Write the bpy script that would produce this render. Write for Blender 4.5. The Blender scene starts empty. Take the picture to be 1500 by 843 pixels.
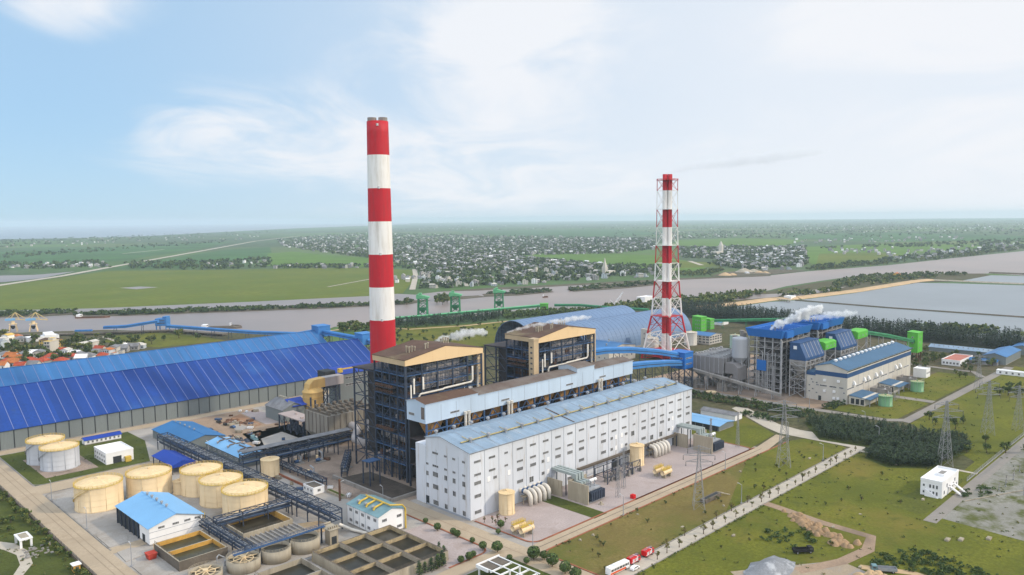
import bpy, math, random
from mathutils import Vector, Matrix
random.seed(11)
D = bpy.data
SC = bpy.context.scene
COL = SC.collection
rad = math.radians
# ------------------------------------------------------------------ camera
# plant grid: X runs along the turbine hall (away to the right), Y runs away to the left, metres
FPX, CAMH = 1150.0, 135.0                      # focal length for a 1500 px wide frame, camera height
PITCH = math.atan((421.5 - 321.0) / FPX)
ROLL = math.atan(16 / 1500)
S2 = math.sqrt(0.5)
_f = Vector((S2 * math.cos(PITCH), S2 * math.cos(PITCH), -math.sin(PITCH)))
_r0 = Vector((S2, -S2, 0))
_u0 = Vector((S2 * math.sin(PITCH), S2 * math.sin(PITCH), math.cos(PITCH)))
CR = _r0 * math.cos(ROLL) - _u0 * math.sin(ROLL)
CU = _u0 * math.cos(ROLL) + _r0 * math.sin(ROLL)
CPOS = Vector((0, 0, CAMH))
cam = D.objects.new("camera", D.cameras.new("camera"))
COL.objects.link(cam)
cam.data.sensor_width = 36.0
cam.data.lens = 36.0 * FPX / 1500.0
cam.data.clip_start = 1.0
cam.data.clip_end = 120000.0
_m = Matrix((CR, CU, -_f)).transposed().to_4x4()
_m.translation = CPOS
cam.matrix_world = _m
SC.camera = cam

def G(px, py, z=0.0):
    """Ground point (at height z) that was surveyed at this place of the photograph."""
    d = _f * FPX + CR * (px - 750.0) + CU * (421.5 - py)
    t = (z - CAMH) / d.z
    return CPOS + d * t

def GP(pts, z=0.0):
    return [(lambda p: (p.x, p.y))(G(x, y, z)) for x, y in pts]

# ------------------------------------------------------------------ sky, sun, exposure
SUN_EL, SUN_AZ = rad(32), math.atan2(0.66, -0.75)
W = D.worlds.new("World")
SC.world = W
W.use_nodes = True
nt = W.node_tree
nt.nodes.clear()
def wn(t, **k):
    n = nt.nodes.new(t)
    for a, b in k.items():
        setattr(n, a, b)
    return n
def wl(a, b):
    nt.links.new(a, b)
sky = wn("ShaderNodeTexSky", sky_type="NISHITA", sun_disc=False, sun_elevation=SUN_EL, sun_rotation=SUN_AZ,
         altitude=100, air_density=1.0, dust_density=0.3, ozone_density=3.0)
tcw = wn("ShaderNodeTexCoord")
sepw = wn("ShaderNodeSeparateXYZ")
wl(tcw.outputs["Generated"], sepw.inputs[0])
def wmath(op, a, b=None, c=None, clamp=False):
    n = wn("ShaderNodeMath", operation=op, use_clamp=clamp)
    for i, v in enumerate((a, b, c)):
        if v is None: continue
        if isinstance(v, (int, float)): n.inputs[i].default_value = v
        else: wl(v, n.inputs[i])
    return n.outputs[0]
# direction components: ahead, to the right, up
ahead = wmath("ADD", wmath("MULTIPLY", sepw.outputs[0], S2), wmath("MULTIPLY", sepw.outputs[1], S2))
rightw = wmath("SUBTRACT", wmath("MULTIPLY", sepw.outputs[0], S2), wmath("MULTIPLY", sepw.outputs[1], S2))
zc = wmath("ADD", wmath("MAXIMUM", sepw.outputs[2], 0.0), 0.16)
comb = wn("ShaderNodeCombineXYZ")
wl(wmath("DIVIDE", rightw, zc), comb.inputs[0])
wl(wmath("DIVIDE", ahead, zc), comb.inputs[1])
def wnoise(scale, detail, rough, dist, off, stretch=(1, 1, 1)):
    mp = wn("ShaderNodeMapping")
    mp.inputs["Location"].default_value = off
    mp.inputs["Scale"].default_value = stretch
    wl(comb.outputs[0], mp.inputs[0])
    n = wn("ShaderNodeTexNoise")
    n.inputs["Scale"].default_value = scale
    n.inputs["Detail"].default_value = detail
    n.inputs["Roughness"].default_value = rough
    n.inputs["Distortion"].default_value = dist
    wl(mp.outputs[0], n.inputs["Vector"])
    return n.outputs[0]
def wrange(v, a, b, c=0.0, d=1.0):
    n = wn("ShaderNodeMapRange", interpolation_type="SMOOTHSTEP")
    wl(v, n.inputs[0])
    for i, x in enumerate((a, b, c, d)): n.inputs[i + 1].default_value = x
    return n.outputs[0]
ah = wmath("MAXIMUM", ahead, 0.08)
A_, E_ = wmath("DIVIDE", rightw, ah), wmath("DIVIDE", sepw.outputs[2], ah)
fibre = wnoise(1.5, 9, 0.58, 0.7, (3.1, 0.4, 0), (1, 0.62, 1))
puff = wnoise(0.8, 5, 0.5, 0.4, (7.3, 2.2, 0), (1, 0.7, 1))
def bank(cx, cy, rx, ry, w):
    """A cloud bank standing at azimuth cx and height cy of the sky."""
    dx = wmath("DIVIDE", wmath("SUBTRACT", A_, cx), rx); dy = wmath("DIVIDE", wmath("SUBTRACT", E_, cy), ry)
    d = wmath("SQRT", wmath("ADD", wmath("MULTIPLY", dx, dx), wmath("MULTIPLY", dy, dy)))
    return wmath("MULTIPLY", wrange(d, 1.0, 0.0), w)
S_ = None
for b in ((-0.02, 0.22, 0.34, 0.20, 1.0), (-0.12, 0.07, 0.26, 0.12, 0.62), (-0.37, 0.115, 0.24, 0.10, 0.85), (-0.53, 0.27, 0.17, 0.07, 0.75), (0.62, 0.15, 0.30, 0.26, 1.0), (0.40, 0.24, 0.20, 0.14, 0.7), (0.10, 0.05, 0.30, 0.10, 0.45), (0.30, 0.12, 0.2, 0.08, 0.4)):
    n_ = bank(*b); S_ = n_ if S_ is None else wmath("ADD", S_, n_)
tex = wmath("ADD", wmath("MULTIPLY", wmath("SUBTRACT", fibre, 0.5), 3.2), wmath("MULTIPLY", wmath("SUBTRACT", puff, 0.5), 1.2))
cl = wmath("MULTIPLY", wrange(wmath("ADD", S_, wmath("MULTIPLY", tex, wmath("ADD", wmath("MULTIPLY", S_, 1.2), 0.12))), 0.08, 1.05), 0.90)
side = wrange(A_, -0.62, 0.45)                 # the sky whitens towards the sun's side
low = wrange(E_, 0.16, 0.0)
veil = wmath("ADD", wmath("MULTIPLY", side, 0.68), wmath("MULTIPLY", low, 0.10))
veil = wmath("ADD", veil, 0.15)
cf = wmath("SUBTRACT", 1.0, wmath("MULTIPLY", wmath("SUBTRACT", 1.0, cl), wmath("SUBTRACT", 1.0, veil)))
cf = wmath("MAXIMUM", cf, wrange(ahead, 0.3, -0.3, 0.0, 0.92))   # unseen white cloud added behind the viewer as fill light
mixw = wn("ShaderNodeMix", data_type="RGBA")
wl(cf, mixw.inputs[0])
skyg = wn("ShaderNodeMix", data_type="RGBA", blend_type="MULTIPLY")
skyg.inputs[0].default_value = 1.0
SKY_TINT = (0.70, 1.25, 1.62, 1)
skyg.inputs[7].default_value = SKY_TINT
wl(sky.outputs[0], skyg.inputs[6])
air = wn("ShaderNodeMix", data_type="RGBA")
air.inputs[0].default_value = 0.8
wl(skyg.outputs[2], air.inputs[6])
air.inputs[7].default_value = (3.5, 6.0, 8.5, 1)
wl(air.outputs[2], mixw.inputs[6])
CLOUD = (9.1, 9.3, 9.7, 1)
mixw.inputs[7].default_value = CLOUD
bg = wn("ShaderNodeBackground")
bg.inputs["Strength"].default_value = 0.10
# added fill light: unseen sky behind the viewer and overhead brightened for shaded walls
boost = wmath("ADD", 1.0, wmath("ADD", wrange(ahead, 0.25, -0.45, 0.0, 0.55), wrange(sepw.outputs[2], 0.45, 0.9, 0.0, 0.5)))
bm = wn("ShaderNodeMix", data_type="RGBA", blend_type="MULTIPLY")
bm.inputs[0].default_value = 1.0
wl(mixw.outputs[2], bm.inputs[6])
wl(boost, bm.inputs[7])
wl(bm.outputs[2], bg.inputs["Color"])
outw = wn("ShaderNodeOutputWorld")
wl(bg.outputs[0], outw.inputs["Surface"])

sl = D.lights.new("sun", "SUN")
sl.energy = 2.7
sl.angle = rad(3.0)
sl.color = (1.0, 0.86, 0.66)
sun = D.objects.new("sun", sl)
COL.objects.link(sun)
sd = Vector((math.sin(SUN_AZ) * math.cos(SUN_EL), math.cos(SUN_AZ) * math.cos(SUN_EL), math.sin(SUN_EL)))
sun.rotation_euler = sd.to_track_quat("Z", "Y").to_euler()
sun.location = (400, -300, 600)

SC.view_settings.view_transform = "Standard"
SC.view_settings.look = "None"
SC.view_settings.gamma = 1.0
SC.view_settings.exposure = 0.0
SC.view_settings.use_curve_mapping = False
SC.render.engine = "CYCLES"
cy = SC.cycles
cy.max_bounces = 5
cy.diffuse_bounces = 2
cy.glossy_bounces = 2
cy.transmission_bounces = 2
cy.transparent_max_bounces = 8
cy.volume_bounces = 3
cy.use_denoising = True
cy.sample_clamp_indirect = 4.0

# ------------------------------------------------------------------ materials
MATS = {}
def mat(key, col, rough=0.7, var=0.25, scale=0.15, metal=0.0, col2=None, bump=0.0, bscale=None, streak=False,
        spec=0.22, fine=0.0, fscale=2.0, stain=None, stain_at=(0.55, 0.7), stain_scale=0.05, bay=0.0, bayv=0.25, stain2=None, s2_at=(0.58, 0.72), s2_scale=0.3):
    """A weathered procedural surface: base colour mottled by two noises, optional second colour, stains and bump."""
    if key in MATS: return MATS[key]
    m = D.materials.new(key)
    m.use_nodes = True
    t = m.node_tree
    b = t.nodes["Principled BSDF"]
    b.inputs["Roughness"].default_value = rough
    b.inputs["Metallic"].default_value = metal
    b.inputs["Specular IOR Level"].default_value = spec
    geo = t.nodes.new("ShaderNodeNewGeometry")
    mp = t.nodes.new("ShaderNodeMapping")
    mp.inputs["Scale"].default_value = (1, 1, 0.12) if streak else (1, 1, 1)
    t.links.new(geo.outputs["Position"], mp.inputs[0])
    def noise(sc, det=5, ro=0.6):
        n = t.nodes.new("ShaderNodeTexNoise")
        n.inputs["Scale"].default_value = sc
        n.inputs["Detail"].default_value = det
        n.inputs["Roughness"].default_value = ro
        t.links.new(mp.outputs[0], n.inputs["Vector"])
        return n.outputs[0]
    def mix(f, a, c, bt="MIX"):
        n = t.nodes.new("ShaderNodeMix")
        n.data_type = "RGBA"
        n.blend_type = bt
        for s, v in ((0, f), (6, a), (7, c)):
            if isinstance(v, (tuple, float, int)):
                n.inputs[s].default_value = v if not isinstance(v, tuple) else (v[0], v[1], v[2], 1)
            else:
                t.links.new(v, n.inputs[s])
        return n.outputs[2]
    def rng(v, a, c, lo=0.0, hi=1.0):
        n = t.nodes.new("ShaderNodeMapRange")
        t.links.new(v, n.inputs[0])
        for i, x in enumerate((a, c, lo, hi)): n.inputs[i + 1].default_value = x
        return n.outputs[0]
    c2 = col2 or tuple(c * (1 - var) for c in col)
    cur = mix(rng(noise(scale), 0.34, 0.66), tuple(min(1, c * (1 + var * 0.4)) for c in col), c2)
    if fine > 0:
        cur = mix(rng(noise(fscale, 4, 0.7), 0.38, 0.66), cur, tuple(c * (1 - fine) for c in col))
    if stain:
        cur = mix(rng(noise(stain_scale, 7, 0.65), stain_at[0], stain_at[1]), cur, stain)
    if stain2:
        cur = mix(rng(noise(s2_scale, 8, 0.7), s2_at[0], s2_at[1], 0.0, 0.8), cur, stain2)
    if bay > 0:                                              # every sheet strip weathers a little differently
        sx = t.nodes.new("ShaderNodeSeparateXYZ"); t.links.new(geo.outputs["Position"], sx.inputs[0])
        fl = t.nodes.new("ShaderNodeMath"); fl.operation = "FLOOR"
        dv = t.nodes.new("ShaderNodeMath"); dv.operation = "DIVIDE"; dv.inputs[1].default_value = bay
        t.links.new(sx.outputs[0], dv.inputs[0]); t.links.new(dv.outputs[0], fl.inputs[0])
        wnz = t.nodes.new("ShaderNodeTexWhiteNoise"); wnz.noise_dimensions = "1D"; t.links.new(fl.outputs[0], wnz.inputs["W"])
        mm = t.nodes.new("ShaderNodeMapRange"); t.links.new(wnz.outputs["Value"], mm.inputs[0])
        mm.inputs[3].default_value = 1 - bayv; mm.inputs[4].default_value = 1 + bayv * 0.5
        cur = mix(1.0, cur, mm.outputs[0], "MULTIPLY")
    t.links.new(cur, b.inputs["Base Color"])
    if bump > 0:
        bp = t.nodes.new("ShaderNodeBump")
        bp.inputs["Strength"].default_value = min(1.0, bump)
        bp.inputs["Distance"].default_value = 0.4
        t.links.new(noise(bscale or scale * 6, 4), bp.inputs["Height"])
        t.links.new(bp.outputs[0], b.inputs["Normal"])
    MATS[key] = m
    return m

def water(key, col, rough=0.25, bscale=0.12, strength=0.25, col2=None):
    m = mat(key, col, rough=rough, var=0.2, scale=0.004, bump=strength, bscale=bscale, spec=0.5, col2=col2)
    return m

# painted and clad surfaces
M_WALL = mat("pale_cladding", (0.60, 0.63, 0.69), 0.6, 0.10, 0.05, streak=True, stain=(0.42, 0.42, 0.42), stain_at=(0.54, 0.8), stain_scale=0.25, stain2=(0.36, 0.27, 0.20), s2_at=(.55, .8), s2_scale=.5, bay=9.1, bayv=.07)
M_SEAM = mat("cladding_seam", (0.30, 0.33, 0.38), 0.6, 0.15)
M_ROOFLB = mat("light_blue_sheet", (0.235, 0.325, 0.43), 0.5, 0.2, 0.07, fine=0.15, fscale=0.8, stain=(0.30, 0.36, 0.42), stain_at=(0.52, 0.76), stain_scale=0.12, bay=1.3, bayv=.12)
M_ROOFSKY = mat("sky_blue_sheet", (0.20, 0.42, 0.68), 0.45, 0.14, 0.06, fine=0.1)
M_ROOFMID = mat("mid_blue_sheet", (0.035, 0.155, 0.36), 0.45, 0.16, 0.06, fine=0.12)
M_SHED = mat("deep_blue_sheet", (0.010, 0.052, 0.26), 0.6, 0.22, 0.03, fine=0.15, fscale=0.6, stain=(0.02, 0.08, 0.28), stain_scale=0.02, bay=3.7, bayv=.16, stain2=(0.03, 0.06, 0.16), s2_at=(.6, .8), s2_scale=.12, spec=.2)
M_SHED2 = mat("paler_blue_sheet", (0.036, 0.15, 0.37), 0.6, 0.18, 0.03, fine=0.12, fscale=0.6, bay=3.7, bayv=.14)  # roof of the farther coal shed, a paler blue than the nearer
M_RIB = mat("roof_rib", (0.16, 0.19, 0.36), 0.6, 0.2)
M_SHEDWALL = mat("grey_green_cladding", (0.175, 0.20, 0.205), 0.7, 0.14, 0.06, streak=True, fine=0.1)
M_DARKGAP = mat("dark_gap", (0.035, 0.04, 0.045), 0.8, 0.2)
M_GALLERY = mat("pale_blue_cladding", (0.46, 0.56, 0.68), 0.6, 0.10, 0.08, streak=True, stain=(0.30, 0.36, 0.44), stain_at=(0.6, 0.85), stain_scale=0.3)
M_RUST = mat("rust_brown_roof", (0.125, 0.075, 0.055), 0.85, 0.35, 0.12, fine=0.3, fscale=1.2, stain=(0.19, 0.15, 0.09), stain_scale=0.06)
M_RUSTGREY = mat("rusty_grey_roof", (0.17, 0.145, 0.13), 0.85, 0.3, 0.1, col2=(0.10, 0.06, 0.045), fine=0.25, fscale=1.0)
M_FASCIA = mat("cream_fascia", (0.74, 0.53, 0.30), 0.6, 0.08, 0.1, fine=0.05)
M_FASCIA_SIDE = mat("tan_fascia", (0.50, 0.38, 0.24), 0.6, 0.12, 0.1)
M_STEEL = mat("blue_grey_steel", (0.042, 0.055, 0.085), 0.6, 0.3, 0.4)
M_STEELB = mat("blue_steel", (0.045, 0.095, 0.20), 0.6, 0.25, 0.3)
M_STEELL = mat("pale_grey_steel", (0.36, 0.36, 0.37), 0.6, 0.25, 0.3)
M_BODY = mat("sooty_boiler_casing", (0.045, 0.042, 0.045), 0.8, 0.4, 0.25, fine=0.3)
M_BODYL = mat("grey_boiler_casing", (0.38, 0.35, 0.345), 0.7, 0.25, 0.2, streak=True, fine=0.2)
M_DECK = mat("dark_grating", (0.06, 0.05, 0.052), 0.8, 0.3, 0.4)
M_RUSTSTEEL = mat("rusty_steel", (0.15, 0.075, 0.045), 0.85, 0.35, 0.3, fine=0.3)
M_PIPEW = mat("pale_pipe", (0.62, 0.58, 0.52), 0.5, 0.15, 0.3)
M_PIPEG = mat("grey_pipe", (0.30, 0.31, 0.33), 0.5, 0.2, 0.3)
M_CREAM = mat("cream_paint", (0.71, 0.55, 0.34), 0.55, 0.12, 0.2, streak=True, stain=(0.42, 0.32, 0.2), stain_at=(0.6, 0.85), stain_scale=0.35)
M_CREAMROOF = mat("cream_roof_paint", (0.72, 0.55, 0.32), 0.6, 0.14, 0.35, stain=(0.55, 0.42, 0.2), stain_at=(0.55, 0.8), stain_scale=0.3)
M_YELLOW = mat("yellow_paint", (0.58, 0.40, 0.07), 0.6, 0.25, 0.6)
M_WALKWAY = mat("dull_yellow_walkway", (0.44, 0.36, 0.17), 0.7, 0.3, 0.6)
M_OCHRE = mat("ochre_concrete", (0.60, 0.34, 0.075), 0.8, 0.22, 0.3, fine=0.2)
M_SILVER = mat("silver_paint", (0.44, 0.45, 0.48), 0.65, 0.14, 0.2, metal=0.0, streak=True)
M_CONC = mat("stained_concrete", (0.40, 0.35, 0.27), 0.85, 0.28, 0.12, streak=True, fine=0.2, stain=(0.17, 0.14, 0.10), stain_at=(0.52, 0.75), stain_scale=0.2)
M_CONCG = mat("grey_concrete", (0.30, 0.28, 0.26), 0.85, 0.3, 0.15, streak=True, fine=0.2, stain=(0.12, 0.10, 0.09), stain_at=(0.52, 0.75), stain_scale=0.2)
M_CONCD = mat("dark_concrete", (0.155, 0.13, 0.105), 0.9, 0.3, 0.2, fine=0.25)
M_WHITE = mat("white_paint", (0.78, 0.78, 0.79), 0.6, 0.08, 0.15, streak=True)
M_TEAL = mat("teal_sheet", (0.16, 0.27, 0.30), 0.5, 0.18, 0.2)
M_NAVY = mat("royal_blue_sheet", (0.012, 0.045, 0.30), 0.5, 0.15, 0.1)
M_RED = mat("red_band_paint", (0.52, 0.012, 0.024), 0.55, 0.2, 0.12, streak=True, fine=0.1, stain=(0.36, 0.022, 0.03), stain_at=(.46, .72), stain_scale=.35)
M_WBAND = mat("white_band_paint", (0.78, 0.76, 0.74), 0.55, 0.1, 0.12, streak=True, stain=(0.56, 0.52, 0.47), stain_at=(.48, .76), stain_scale=.4)
M_BRICKRED = mat("brick_red_kerb", (0.30, 0.11, 0.06), 0.85, 0.3, 0.3)
M_GLASS = mat("dark_window_glass", (0.025, 0.028, 0.033), 0.25, 0.4, 0.7, col2=(0.13, 0.135, 0.13), spec=0.5)
M_FRAME = mat("window_frame", (0.50, 0.50, 0.52), 0.6, 0.1)
M_GREEN = mat("green_cladding", (0.10, 0.42, 0.045), 0.55, 0.14, 0.1)
M_GREEND = mat("dark_green_steel", (0.03, 0.20, 0.085), 0.6, 0.25, 0.2)
M_BLUEP = mat("bright_blue_cladding", (0.02, 0.145, 0.46), 0.5, 0.12, 0.08, fine=0.06)
M_BLUEG = mat("gallery_blue", (0.045, 0.19, 0.47), 0.5, 0.15, 0.1)
M_NAVYW = mat("navy_cladding", (0.025, 0.075, 0.19), 0.5, 0.15, 0.1)
M_DOME = mat("grey_blue_vault_sheet", (0.14, 0.22, 0.36), 0.5, 0.14, 0.03, fine=0.12, fscale=0.4)
M_CREAMW = mat("cream_wall", (0.52, 0.49, 0.44), 0.65, 0.1, 0.1, streak=True)
M_BROWN = mat("hopper_brown", (0.42, 0.23, 0.085), 0.8, 0.3, 0.3)
M_BLACK = mat("black_rubber", (0.02, 0.02, 0.022), 0.8, 0.2)
M_CARRED = mat("fire_red", (0.55, 0.012, 0.016), 0.35, 0.05)
M_ORANGE = mat("orange_paint", (0.62, 0.10, 0.025), 0.4, 0.08)
M_LATTICE = mat("galvanised_lattice", (0.30, 0.30, 0.31), 0.6, 0.25, 0.5)
M_TILERED = mat("red_roof_tile", (0.38, 0.07, 0.035), 0.8, 0.3, 0.3)
M_TILEORANGE = mat("orange_roof_tile", (0.45, 0.15, 0.045), 0.8, 0.3, 0.3)
M_YWALL = mat("yellow_plaster", (0.62, 0.42, 0.10), 0.8, 0.15, 0.2)
M_GREYROOF = mat("grey_roof", (0.20, 0.20, 0.21), 0.8, 0.3, 0.2)
M_TRUNK = mat("bark", (0.10, 0.07, 0.045), 0.9, 0.3, 1.0)
M_DARKPOND = mat("basin_water", (0.030, 0.027, 0.018), 0.3, 0.4, 0.3, spec=0.25)
M_GREENPOND = mat("algae_basin_water", (0.046, 0.046, 0.022), 0.3, 0.4, 0.3, spec=0.25)
M_COAL = mat("coal_dust", (0.03, 0.028, 0.028), 0.95, 0.4, 0.2, fine=0.3)
def leafm(key, c):
    m = mat(key, c, 0.7, 0.3, 0.6, spec=0.25)
    return m
L_DARK, L_MID, L_LIGHT = leafm("leaf_dark", (0.050, 0.085, 0.026)), leafm("leaf_mid", (0.090, 0.135, 0.034)), leafm("leaf_light", (0.17, 0.185, 0.046))
L_CAS, L_CAS2 = leafm("needle_dark", (0.022, 0.042, 0.026)), leafm("needle_mid", (0.042, 0.070, 0.034))
L_OLIVE = leafm("leaf_olive", (0.17, 0.145, 0.045))

# ------------------------------------------------------------------ mesh helpers
class MB:
    def __init__(s): s.v, s.f, s.m = [], [], []
    def face(s, pts, m=0):
        i = len(s.v); s.v += [tuple(p) for p in pts]; s.f.append(list(range(i, i + len(pts)))); s.m.append(m)
    def solid(s, vs, fs, m=0):
        i = len(s.v); s.v += [tuple(p) for p in vs]
        for f in fs: s.f.append([i + k for k in f]); s.m.append(m)
    def box(s, x0, x1, y0, y1, z0, z1, m=0, mtop=None):
        vs = [(x0, y0, z0), (x1, y0, z0), (x1, y1, z0), (x0, y1, z0), (x0, y0, z1), (x1, y0, z1), (x1, y1, z1), (x0, y1, z1)]
        s.solid(vs, [(0, 3, 2, 1), (0, 1, 5, 4), (1, 2, 6, 5), (2, 3, 7, 6), (3, 0, 4, 7)], m)
        s.solid(vs[4:], [(0, 1, 2, 3)], m if mtop is None else mtop)
    def frustum(s, b, t, m=0):
        """b, t = (x0,x1,y0,y1,z) rectangles."""
        vs = []
        for x0, x1, y0, y1, z in (b, t): vs += [(x0, y0, z), (x1, y0, z), (x1, y1, z), (x0, y1, z)]
        s.solid(vs, [(0, 3, 2, 1), (0, 1, 5, 4), (1, 2, 6, 5), (2, 3, 7, 6), (3, 0, 4, 7), (4, 5, 6, 7)], m)
    def prism(s, poly, a0, a1, axis, m=0, mcap=None):
        """Extrude a closed outline along an axis. axis 'x': outline in (y,z); 'y': in (x,z); 'z': in (x,y)."""
        def P(p, a): return {"x": (a, p[0], p[1]), "y": (p[0], a, p[1]), "z": (p[0], p[1], a)}[axis]
        n = len(poly)
        vs = [P(p, a0) for p in poly] + [P(p, a1) for p in poly]
        s.solid(vs, [(i, (i + 1) % n, n + (i + 1) % n, n + i) for i in range(n)], m)
        mc = m if mcap is None else mcap
        s.solid(vs[:n], [tuple(reversed(range(n)))], mc)
        s.solid(vs[n:], [tuple(range(n))], mc)
    def beam(s, p, q, w, h=None, m=0):
        p, q = Vector(p), Vector(q); d = q - p
        if d.length < 1e-6: return
        d.normalize()
        a = d.cross(Vector((0, 0, 1)))
        if a.length < 1e-3: a = Vector((1, 0, 0))
        a.normalize(); b = a.cross(d); b.normalize()
        h = h or w
        a, b = a * w / 2, b * h / 2
        vs = [p - a - b, p + a - b, p + a + b, p - a + b, q - a - b, q + a - b, q + a + b, q - a + b]
        s.solid(vs, [(0, 3, 2, 1), (0, 1, 5, 4), (1, 2, 6, 5), (2, 3, 7, 6), (3, 0, 4, 7), (4, 5, 6, 7)], m)
    def lathe(s, c, prof, n=24, m=0, cap0=True, cap1=True, mats=None):
        i0 = len(s.v)
        for r, z in prof:
            for k in range(n):
                a = 2 * math.pi * k / n
                s.v.append((c[0] + r * math.cos(a), c[1] + r * math.sin(a), c[2] + z))
        for j in range(len(prof) - 1):
            for k in range(n):
                a, b = i0 + j * n + k, i0 + j * n + (k + 1) % n
                s.f.append([a, b, b + n, a + n]); s.m.append(mats[j] if mats else m)
        if cap0: s.f.append([i0 + k for k in reversed(range(n))]); s.m.append(m)
        if cap1:
            j = i0 + (len(prof) - 1) * n
            s.f.append([j + k for k in range(n)]); s.m.append(mats[-1] if mats else m)
    def tube(s, pts, r, n=8, m=0, caps=True):
        pts = [Vector(p) for p in pts]
        i0 = len(s.v)
        ref = None
        for i, p in enumerate(pts):
            d = (pts[min(i + 1, len(pts) - 1)] - pts[max(i - 1, 0)]).normalized()
            a = d.cross(Vector((0, 0, 1))) if ref is None else (ref - d * ref.dot(d))
            if a.length < 1e-3: a = Vector((1, 0, 0)) - d * d.x
            a.normalize(); ref = a; b = d.cross(a)
            for k in range(n):
                t = 2 * math.pi * k / n
                s.v.append(tuple(p + (a * math.cos(t) + b * math.sin(t)) * r))
        for j in range(len(pts) - 1):
            for k in range(n):
                a, b = i0 + j * n + k, i0 + j * n + (k + 1) % n
                s.f.append([a, b, b + n, a + n]); s.m.append(m)
        if caps:
            s.f.append([i0 + k for k in range(n)]); s.m.append(m)
            j = i0 + (len(pts) - 1) * n
            s.f.append([j + k for k in range(n)]); s.m.append(m)
    def slab(s, quad, t, m=0, mside=None):
        """A sheet with thickness below its four (or more) corner points."""
        n = len(quad)
        q = [Vector(p) for p in quad]
        lo = [p - Vector((0, 0, t)) for p in q]
        vs = q + lo
        s.solid(vs, [tuple(range(n))], m)
        s.solid(vs, [tuple(n + k for k in reversed(range(n)))] + [(i, n + i, n + (i + 1) % n, (i + 1) % n) for i in range(n)], m if mside is None else mside)
    def mesh(s, name, mats, off=(0, 0, 0), smooth=False):
        me = D.meshes.new(name)
        ox, oy, oz = off
        me.from_pydata([(x - ox, y - oy, z - oz) for x, y, z in s.v], [], s.f)
        for mm in (mats if isinstance(mats, (list, tuple)) else [mats]): me.materials.append(mm)
        me.polygons.foreach_set("material_index", s.m)
        if smooth: me.polygons.foreach_set("use_smooth", [True] * len(s.f))
        me.update()
        return me

def tag(o, label=None, cat=None, group=None, kind=None):
    for k, v in (("label", label), ("category", cat), ("group", group), ("kind", kind)):
        if v: o[k] = v
    return o

def thing(name, label, cat, loc=(0, 0, 0), group=None, rz=0.0):
    o = D.objects.new(name, None)
    COL.objects.link(o)
    o.location = loc
    o.rotation_euler = (0, 0, rz)
    o.empty_display_size = 2
    return tag(o, label, cat, group)

def part(mb, name, mats, parent, local=False, smooth=False, label=None, at=None):
    """Link a mesh as ONE object. World coordinates unless local; parent is a thing or a part."""
    if parent is None:
        off = at or (0, 0, 0)
    else:
        r = parent
        off = Vector((0, 0, 0))
        while r is not None:
            off = off + Vector(r.location); r = r.parent
        off = tuple(off)
    o = D.objects.new(name, mb.mesh(name, mats, (0, 0, 0) if local else off, smooth))
    COL.objects.link(o)
    if parent is None: o.location = off
    else: o.parent = parent
    if label: o["label"] = label
    return o

def lone(mb, name, mats, label, cat, at, group=None, smooth=False, kind=None):
    o = part(mb, name, mats, None, at=at, smooth=smooth)
    return tag(o, label, cat, group, kind)

def dup(root, loc, rz=None, scale=None, label=None, group=None):
    def rec(o, par):
        c = o.copy(); COL.objects.link(c)
        if par is not None: c.parent = par
        for ch in KIDS.get(o.name, []): rec(ch, c)
        return c
    if root.name not in KIDS_DONE:
        for o in [root] + list(root.children_recursive): KIDS[o.name] = list(o.children)
        KIDS_DONE.add(root.name)
    r = rec(root, None)
    r.location = loc
    if rz is not None: r.rotation_euler = (0, 0, rz)
    if scale is not None: r.scale = scale if isinstance(scale, tuple) else (scale,) * 3
    if label: r["label"] = label
    if group: r["group"] = group
    return r
KIDS, KIDS_DONE = {}, set()

def sheet(name, pts, z, m, kind="structure", label=None, cat=None):
    mb = MB(); mb.face([(x, y, z) for x, y in pts])
    me = mb.mesh(name, m)
    if me.polygons[0].normal.z < 0: me.flip_normals()
    o = D.objects.new(name, me); COL.objects.link(o)
    return tag(o, label, cat, kind=kind)

def rect(x0, x1, y0, y1): return [(x0, y0), (x1, y0), (x1, y1), (x0, y1)]

def ribbon(pts, w):
    """Outline of a strip of width w along a polyline."""
    L, R_ = [], []
    for i, p in enumerate(pts):
        a, b = pts[max(i - 1, 0)], pts[min(i + 1, len(pts) - 1)]
        d = Vector((b[0] - a[0], b[1] - a[1])).normalized(); n = Vector((-d.y, d.x)) * w / 2
        L.append((p[0] + n.x, p[1] + n.y)); R_.append((p[0] - n.x, p[1] - n.y))
    return L + R_[::-1]

def inside(p, poly):
    x, y = p; c = False
    for i in range(len(poly)):
        x0, y0 = poly[i]; x1, y1 = poly[i - 1]
        if (y0 > y) != (y1 > y) and x < (x1 - x0) * (y - y0) / (y1 - y0) + x0: c = not c
    return c
def scatter(poly, n, rng=random):
    """n random points in an outline (plan coordinates)."""
    xs, ys = [p[0] for p in poly], [p[1] for p in poly]
    out, tries = [], 0
    while len(out) < n and tries < n * 60:
        tries += 1
        p = (rng.uniform(min(xs), max(xs)), rng.uniform(min(ys), max(ys)))
        if inside(p, poly): out.append(p)
    return out
def pscatter(poly_px, n, rng=random):
    """n points spread evenly over an outline as it appears in the photo (denser on the near side of the plain)."""
    return [(p.x, p.y) for p in (G(*q) for q in scatter(poly_px, n, rng))]
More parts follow.
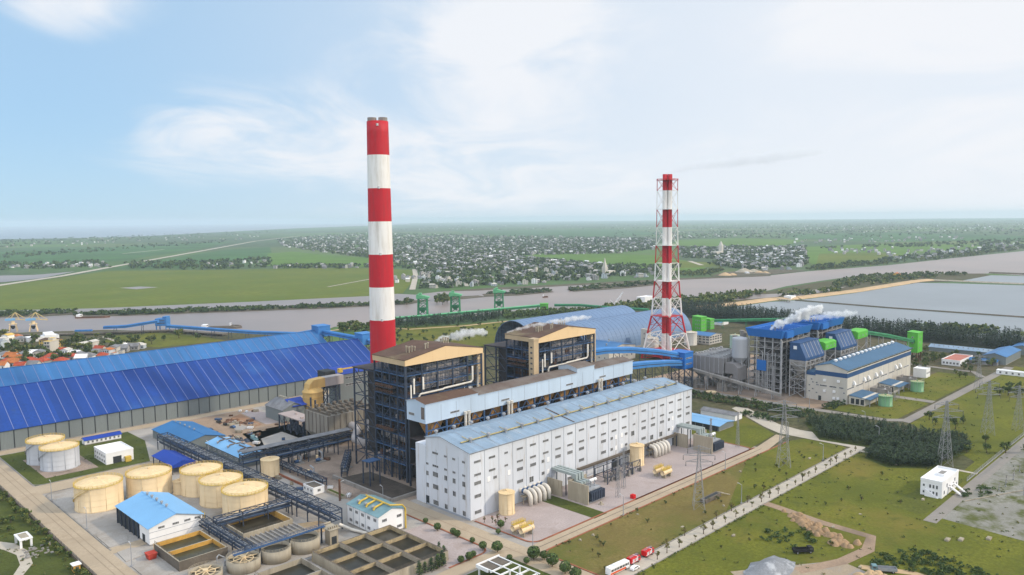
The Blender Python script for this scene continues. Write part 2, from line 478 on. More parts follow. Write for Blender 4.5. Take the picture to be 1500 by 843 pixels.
# ------------------------------------------------------------------ setting: land and water
def land_material():
    m = D.materials.new("delta_plain"); m.use_nodes = True
    t = m.node_tree; b = t.nodes["Principled BSDF"]
    b.inputs["Roughness"].default_value = 0.95; b.inputs["Specular IOR Level"].default_value = 0.1
    geo = t.nodes.new("ShaderNodeNewGeometry")
    def noise(sc, det, ro=0.6):
        n = t.nodes.new("ShaderNodeTexNoise"); n.inputs["Scale"].default_value = sc; n.inputs["Detail"].default_value = det
        n.inputs["Roughness"].default_value = ro; t.links.new(geo.outputs["Position"], n.inputs["Vector"]); return n.outputs[0]
    def ramp(v, stops):
        r = t.nodes.new("ShaderNodeValToRGB"); t.links.new(v, r.inputs[0])
        e = r.color_ramp.elements
        for i, (p, c) in enumerate(stops):
            el = e[i] if i < 2 else e.new(p)
            el.position = p; el.color = (c[0], c[1], c[2], 1)
        return r.outputs[0]
    def mix(f, a, c):
        n = t.nodes.new("ShaderNodeMix"); n.data_type = "RGBA"; t.links.new(f, n.inputs[0]); t.links.new(a, n.inputs[6]); t.links.new(c, n.inputs[7]); return n.outputs[2]
    vor = t.nodes.new("ShaderNodeTexVoronoi"); vor.inputs["Scale"].default_value = 0.0016
    vor.inputs["Randomness"].default_value = 0.9
    t.links.new(geo.outputs["Position"], vor.inputs["Vector"])
    sep = t.nodes.new("ShaderNodeSeparateColor"); t.links.new(vor.outputs["Color"], sep.inputs[0])
    fields = ramp(sep.outputs[0], [(0.0, (0.065, 0.115, 0.035)), (0.35, (0.085, 0.155, 0.04)), (0.6, (0.12, 0.15, 0.05)), (1.0, (0.07, 0.13, 0.055))])
    woods = ramp(noise(0.02, 6, 0.7), [(0.35, (0.04, 0.07, 0.035)), (0.55, (0.07, 0.10, 0.05)), (0.75, (0.15, 0.155, 0.14))])
    f = t.nodes.new("ShaderNodeMapRange"); t.links.new(noise(0.00055, 5, 0.6), f.inputs[0])
    f.inputs[1].default_value = 0.42; f.inputs[2].default_value = 0.58
    t.links.new(mix(f.outputs[0], fields, woods), b.inputs["Base Color"])
    return m
M_LAND = land_material()
M_GRASS = mat("plant_grass", (0.140, 0.145, 0.020), 0.95, 0.35, 0.03, col2=(0.085, 0.105, 0.018), fine=0.35, fscale=0.7, stain=(0.165, 0.135, 0.030), stain_at=(0.5, 0.72), stain_scale=0.02, stain2=(0.075, 0.085, 0.018), s2_at=(.54, .68), s2_scale=.11, bump=0.5, bscale=0.8, spec=0.1)
M_GRASSB = mat("dry_grass", (0.190, 0.145, 0.050), 0.95, 0.35, 0.03, col2=(0.140, 0.115, 0.036), fine=0.3, fscale=0.8, stain=(0.100, 0.110, 0.024), stain_at=(0.48, 0.66), stain_scale=0.016, stain2=(0.24, 0.175, 0.09), s2_at=(.6, .76), s2_scale=.13, bump=0.5, bscale=0.8, spec=0.1)
M_GRASSD = mat("dark_grass", (0.085, 0.100, 0.022), 0.95, 0.4, 0.05, col2=(0.048, 0.064, 0.018), fine=0.35, fscale=0.8, bump=0.6, bscale=0.6, spec=0.1)
M_GRASSM = mat("mid_green_grass", (0.110, 0.120, 0.022), 0.95, 0.35, 0.05, col2=(0.080, 0.092, 0.020), fine=0.35, fscale=0.8, bump=0.5, bscale=0.8, spec=0.1)
M_ROADB = mat("beige_concrete_road", (0.42, 0.335, 0.24), 0.9, 0.16, 0.06, fine=0.14, fscale=1.0, stain=(0.29, 0.22, 0.15), stain_at=(0.54, 0.8), stain_scale=0.09, spec=0.2)
M_ROADG = mat("pale_concrete_road", (0.46, 0.41, 0.34), 0.9, 0.14, 0.06, fine=0.14, fscale=0.8, stain=(0.33, 0.29, 0.23), stain_at=(0.55, 0.8), stain_scale=0.08, spec=0.2)
M_ROADGREY = mat("grey_road", (0.26, 0.235, 0.21), 0.9, 0.16, 0.06, fine=0.14, fscale=0.8, spec=0.2)
M_YARD = mat("pink_grey_gravel", (0.40, 0.335, 0.32), 0.95, 0.18, 0.05, fine=0.2, fscale=1.4, stain=(0.27, 0.21, 0.18), stain_at=(0.54, 0.78), stain_scale=0.07, spec=0.15)
M_YARDG = mat("grey_gravel", (0.38, 0.35, 0.32), 0.95, 0.2, 0.05, fine=0.2, fscale=1.4, stain=(0.22, 0.18, 0.14), stain_at=(0.5, 0.75), stain_scale=0.06, spec=0.15)
M_DIRT = mat("bare_earth", (0.34, 0.245, 0.175), 0.95, 0.25, 0.05, fine=0.25, fscale=1.0, stain=(0.17, 0.13, 0.10), stain_at=(0.53, 0.74), stain_scale=0.05, spec=0.1)
M_SOOT = mat("sooty_ground", (0.34, 0.265, 0.215), 0.95, 0.3, 0.06, fine=0.3, fscale=1.2, stain=(0.12, 0.095, 0.08), stain_at=(0.54, 0.74), stain_scale=0.07, spec=0.1)
M_FIELD = mat("rice_field", (0.130, 0.150, 0.022), 0.95, 0.25, 0.006, col2=(0.080, 0.128, 0.020), fine=0.2, fscale=0.06, spec=0.1)
M_FIELD2 = mat("green_rice_field", (0.105, 0.185, 0.030), 0.95, 0.22, 0.006, col2=(0.070, 0.135, 0.020), fine=0.2, fscale=0.05, spec=0.1)
M_FIELD3 = mat("blue_green_field", (0.065, 0.15, 0.045), 0.95, 0.25, 0.003, col2=(0.045, 0.075, 0.038), fine=0.25, fscale=0.03, spec=0.1)
M_SAND = mat("sandy_bank", (0.52, 0.37, 0.22), 0.95, 0.2, 0.05, fine=0.2, fscale=0.5, spec=0.1)
M_MUD = mat("muddy_bank", (0.14, 0.115, 0.085), 0.95, 0.3, 0.03, col2=(0.07, 0.08, 0.04), fine=0.3, fscale=0.3, spec=0.1)
M_SCRUB = mat("scrub_ground", (0.075, 0.080, 0.035), 0.95, 0.4, 0.02, col2=(0.13, 0.10, 0.065), fine=0.35, fscale=0.25, spec=0.1)
M_RIVER = water("muddy_river_water", (0.235, 0.18, 0.155), 0.4, 0.10, 0.35, col2=(0.19, 0.155, 0.14))
M_POND = water("ash_pond_water", (0.18, 0.205, 0.225), 0.38, 0.25, 0.30)
M_SEA = water("sea_water", (0.20, 0.21, 0.24), 0.3, 0.02, 0.2)

def ground_sheet():
    t = [0, 60, 120, 200, 300, 420, 560, 720, 900, 1150, 1500, 2000, 2800, 4000, 6000, 9000, 14000, 20000, 28000]
    xs = sorted({-x for x in t} | set(t))
    mb = MB(); n = len(xs)
    mb.v = [(x, y, 0.0) for y in xs for x in xs]
    for j in range(n - 1):
        for i in range(n - 1):
            mb.f.append([j * n + i, j * n + i + 1, (j + 1) * n + i + 1, (j + 1) * n + i]); mb.m.append(0)
    o = part(mb, "ground", [M_LAND], None)
    tag(o, "flat green delta plain running to the horizon", "ground", kind="structure")
ground_sheet()

# --- plant site (layers a few centimetres apart)
sheet("scrub", rect(60, 980, 60, 700), 0.05, M_SCRUB)
sheet("grass_slope", [(20, 120), (91.5, 120), (91.5, 560), (20, 560)], 0.10, M_GRASSD)
sheet("plant_yard", rect(92, 420, 209, 541), 0.10, M_YARDG)
sheet("soot_apron", [(205, 296), (408, 296), (408, 400), (300, 470), (225, 470), (205, 380)], 0.15, M_SOOT)
sheet("earth_yard", [(200, 405), (260, 405), (262, 530), (196, 530)], 0.15, M_DIRT)
sheet("laydown_slab", GP([(330, 619.5), (340, 617.5), (366, 627), (348.6, 633)]), 0.21, M_YARDG)
sheet("earth_patch", GP([(337, 613), (352, 607), (384, 622.6), (369, 627)]), 0.20, mat("red_earth", (.33, .19, .115), .95, .25, .08, fine=.25, spec=.1))
sheet("laydown_slab", GP([(353, 606), (378, 600), (413, 618.5), (390, 622.6)]), 0.22, M_YARD)
sheet("laydown_slab", GP([(382, 643.5), (413, 633), (441, 643.5), (390, 659)]), 0.21, M_YARDG)
sheet("tank_yard", rect(104.5, 178, 340, 437), 0.15, M_YARDG)
sheet("tank_lawn", [(104.5, 454), (162, 454), (176, 500), (176, 530), (104.5, 530)], 0.15, M_GRASSD)
sheet("tank_pad", [(112, 464), (138, 464), (138, 510), (112, 510)], 0.20, M_SOOT)
sheet("hall_yard", rect(229, 415, 218, 255.5), 0.15, M_YARD)
sheet("lawn_strip", rect(268, 277, 217, 254), 0.22, M_GRASSD)
sheet("gravel_yard", [(189, 226), (212, 226), (212, 268), (196, 268), (196, 240), (189, 240)], 0.15, M_YARD)
sheet("perimeter_road", rect(92.3, 103.5, 120, 541), 0.20, M_ROADB)
sheet("shed_road", rect(103.5, 384, 531, 540), 0.20, M_ROADB)
sheet("tank_road", rect(103.5, 178, 438, 453), 0.20, M_ROADB)
sheet("basin_road", [(103.5, 336), (117, 336), (117, 343), (103.5, 343)], 0.20, M_ROADB)
sheet("hall_end_road", rect(213, 224.5, 120, 300), 0.20, M_ROADB)
sheet("basin_side_road", rect(150, 213, 218, 225.5), 0.20, M_ROADB)
sheet("hall_front_road", [(224.5, 210.5), (420, 210.5), (452, 216), (452, 222), (418, 217.5), (224.5, 217.5)], 0.20, M_ROADB)
sheet("lawn", [(225, 178.5), (452, 178.5), (455, 182), (455, 205), (445, 209.5), (229, 209.5), (225, 206)], 0.20, M_GRASSB)
sheet("lawn", [(316, 178.7), (452, 178.7), (454.8, 182), (454.8, 205), (445, 209.3), (392, 209.3)], 0.25, M_GRASS)
sheet("long_road", rect(150, 470, 171, 177.8), 0.24, M_ROADG)
sheet("lawn", rect(180, 213, 120, 217), 0.15, M_GRASSD)
sheet("lawn", [(224.5, 40), (451, 40), (451, 168), (446, 170.5), (224.5, 170.5)], 0.20, M_GRASS)
sheet("lawn", [(372, 112), (398, 113), (436, 113), (436, 124), (400, 126), (376, 131)], 0.24, M_GRASSM)
sheet("lane", [(451, 111.2), (453.6, 111.2), (453.6, 170.9), (451, 170.9)], 0.24, M_ROADG)
sheet("connecting_road", [(456, 177), (470, 177), (474, 186), (472, 216), (476, 232), (502, 268), (500, 276), (494, 276), (464, 236), (456, 222)], 0.22, M_ROADG)
sheet("lawn", [(414, 219), (452, 223), (462, 236), (488, 270), (418, 270)], 0.20, M_GRASS)
sheet("wood_floor", GP([(1178, 620), (1240, 618), (1330, 635), (1415, 646), (1421, 662), (1370, 688), (1300, 686), (1266, 672), (1282, 658), (1200, 645)]), 0.245, M_GRASSD)
sheet("wild_grass", [(454, 60), (800, 60), (800, 171), (535, 171), (474, 118), (454, 118)], 0.17, M_GRASS)
sheet("drainage_strip", [(430, 285), (520, 226), (527, 226), (527, 420), (500, 420)], 0.16, M_SCRUB)
sheet("plant_road", ribbon([(526, 420), (529, 240), (533, 186), (541, 176)], 7), 0.252, M_ROADGREY)
sheet("long_road", [(535, 171.5), (792, 169.5), (792, 176.5), (537, 178)], 0.26, M_ROADGREY)
sheet("lawn", [(537, 181), (600, 180), (604, 184), (604, 219), (560, 221), (537, 230)], 0.24, M_GRASS)
sheet("lawn", [(612, 180), (722, 179), (728, 184), (728, 212), (612, 216)], 0.24, M_GRASS)
sheet("lane", [(604, 179), (612, 179), (612, 206), (604, 206)], 0.25, M_ROADGREY)
sheet("boiler_yard", [(532, 230), (700, 222), (720, 300), (700, 380), (530, 380)], 0.18, M_DIRT)
sheet("soot_apron", [(536, 262), (690, 262), (690, 345), (536, 350)], 0.22, M_SOOT)
sheet("service_road", ribbon([(728, 178), (748, 190), (752, 280), (745, 420)], 6), 0.272, M_ROADGREY)
sheet("orchard", GP([(560, 482), (650, 478), (745, 471), (748, 478), (735, 505), (640, 515), (560, 512)]), 0.30, M_GRASS)
sheet("dirt_track", ribbon(GP([(470, 487), (540, 478), (600, 483), (680, 478), (745, 471), (800, 468)]), 6), 0.36, M_SAND)
sheet("switchyard_gravel", [(366, 30), (530, 30), (530, 105), (374, 105)], 0.24, mat("weedy_gravel", (.27, .26, .23), .95, .2, .05, fine=.25, fscale=1.2, stain=(.085, .095, .028), stain_at=(.47, .6), stain_scale=.06, spec=.1))
sheet("switchyard_road", rect(366, 560, 105, 110.5), 0.28, M_ROADGREY)
sheet("dirt_track", ribbon([(338, 171), (337, 164), (333, 142), (332, 120), (318, 116), (300, 119), (280, 128)], 5), 0.28, M_DIRT)
sheet("sand_floor", [(262, 146), (283, 132), (300, 120), (296, 104), (268, 110), (250, 128)], 0.26, mat("tan_grit", (.36, .29, .21), .95, .2, .08, fine=.25, stain=(.27, .25, .24), stain_at=(.48, .62), stain_scale=.08, spec=.1))
sheet("dirt_track", ribbon([(300, 112), (308, 96), (306, 70)], 4), 0.30, M_SAND)
sheet("forest_floor", [(890, 50), (958, 50), (966, 400), (990, 500), (1016, 604), (960, 646), (912, 604), (896, 470), (890, 300)], 0.20, mat("forest_litter", (.030, .036, .020), .95, .4, .1))

sheet("road_joint", rect(226, 418, 213.9, 214.3), 0.225, M_CONCD)
sheet("road_joint", rect(218.6, 218.9, 122, 292), 0.225, M_DIRT)
for k in range(20): sheet("road_joint", rect(226 + 12 * k, 226.25 + 12 * k, 171.2, 177.6), 0.262, M_ROADGREY)
for k, (a, b) in enumerate((((97, 130), (97.4, 540)), ((99.6, 130), (100, 540)))): sheet("tyre_track", rect(a[0], b[0], a[1], b[1]), 0.225, mat("tyre_dust", (.30, .235, .165), .9, .2, .2))
# kerbs: real steps along the yards and lawns
def kerb(pts, m, name="kerb", h=0.15, w=0.5):
    mb = MB()
    for a, b in zip(pts[:-1], pts[1:]):
        mb.beam((a[0], a[1], 0.2 + h / 2), (b[0], b[1], 0.2 + h / 2), w, h)
    tag(part(mb, name, [m], None), kind="structure")
def arc(cx, cy, r, a0, a1, n=6): return [(cx + r * math.cos(rad(a0 + (a1 - a0) * k / n)), cy + r * math.sin(rad(a0 + (a1 - a0) * k / n))) for k in range(n + 1)]
kerb([(417, 218)] + [(275, 218)] + arc(234, 223, 5, 270, 180) + [(229, 254)], M_BRICKRED, w=0.9)
kerb([(300, 217.9), (414, 217.9)] + arc(411, 222, 4, 270, 360) + [(415, 252)], M_BRICKRED, w=0.9)
kerb([(443, 209.9)] + [(231, 209.9)] + arc(229.5, 205.5, 4.4, 90, 180) + [(225.1, 178)], M_BRICKRED, w=0.8)
kerb([(212.6, 300), (212.6, 232)] + arc(207, 232, 5.6, 0, -90) + [(190, 226.2)], M_BRICKRED, w=0.8)
kerb([(104, 340), (104, 428)] + arc(109, 432, 5, 180, 90) + [(178, 437.3)], M_CONCG)
kerb([(178, 453.6), (109, 453.6)] + arc(109, 458.6, 5, 270, 180) + [(104, 530)], M_CONCG)
kerb([(224.6, 170.6), (450, 170.6)], M_CONCG, w=0.4)
kerb([(229, 178.2), (452, 178.2)], M_CONCG, w=0.4)

# raised gravel islands beside the perimeter road
for pts in ([(104.5, 343.5), (112, 344), (114.5, 352), (113, 362), (106.5, 366), (104.6, 360)], [(104.4, 324), (113, 326), (114.6, 334), (110, 337), (105, 336)],
            [(104.4, 300), (114, 300), (114.4, 319), (107, 320.5), (104.4, 317)]):
    mb = MB(); mb.prism(pts, 0.12, 0.36, "z")
    tag(part(mb, "gravel_island", [M_YARDG], None), kind="structure")

# --- far plain: fields, water, tracks (surveyed from the photograph, laid on the plain)
def far(name, px, z, m): return sheet(name, GP(px, z), z, m)
far("sea", [(-60, 352), (0, 351), (120, 349), (220, 346), (330, 340), (430, 335), (520, 331.5), (600, 328.6), (600, 326.6), (-60, 333.2)], 1.0, M_SEA)
far("field", [(-80, 428), (0, 419), (160, 397), (300, 396), (450, 393), (545, 393), (606, 396), (605, 412), (590, 430), (540, 434), (375, 442), (140, 452), (-80, 457)], 0.35, M_FIELD)
far("field", [(165, 394), (250, 379), (330, 366), (395, 362), (400, 377), (330, 392)], 0.35, M_FIELD3)
far("field", [(392, 372), (430, 369), (470, 373), (545, 379), (600, 388), (606, 392), (545, 391), (390, 390)], 0.40, M_FIELD2)
far("field", [(-60, 372), (130, 364), (280, 357), (340, 354), (300, 364), (180, 382), (60, 394), (-60, 396)], 0.30, M_FIELD3)
far("field", [(716, 377), (790, 373), (900, 372), (960, 374), (1030, 387), (1035, 396), (960, 399), (880, 396), (850, 388), (780, 384)], 0.40, M_FIELD2)
far("field", [(960, 380), (1020, 384), (1070, 386), (1060, 390), (1020, 392), (980, 394)], 0.44, M_FIELD)
far("field", [(1180, 362), (1300, 357), (1440, 360), (1430, 364), (1340, 372), (1320, 377), (1240, 386), (1200, 390), (1185, 385)], 0.40, M_FIELD2)
far("field", [(1200, 372), (1290, 370), (1335, 376), (1260, 383), (1195, 389)], 0.44, M_FIELD)
far("field", [(990, 352), (1080, 349), (1180, 352), (1150, 360), (1040, 362), (985, 359)], 0.40, M_FIELD2)
far("field", [(1150, 344), (1300, 341), (1500, 346), (1500, 352), (1300, 355), (1160, 350)], 0.35, M_FIELD3)
far("field", [(660, 338), (900, 336), (1000, 343), (860, 348), (700, 345)], 0.30, M_FIELD3)
far("river", [(-120, 454), (0, 451.5), (140, 451), (260, 446), (375, 441.5), (520, 434), (580, 430.5), (608, 432), (640, 428), (700, 424.5), (760, 424), (850, 416.5), (930, 413), (1000, 409), (1125, 404),
              (1180, 398), (1300, 389), (1400, 378), (1500, 368), (1640, 352), (1700, 352), (1640, 405), (1500, 404), (1455, 401), (1350, 401), (1250, 405), (1200, 412), (1150, 420), (1125, 426), (1000, 438), (940, 444), (880, 450),
              (800, 456), (740, 460), (600, 470), (540, 476), (490, 479), (470, 486), (375, 489), (250, 486), (150, 484), (0, 489), (-120, 492)], 0.30, M_RIVER)
far("side_channel", [(0, 404), (50, 403), (110, 398), (60, 408), (0, 414), (-60, 416), (-60, 406)], 0.42, M_RIVER)
far("mud_flat", [(640, 427.6), (700, 423), (760, 420), (850, 415.6), (1000, 407.6), (1125, 402.6), (1130, 404.6), (1000, 410), (850, 418), (700, 426)], 0.5, M_MUD)
for pts in ([(-80, 459), (0, 457.5), (60, 457), (112, 456), (112, 461), (60, 464), (-80, 467)], [(106, 461), (180, 456), (300, 452.5), (420, 449), (540, 444), (610, 440), (632, 440), (600, 446), (480, 452), (300, 458.5), (180, 463), (110, 464)],
            [(706, 431), (740, 428), (800, 425), (812, 428), (760, 433), (710, 435)], [(830, 424), (880, 417), (960, 412), (962, 418), (900, 424), (840, 427.5)], [(640, 436), (700, 433), (712, 435), (660, 440)]):
    far("island", pts, 0.6, M_MUD)
far("river_bank", [(860, 452), (940, 445), (1000, 439), (1060, 433), (1125, 427), (1180, 417), (1250, 406), (1350, 402), (1440, 401), (1452, 404), (1405, 412), (1350, 414), (1260, 424), (1165, 436), (1100, 441), (1010, 452), (950, 455)], 0.5, M_SCRUB)
far("marsh", [(1150, 431), (1190, 425), (1240, 420), (1225, 425), (1170, 434)], 0.7, M_RIVER)
far("marsh", [(1060, 438), (1100, 432), (1150, 430), (1140, 435), (1080, 440)], 0.7, M_RIVER)
far("ash_pond", [(1046, 455), (1070, 451), (1128, 442.5), (1170, 440), (1250, 430), (1345, 414.5), (1400, 415.5), (1500, 418.5), (1650, 424), (1650, 520), (1500, 502), (1400, 492), (1300, 484), (1200, 474), (1120, 466)], 0.5, M_POND)
far("ash_pond", [(1405, 412.2), (1452, 403.5), (1500, 404.5), (1640, 408), (1640, 420), (1500, 415.6)], 0.7, M_POND)
far("reed_bed", [(1330, 480.5), (1370, 482.5), (1460, 484), (1462, 487.5), (1400, 490), (1340, 486)], 0.9, M_FIELD)
far("reed_bed", [(1475, 485), (1520, 487), (1600, 494), (1600, 500), (1500, 493)], 0.9, M_FIELD)
def bank(name, px, w, h, m, label=None):
    mb = MB(); pts = GP(px)
    for a, b in zip(pts[:-1], pts[1:]):
        d = Vector((b[0] - a[0], b[1] - a[1])).normalized(); n = Vector((-d.y, d.x))
        vs = [(p[0] + n.x * o, p[1] + n.y * o, z) for p in (a, b) for o, z in ((-w / 2, 0.3), (-w / 5, h), (w / 5, h), (w / 2, 0.3))]
        mb.solid(vs, [(0, 1, 5, 4), (1, 2, 6, 5), (2, 3, 7, 6), (3, 2, 1, 0), (4, 5, 6, 7)])
    tag(part(mb, name, [m], None), label, kind="structure")
bank("embankment", [(1015, 452.5), (1070, 447.5), (1128, 439.5), (1165, 438), (1250, 427.5), (1340, 413), (1362, 411)], 26, 3.0, M_SAND)
bank("embankment", [(1362, 411), (1430, 414), (1500, 417), (1640, 422)], 12, 2.5, M_CONC)
bank("embankment", [(1166, 441), (1300, 452), (1400, 459), (1500, 466), (1640, 476)], 8, 2.0, M_MUD)
bank("embankment", [(1450, 400.5), (1500, 402.5), (1640, 405)], 20, 3.0, M_MUD)
def track(px, w, z=0.7, m=M_ROADG): sheet("road", ribbon(GP(px), w), z, m)
track([(-60, 428), (0, 418.5), (90, 405), (200, 385), (290, 369), (375, 353.5), (440, 346)], 22)
track([(180, 372), (240, 366)], 14)
track([(607, 395), (609, 405), (604, 425)], 12)
track([(672, 392), (684, 420)], 8)
track([(1010, 383), (1028, 389)], 14)
track([(480, 421), (545, 409)], 6)
far("field_pool", [(175, 422), (205, 420), (232, 421), (200, 424)], 0.5, M_RIVER)
far("quay_yard", [(1040, 405), (1060, 399), (1100, 396), (1150, 394), (1180, 397), (1125, 403)], 0.7, M_MUD)
sheet("village_ground", GP([(-80, 496), (0, 489), (150, 484), (250, 486), (375, 489), (470, 486), (430, 496), (300, 530), (100, 545), (-40, 560)]), 0.40, M_SCRUB)
sheet("meadow", GP([(165, 493), (230, 488), (300, 494), (330, 500), (230, 510), (150, 502)]), 0.45, M_GRASS)
sheet("dirt_track", ribbon(GP([(135, 500), (150, 494), (168, 500), (190, 504)]), 5), 0.50, M_ROADG)
# ------------------------------------------------------------------ turbine hall
def roof_vent(parent, x, y, z, s=1.0):
    mb = MB()
    mb.lathe((x, y, z), [(0.45 * s, -0.3), (0.45 * s, 0.9 * s), (0.85 * s, 1.0 * s), (0.85 * s, 1.7 * s), (0.3 * s, 2.0 * s)], 8)
    return part(mb, "roof_vent", [M_PIPEG], parent, smooth=False)

def window_strip(parent, face, a, z, w, h, plane, cols=4, name="window"):
    """Glazed strip standing 6 cm proud of a wall; face 'front' lies in y=plane (looks -Y), 'end' in x=plane (looks -X)."""
    mb = MB()
    def bx(a0, a1, z0, z1, d0, d1, m):
        if face == "front": mb.box(a0, a1, plane - d1, plane - d0, z0, z1, m)
        else: mb.box(plane - d1, plane - d0, a0, a1, z0, z1, m)
    bx(a - w / 2, a + w / 2, z - h / 2, z + h / 2, 0.003, 0.06, 0)
    for k in range(cols + 1):
        c = a - w / 2 + w * k / cols
        bx(c - 0.06, c + 0.06, z - h / 2 - 0.06, z + h / 2 + 0.06, 0.003, 0.10, 1)
    bx(a - w / 2, a + w / 2, z - h / 2 - 0.12, z - h / 2, 0.003, 0.14, 1)
    bx(a - w / 2, a + w / 2, z + h / 2, z + h / 2 + 0.10, 0.003, 0.12, 1)
    return part(mb, name, [M_GLASS, M_FRAME], parent)

hall = thing("turbine_hall", "long pale grey turbine hall with rows of strip windows and light blue roof", "hall", (319, 275, 0))
mb = MB()
mb.prism([(256, 0), (256, 31), (276, 34.7), (287, 32.4), (287, 0)], 228, 410, "x")
mb.box(228.2, 409.8, 287.003, 295, 0, 28.5)
bays = [228 + 9.1 * k for k in range(21)]
for u in bays:
    mb.box(u - 0.12 if u > 229 else u, u + 0.12, 255.93, 256, 0, 31, 1)
for v in (263.6, 271.2, 279, 287): mb.box(227.95, 228, v - 0.06, v + 0.06, 0, 28, 1)
mb.box(228, 410, 255.9, 256, 30.4, 31, 1)
mb.box(227.9, 228, 256, 287, 0, 0.9, 1)
part(mb, "wall", [M_WALL, M_SEAM], hall)
mb = MB()
mb.slab([(227.5, 255.3, 31.15), (410.5, 255.3, 31.15), (410.5, 276, 35.05), (227.5, 276, 35.05)], 0.25, 0, 1)
mb.slab([(227.5, 276, 35.05), (410.5, 276, 35.05), (410.5, 287.6, 32.75), (227.5, 287.6, 32.75)], 0.25, 0, 1)
for u in bays[1:-1]:
    mb.slab([(u - 0.1, 255.4, 31.24), (u + 0.1, 255.4, 31.24), (u + 0.1, 276, 35.14), (u - 0.1, 276, 35.14)], 0.12, 1)
hroof = part(mb, "roof", [M_ROOFLB, M_SEAM], hall)
mb = MB()
mb.beam((231, 265.2, 33.5), (407, 265.2, 33.5), 0.9, 0.3)
for u in range(236, 406, 12): mb.beam((u, 265.2, 33.6), (u, 270, 34.4), 0.3, 0.2)
part(mb, "roof_walkway", [M_WALKWAY], hroof)
mb = MB(); mb.box(262, 410, 287.7, 294.8, 28.52, 28.8); mb.beam((262, 289, 29.6), (409, 289, 29.6), 0.5, 0.5)
part(mb, "gutter_deck", [M_WALKWAY], hroof)
mb = MB()
mb.beam((300, 256, 31.4), (300, 276, 35.3), 0.5, 0.35)
part(mb, "roof_seam", [M_RUSTGREY], hroof)
for k in range(16):
    roof_vent(hroof, 236 + 11.3 * k, 264.0, 33.0, 1.15)
    roof_vent(hroof, 233 + 11.3 * k, 285.2, 33.2, 1.15)
for v, w in ((260, 2), (266.7, 2), (272.6, 2), (280, 4.2)):
    for z in (26.2, 20):
        if not (v > 279 and z > 30): window_strip(hall, "end", v, z, w, 0.95, 228, 3)
    for z in (16, 10, 2.4): window_strip(hall, "end", v, z, w if w < 3 else 3.8, 2.2, 228, 2 if w < 3 else 4)
window_strip(hall, "end", 286, 20, 1.8, 0.9, 228, 2)
for z in (15.4, 9.6): window_strip(hall, "end", 286, z, 1.8, 2.0, 228, 2)
mb = MB(); mb.box(227.93, 227.997, 285, 287.4, 0.1, 4.4)
part(mb, "door", [M_DARKGAP], hall)
rng = random.Random(4)
pat = [(1, 1, 1, 1, 1), (1, 1, 2, 0, 0), (3, 3, 4, 0, 0), (1, 1, 1, 1, 0), (1, 1, 1, 5, 0), (1, 1, 6, 6, 0), (1, 1, 1, 1, 0), (1, 1, 1, 0, 1), (1, 1, 1, 1, 0), (1, 1, 0, 0, 0),
       (1, 1, 1, 1, 0), (1, 1, 6, 6, 0), (1, 1, 2, 2, 0), (3, 3, 5, 0, 0), (1, 1, 1, 1, 0), (1, 1, 1, 5, 0), (1, 1, 1, 5, 0), (1, 1, 6, 6, 0), (1, 1, 1, 1, 0), (1, 1, 1, 1, 0)]
for k, row in enumerate(pat):
    u = bays[k] + 4.7
    for z, t in zip((26.3, 20.3, 16.4, 10.4, 3.0), row):
        if t == 1: window_strip(hall, "front", u, z, 4.0, 1.0 if z > 18 else 1.5, 256, 5)
        elif t == 2: window_strip(hall, "front", u + 1.8, z, 2.2, 1.3, 256, 3)
        elif t == 3: window_strip(hall, "front", u, z, 2.2, 0.9, 256, 3)
        elif t == 5: window_strip(hall, "front", u - 1.2, z - 1, 2.8, 2.6, 256, 2)
        elif t == 6: window_strip(hall, "front", u - 2, z, 2.0, 1.5, 256, 2)
        if t in (2, 6, 4) and z < 18:
            mb = MB(); s = -2.2 if t == 2 else 1.8
            mb.box(u + s - 0.9, u + s + 0.9, 255.9, 255.997, z - 1.2, z + 1.2); mb.box(u + s - 1.0, u + s + 1.0, 255.86, 255.9, z - 1.3, z - 1.2, 1)
            part(mb, "shutter_panel", [M_WHITE, M_SEAM], hall)
for u in (280.5, 334, 392):
    mb = MB(); mb.box(u - 3, u + 3, 255.9, 255.997, 0.15, 4.6); part(mb, "door", [M_DARKGAP], hall)

# ------------------------------------------------------------------ coal bunker gallery between hall and boilers
gal = thing("bunker_gallery", "long pale blue coal bunker gallery on dark steel columns behind the turbine hall", "gallery", (322, 305, 0))
mb = MB()
for a, b, z1 in ((237, 272, 44.6), (272, 352, 43.4), (352, 368, 46.0), (368, 407, 43.4)):
    mb.prism([(298, 35), (298, z1), (305.5, z1 + 1.5), (313, z1), (313, 35)], a + 0.01, b - 0.01, "x")
for u in range(247, 407, 10): mb.box(u - 0.08, u + 0.08, 297.95, 298, 35, 43.2, 1)
part(mb, "wall", [M_GALLERY, M_SEAM], gal)
mb = MB()
for a, b, z1, m in ((236.6, 272.2, 44.8, 1), (272.3, 351.8, 43.6, 0), (351.7, 368.3, 46.2, 0), (368.4, 407.4, 43.6, 0)):
    mb.slab([(a, 297.6, z1), (b, 297.6, z1), (b, 305.5, z1 + 1.55), (a, 305.5, z1 + 1.55)], 0.2, m, 2)
    mb.slab([(a, 305.5, z1 + 1.55), (b, 305.5, z1 + 1.55), (b, 313.4, z1), (a, 313.4, z1)], 0.2, m, 2)
part(mb, "roof", [M_RUSTGREY, M_RUST, M_GALLERY], gal)
for k, u in enumerate([238 + 12.9 * i for i in range(14)]):
    for v in (298.6, 312.4):
        mb = MB(); mb.box(u - 0.4, u + 0.4, v - 0.4, v + 0.4, 0, 35); part(mb, "column", [M_STEELB if v < 300 else M_STEEL], gal)
mb = MB()
for z in (13, 20, 26.5, 31):
    mb.beam((238, 298.6, z), (406, 298.6, z), 0.5, 0.6); mb.beam((238, 312.4, z), (406, 312.4, z), 0.5, 0.6)
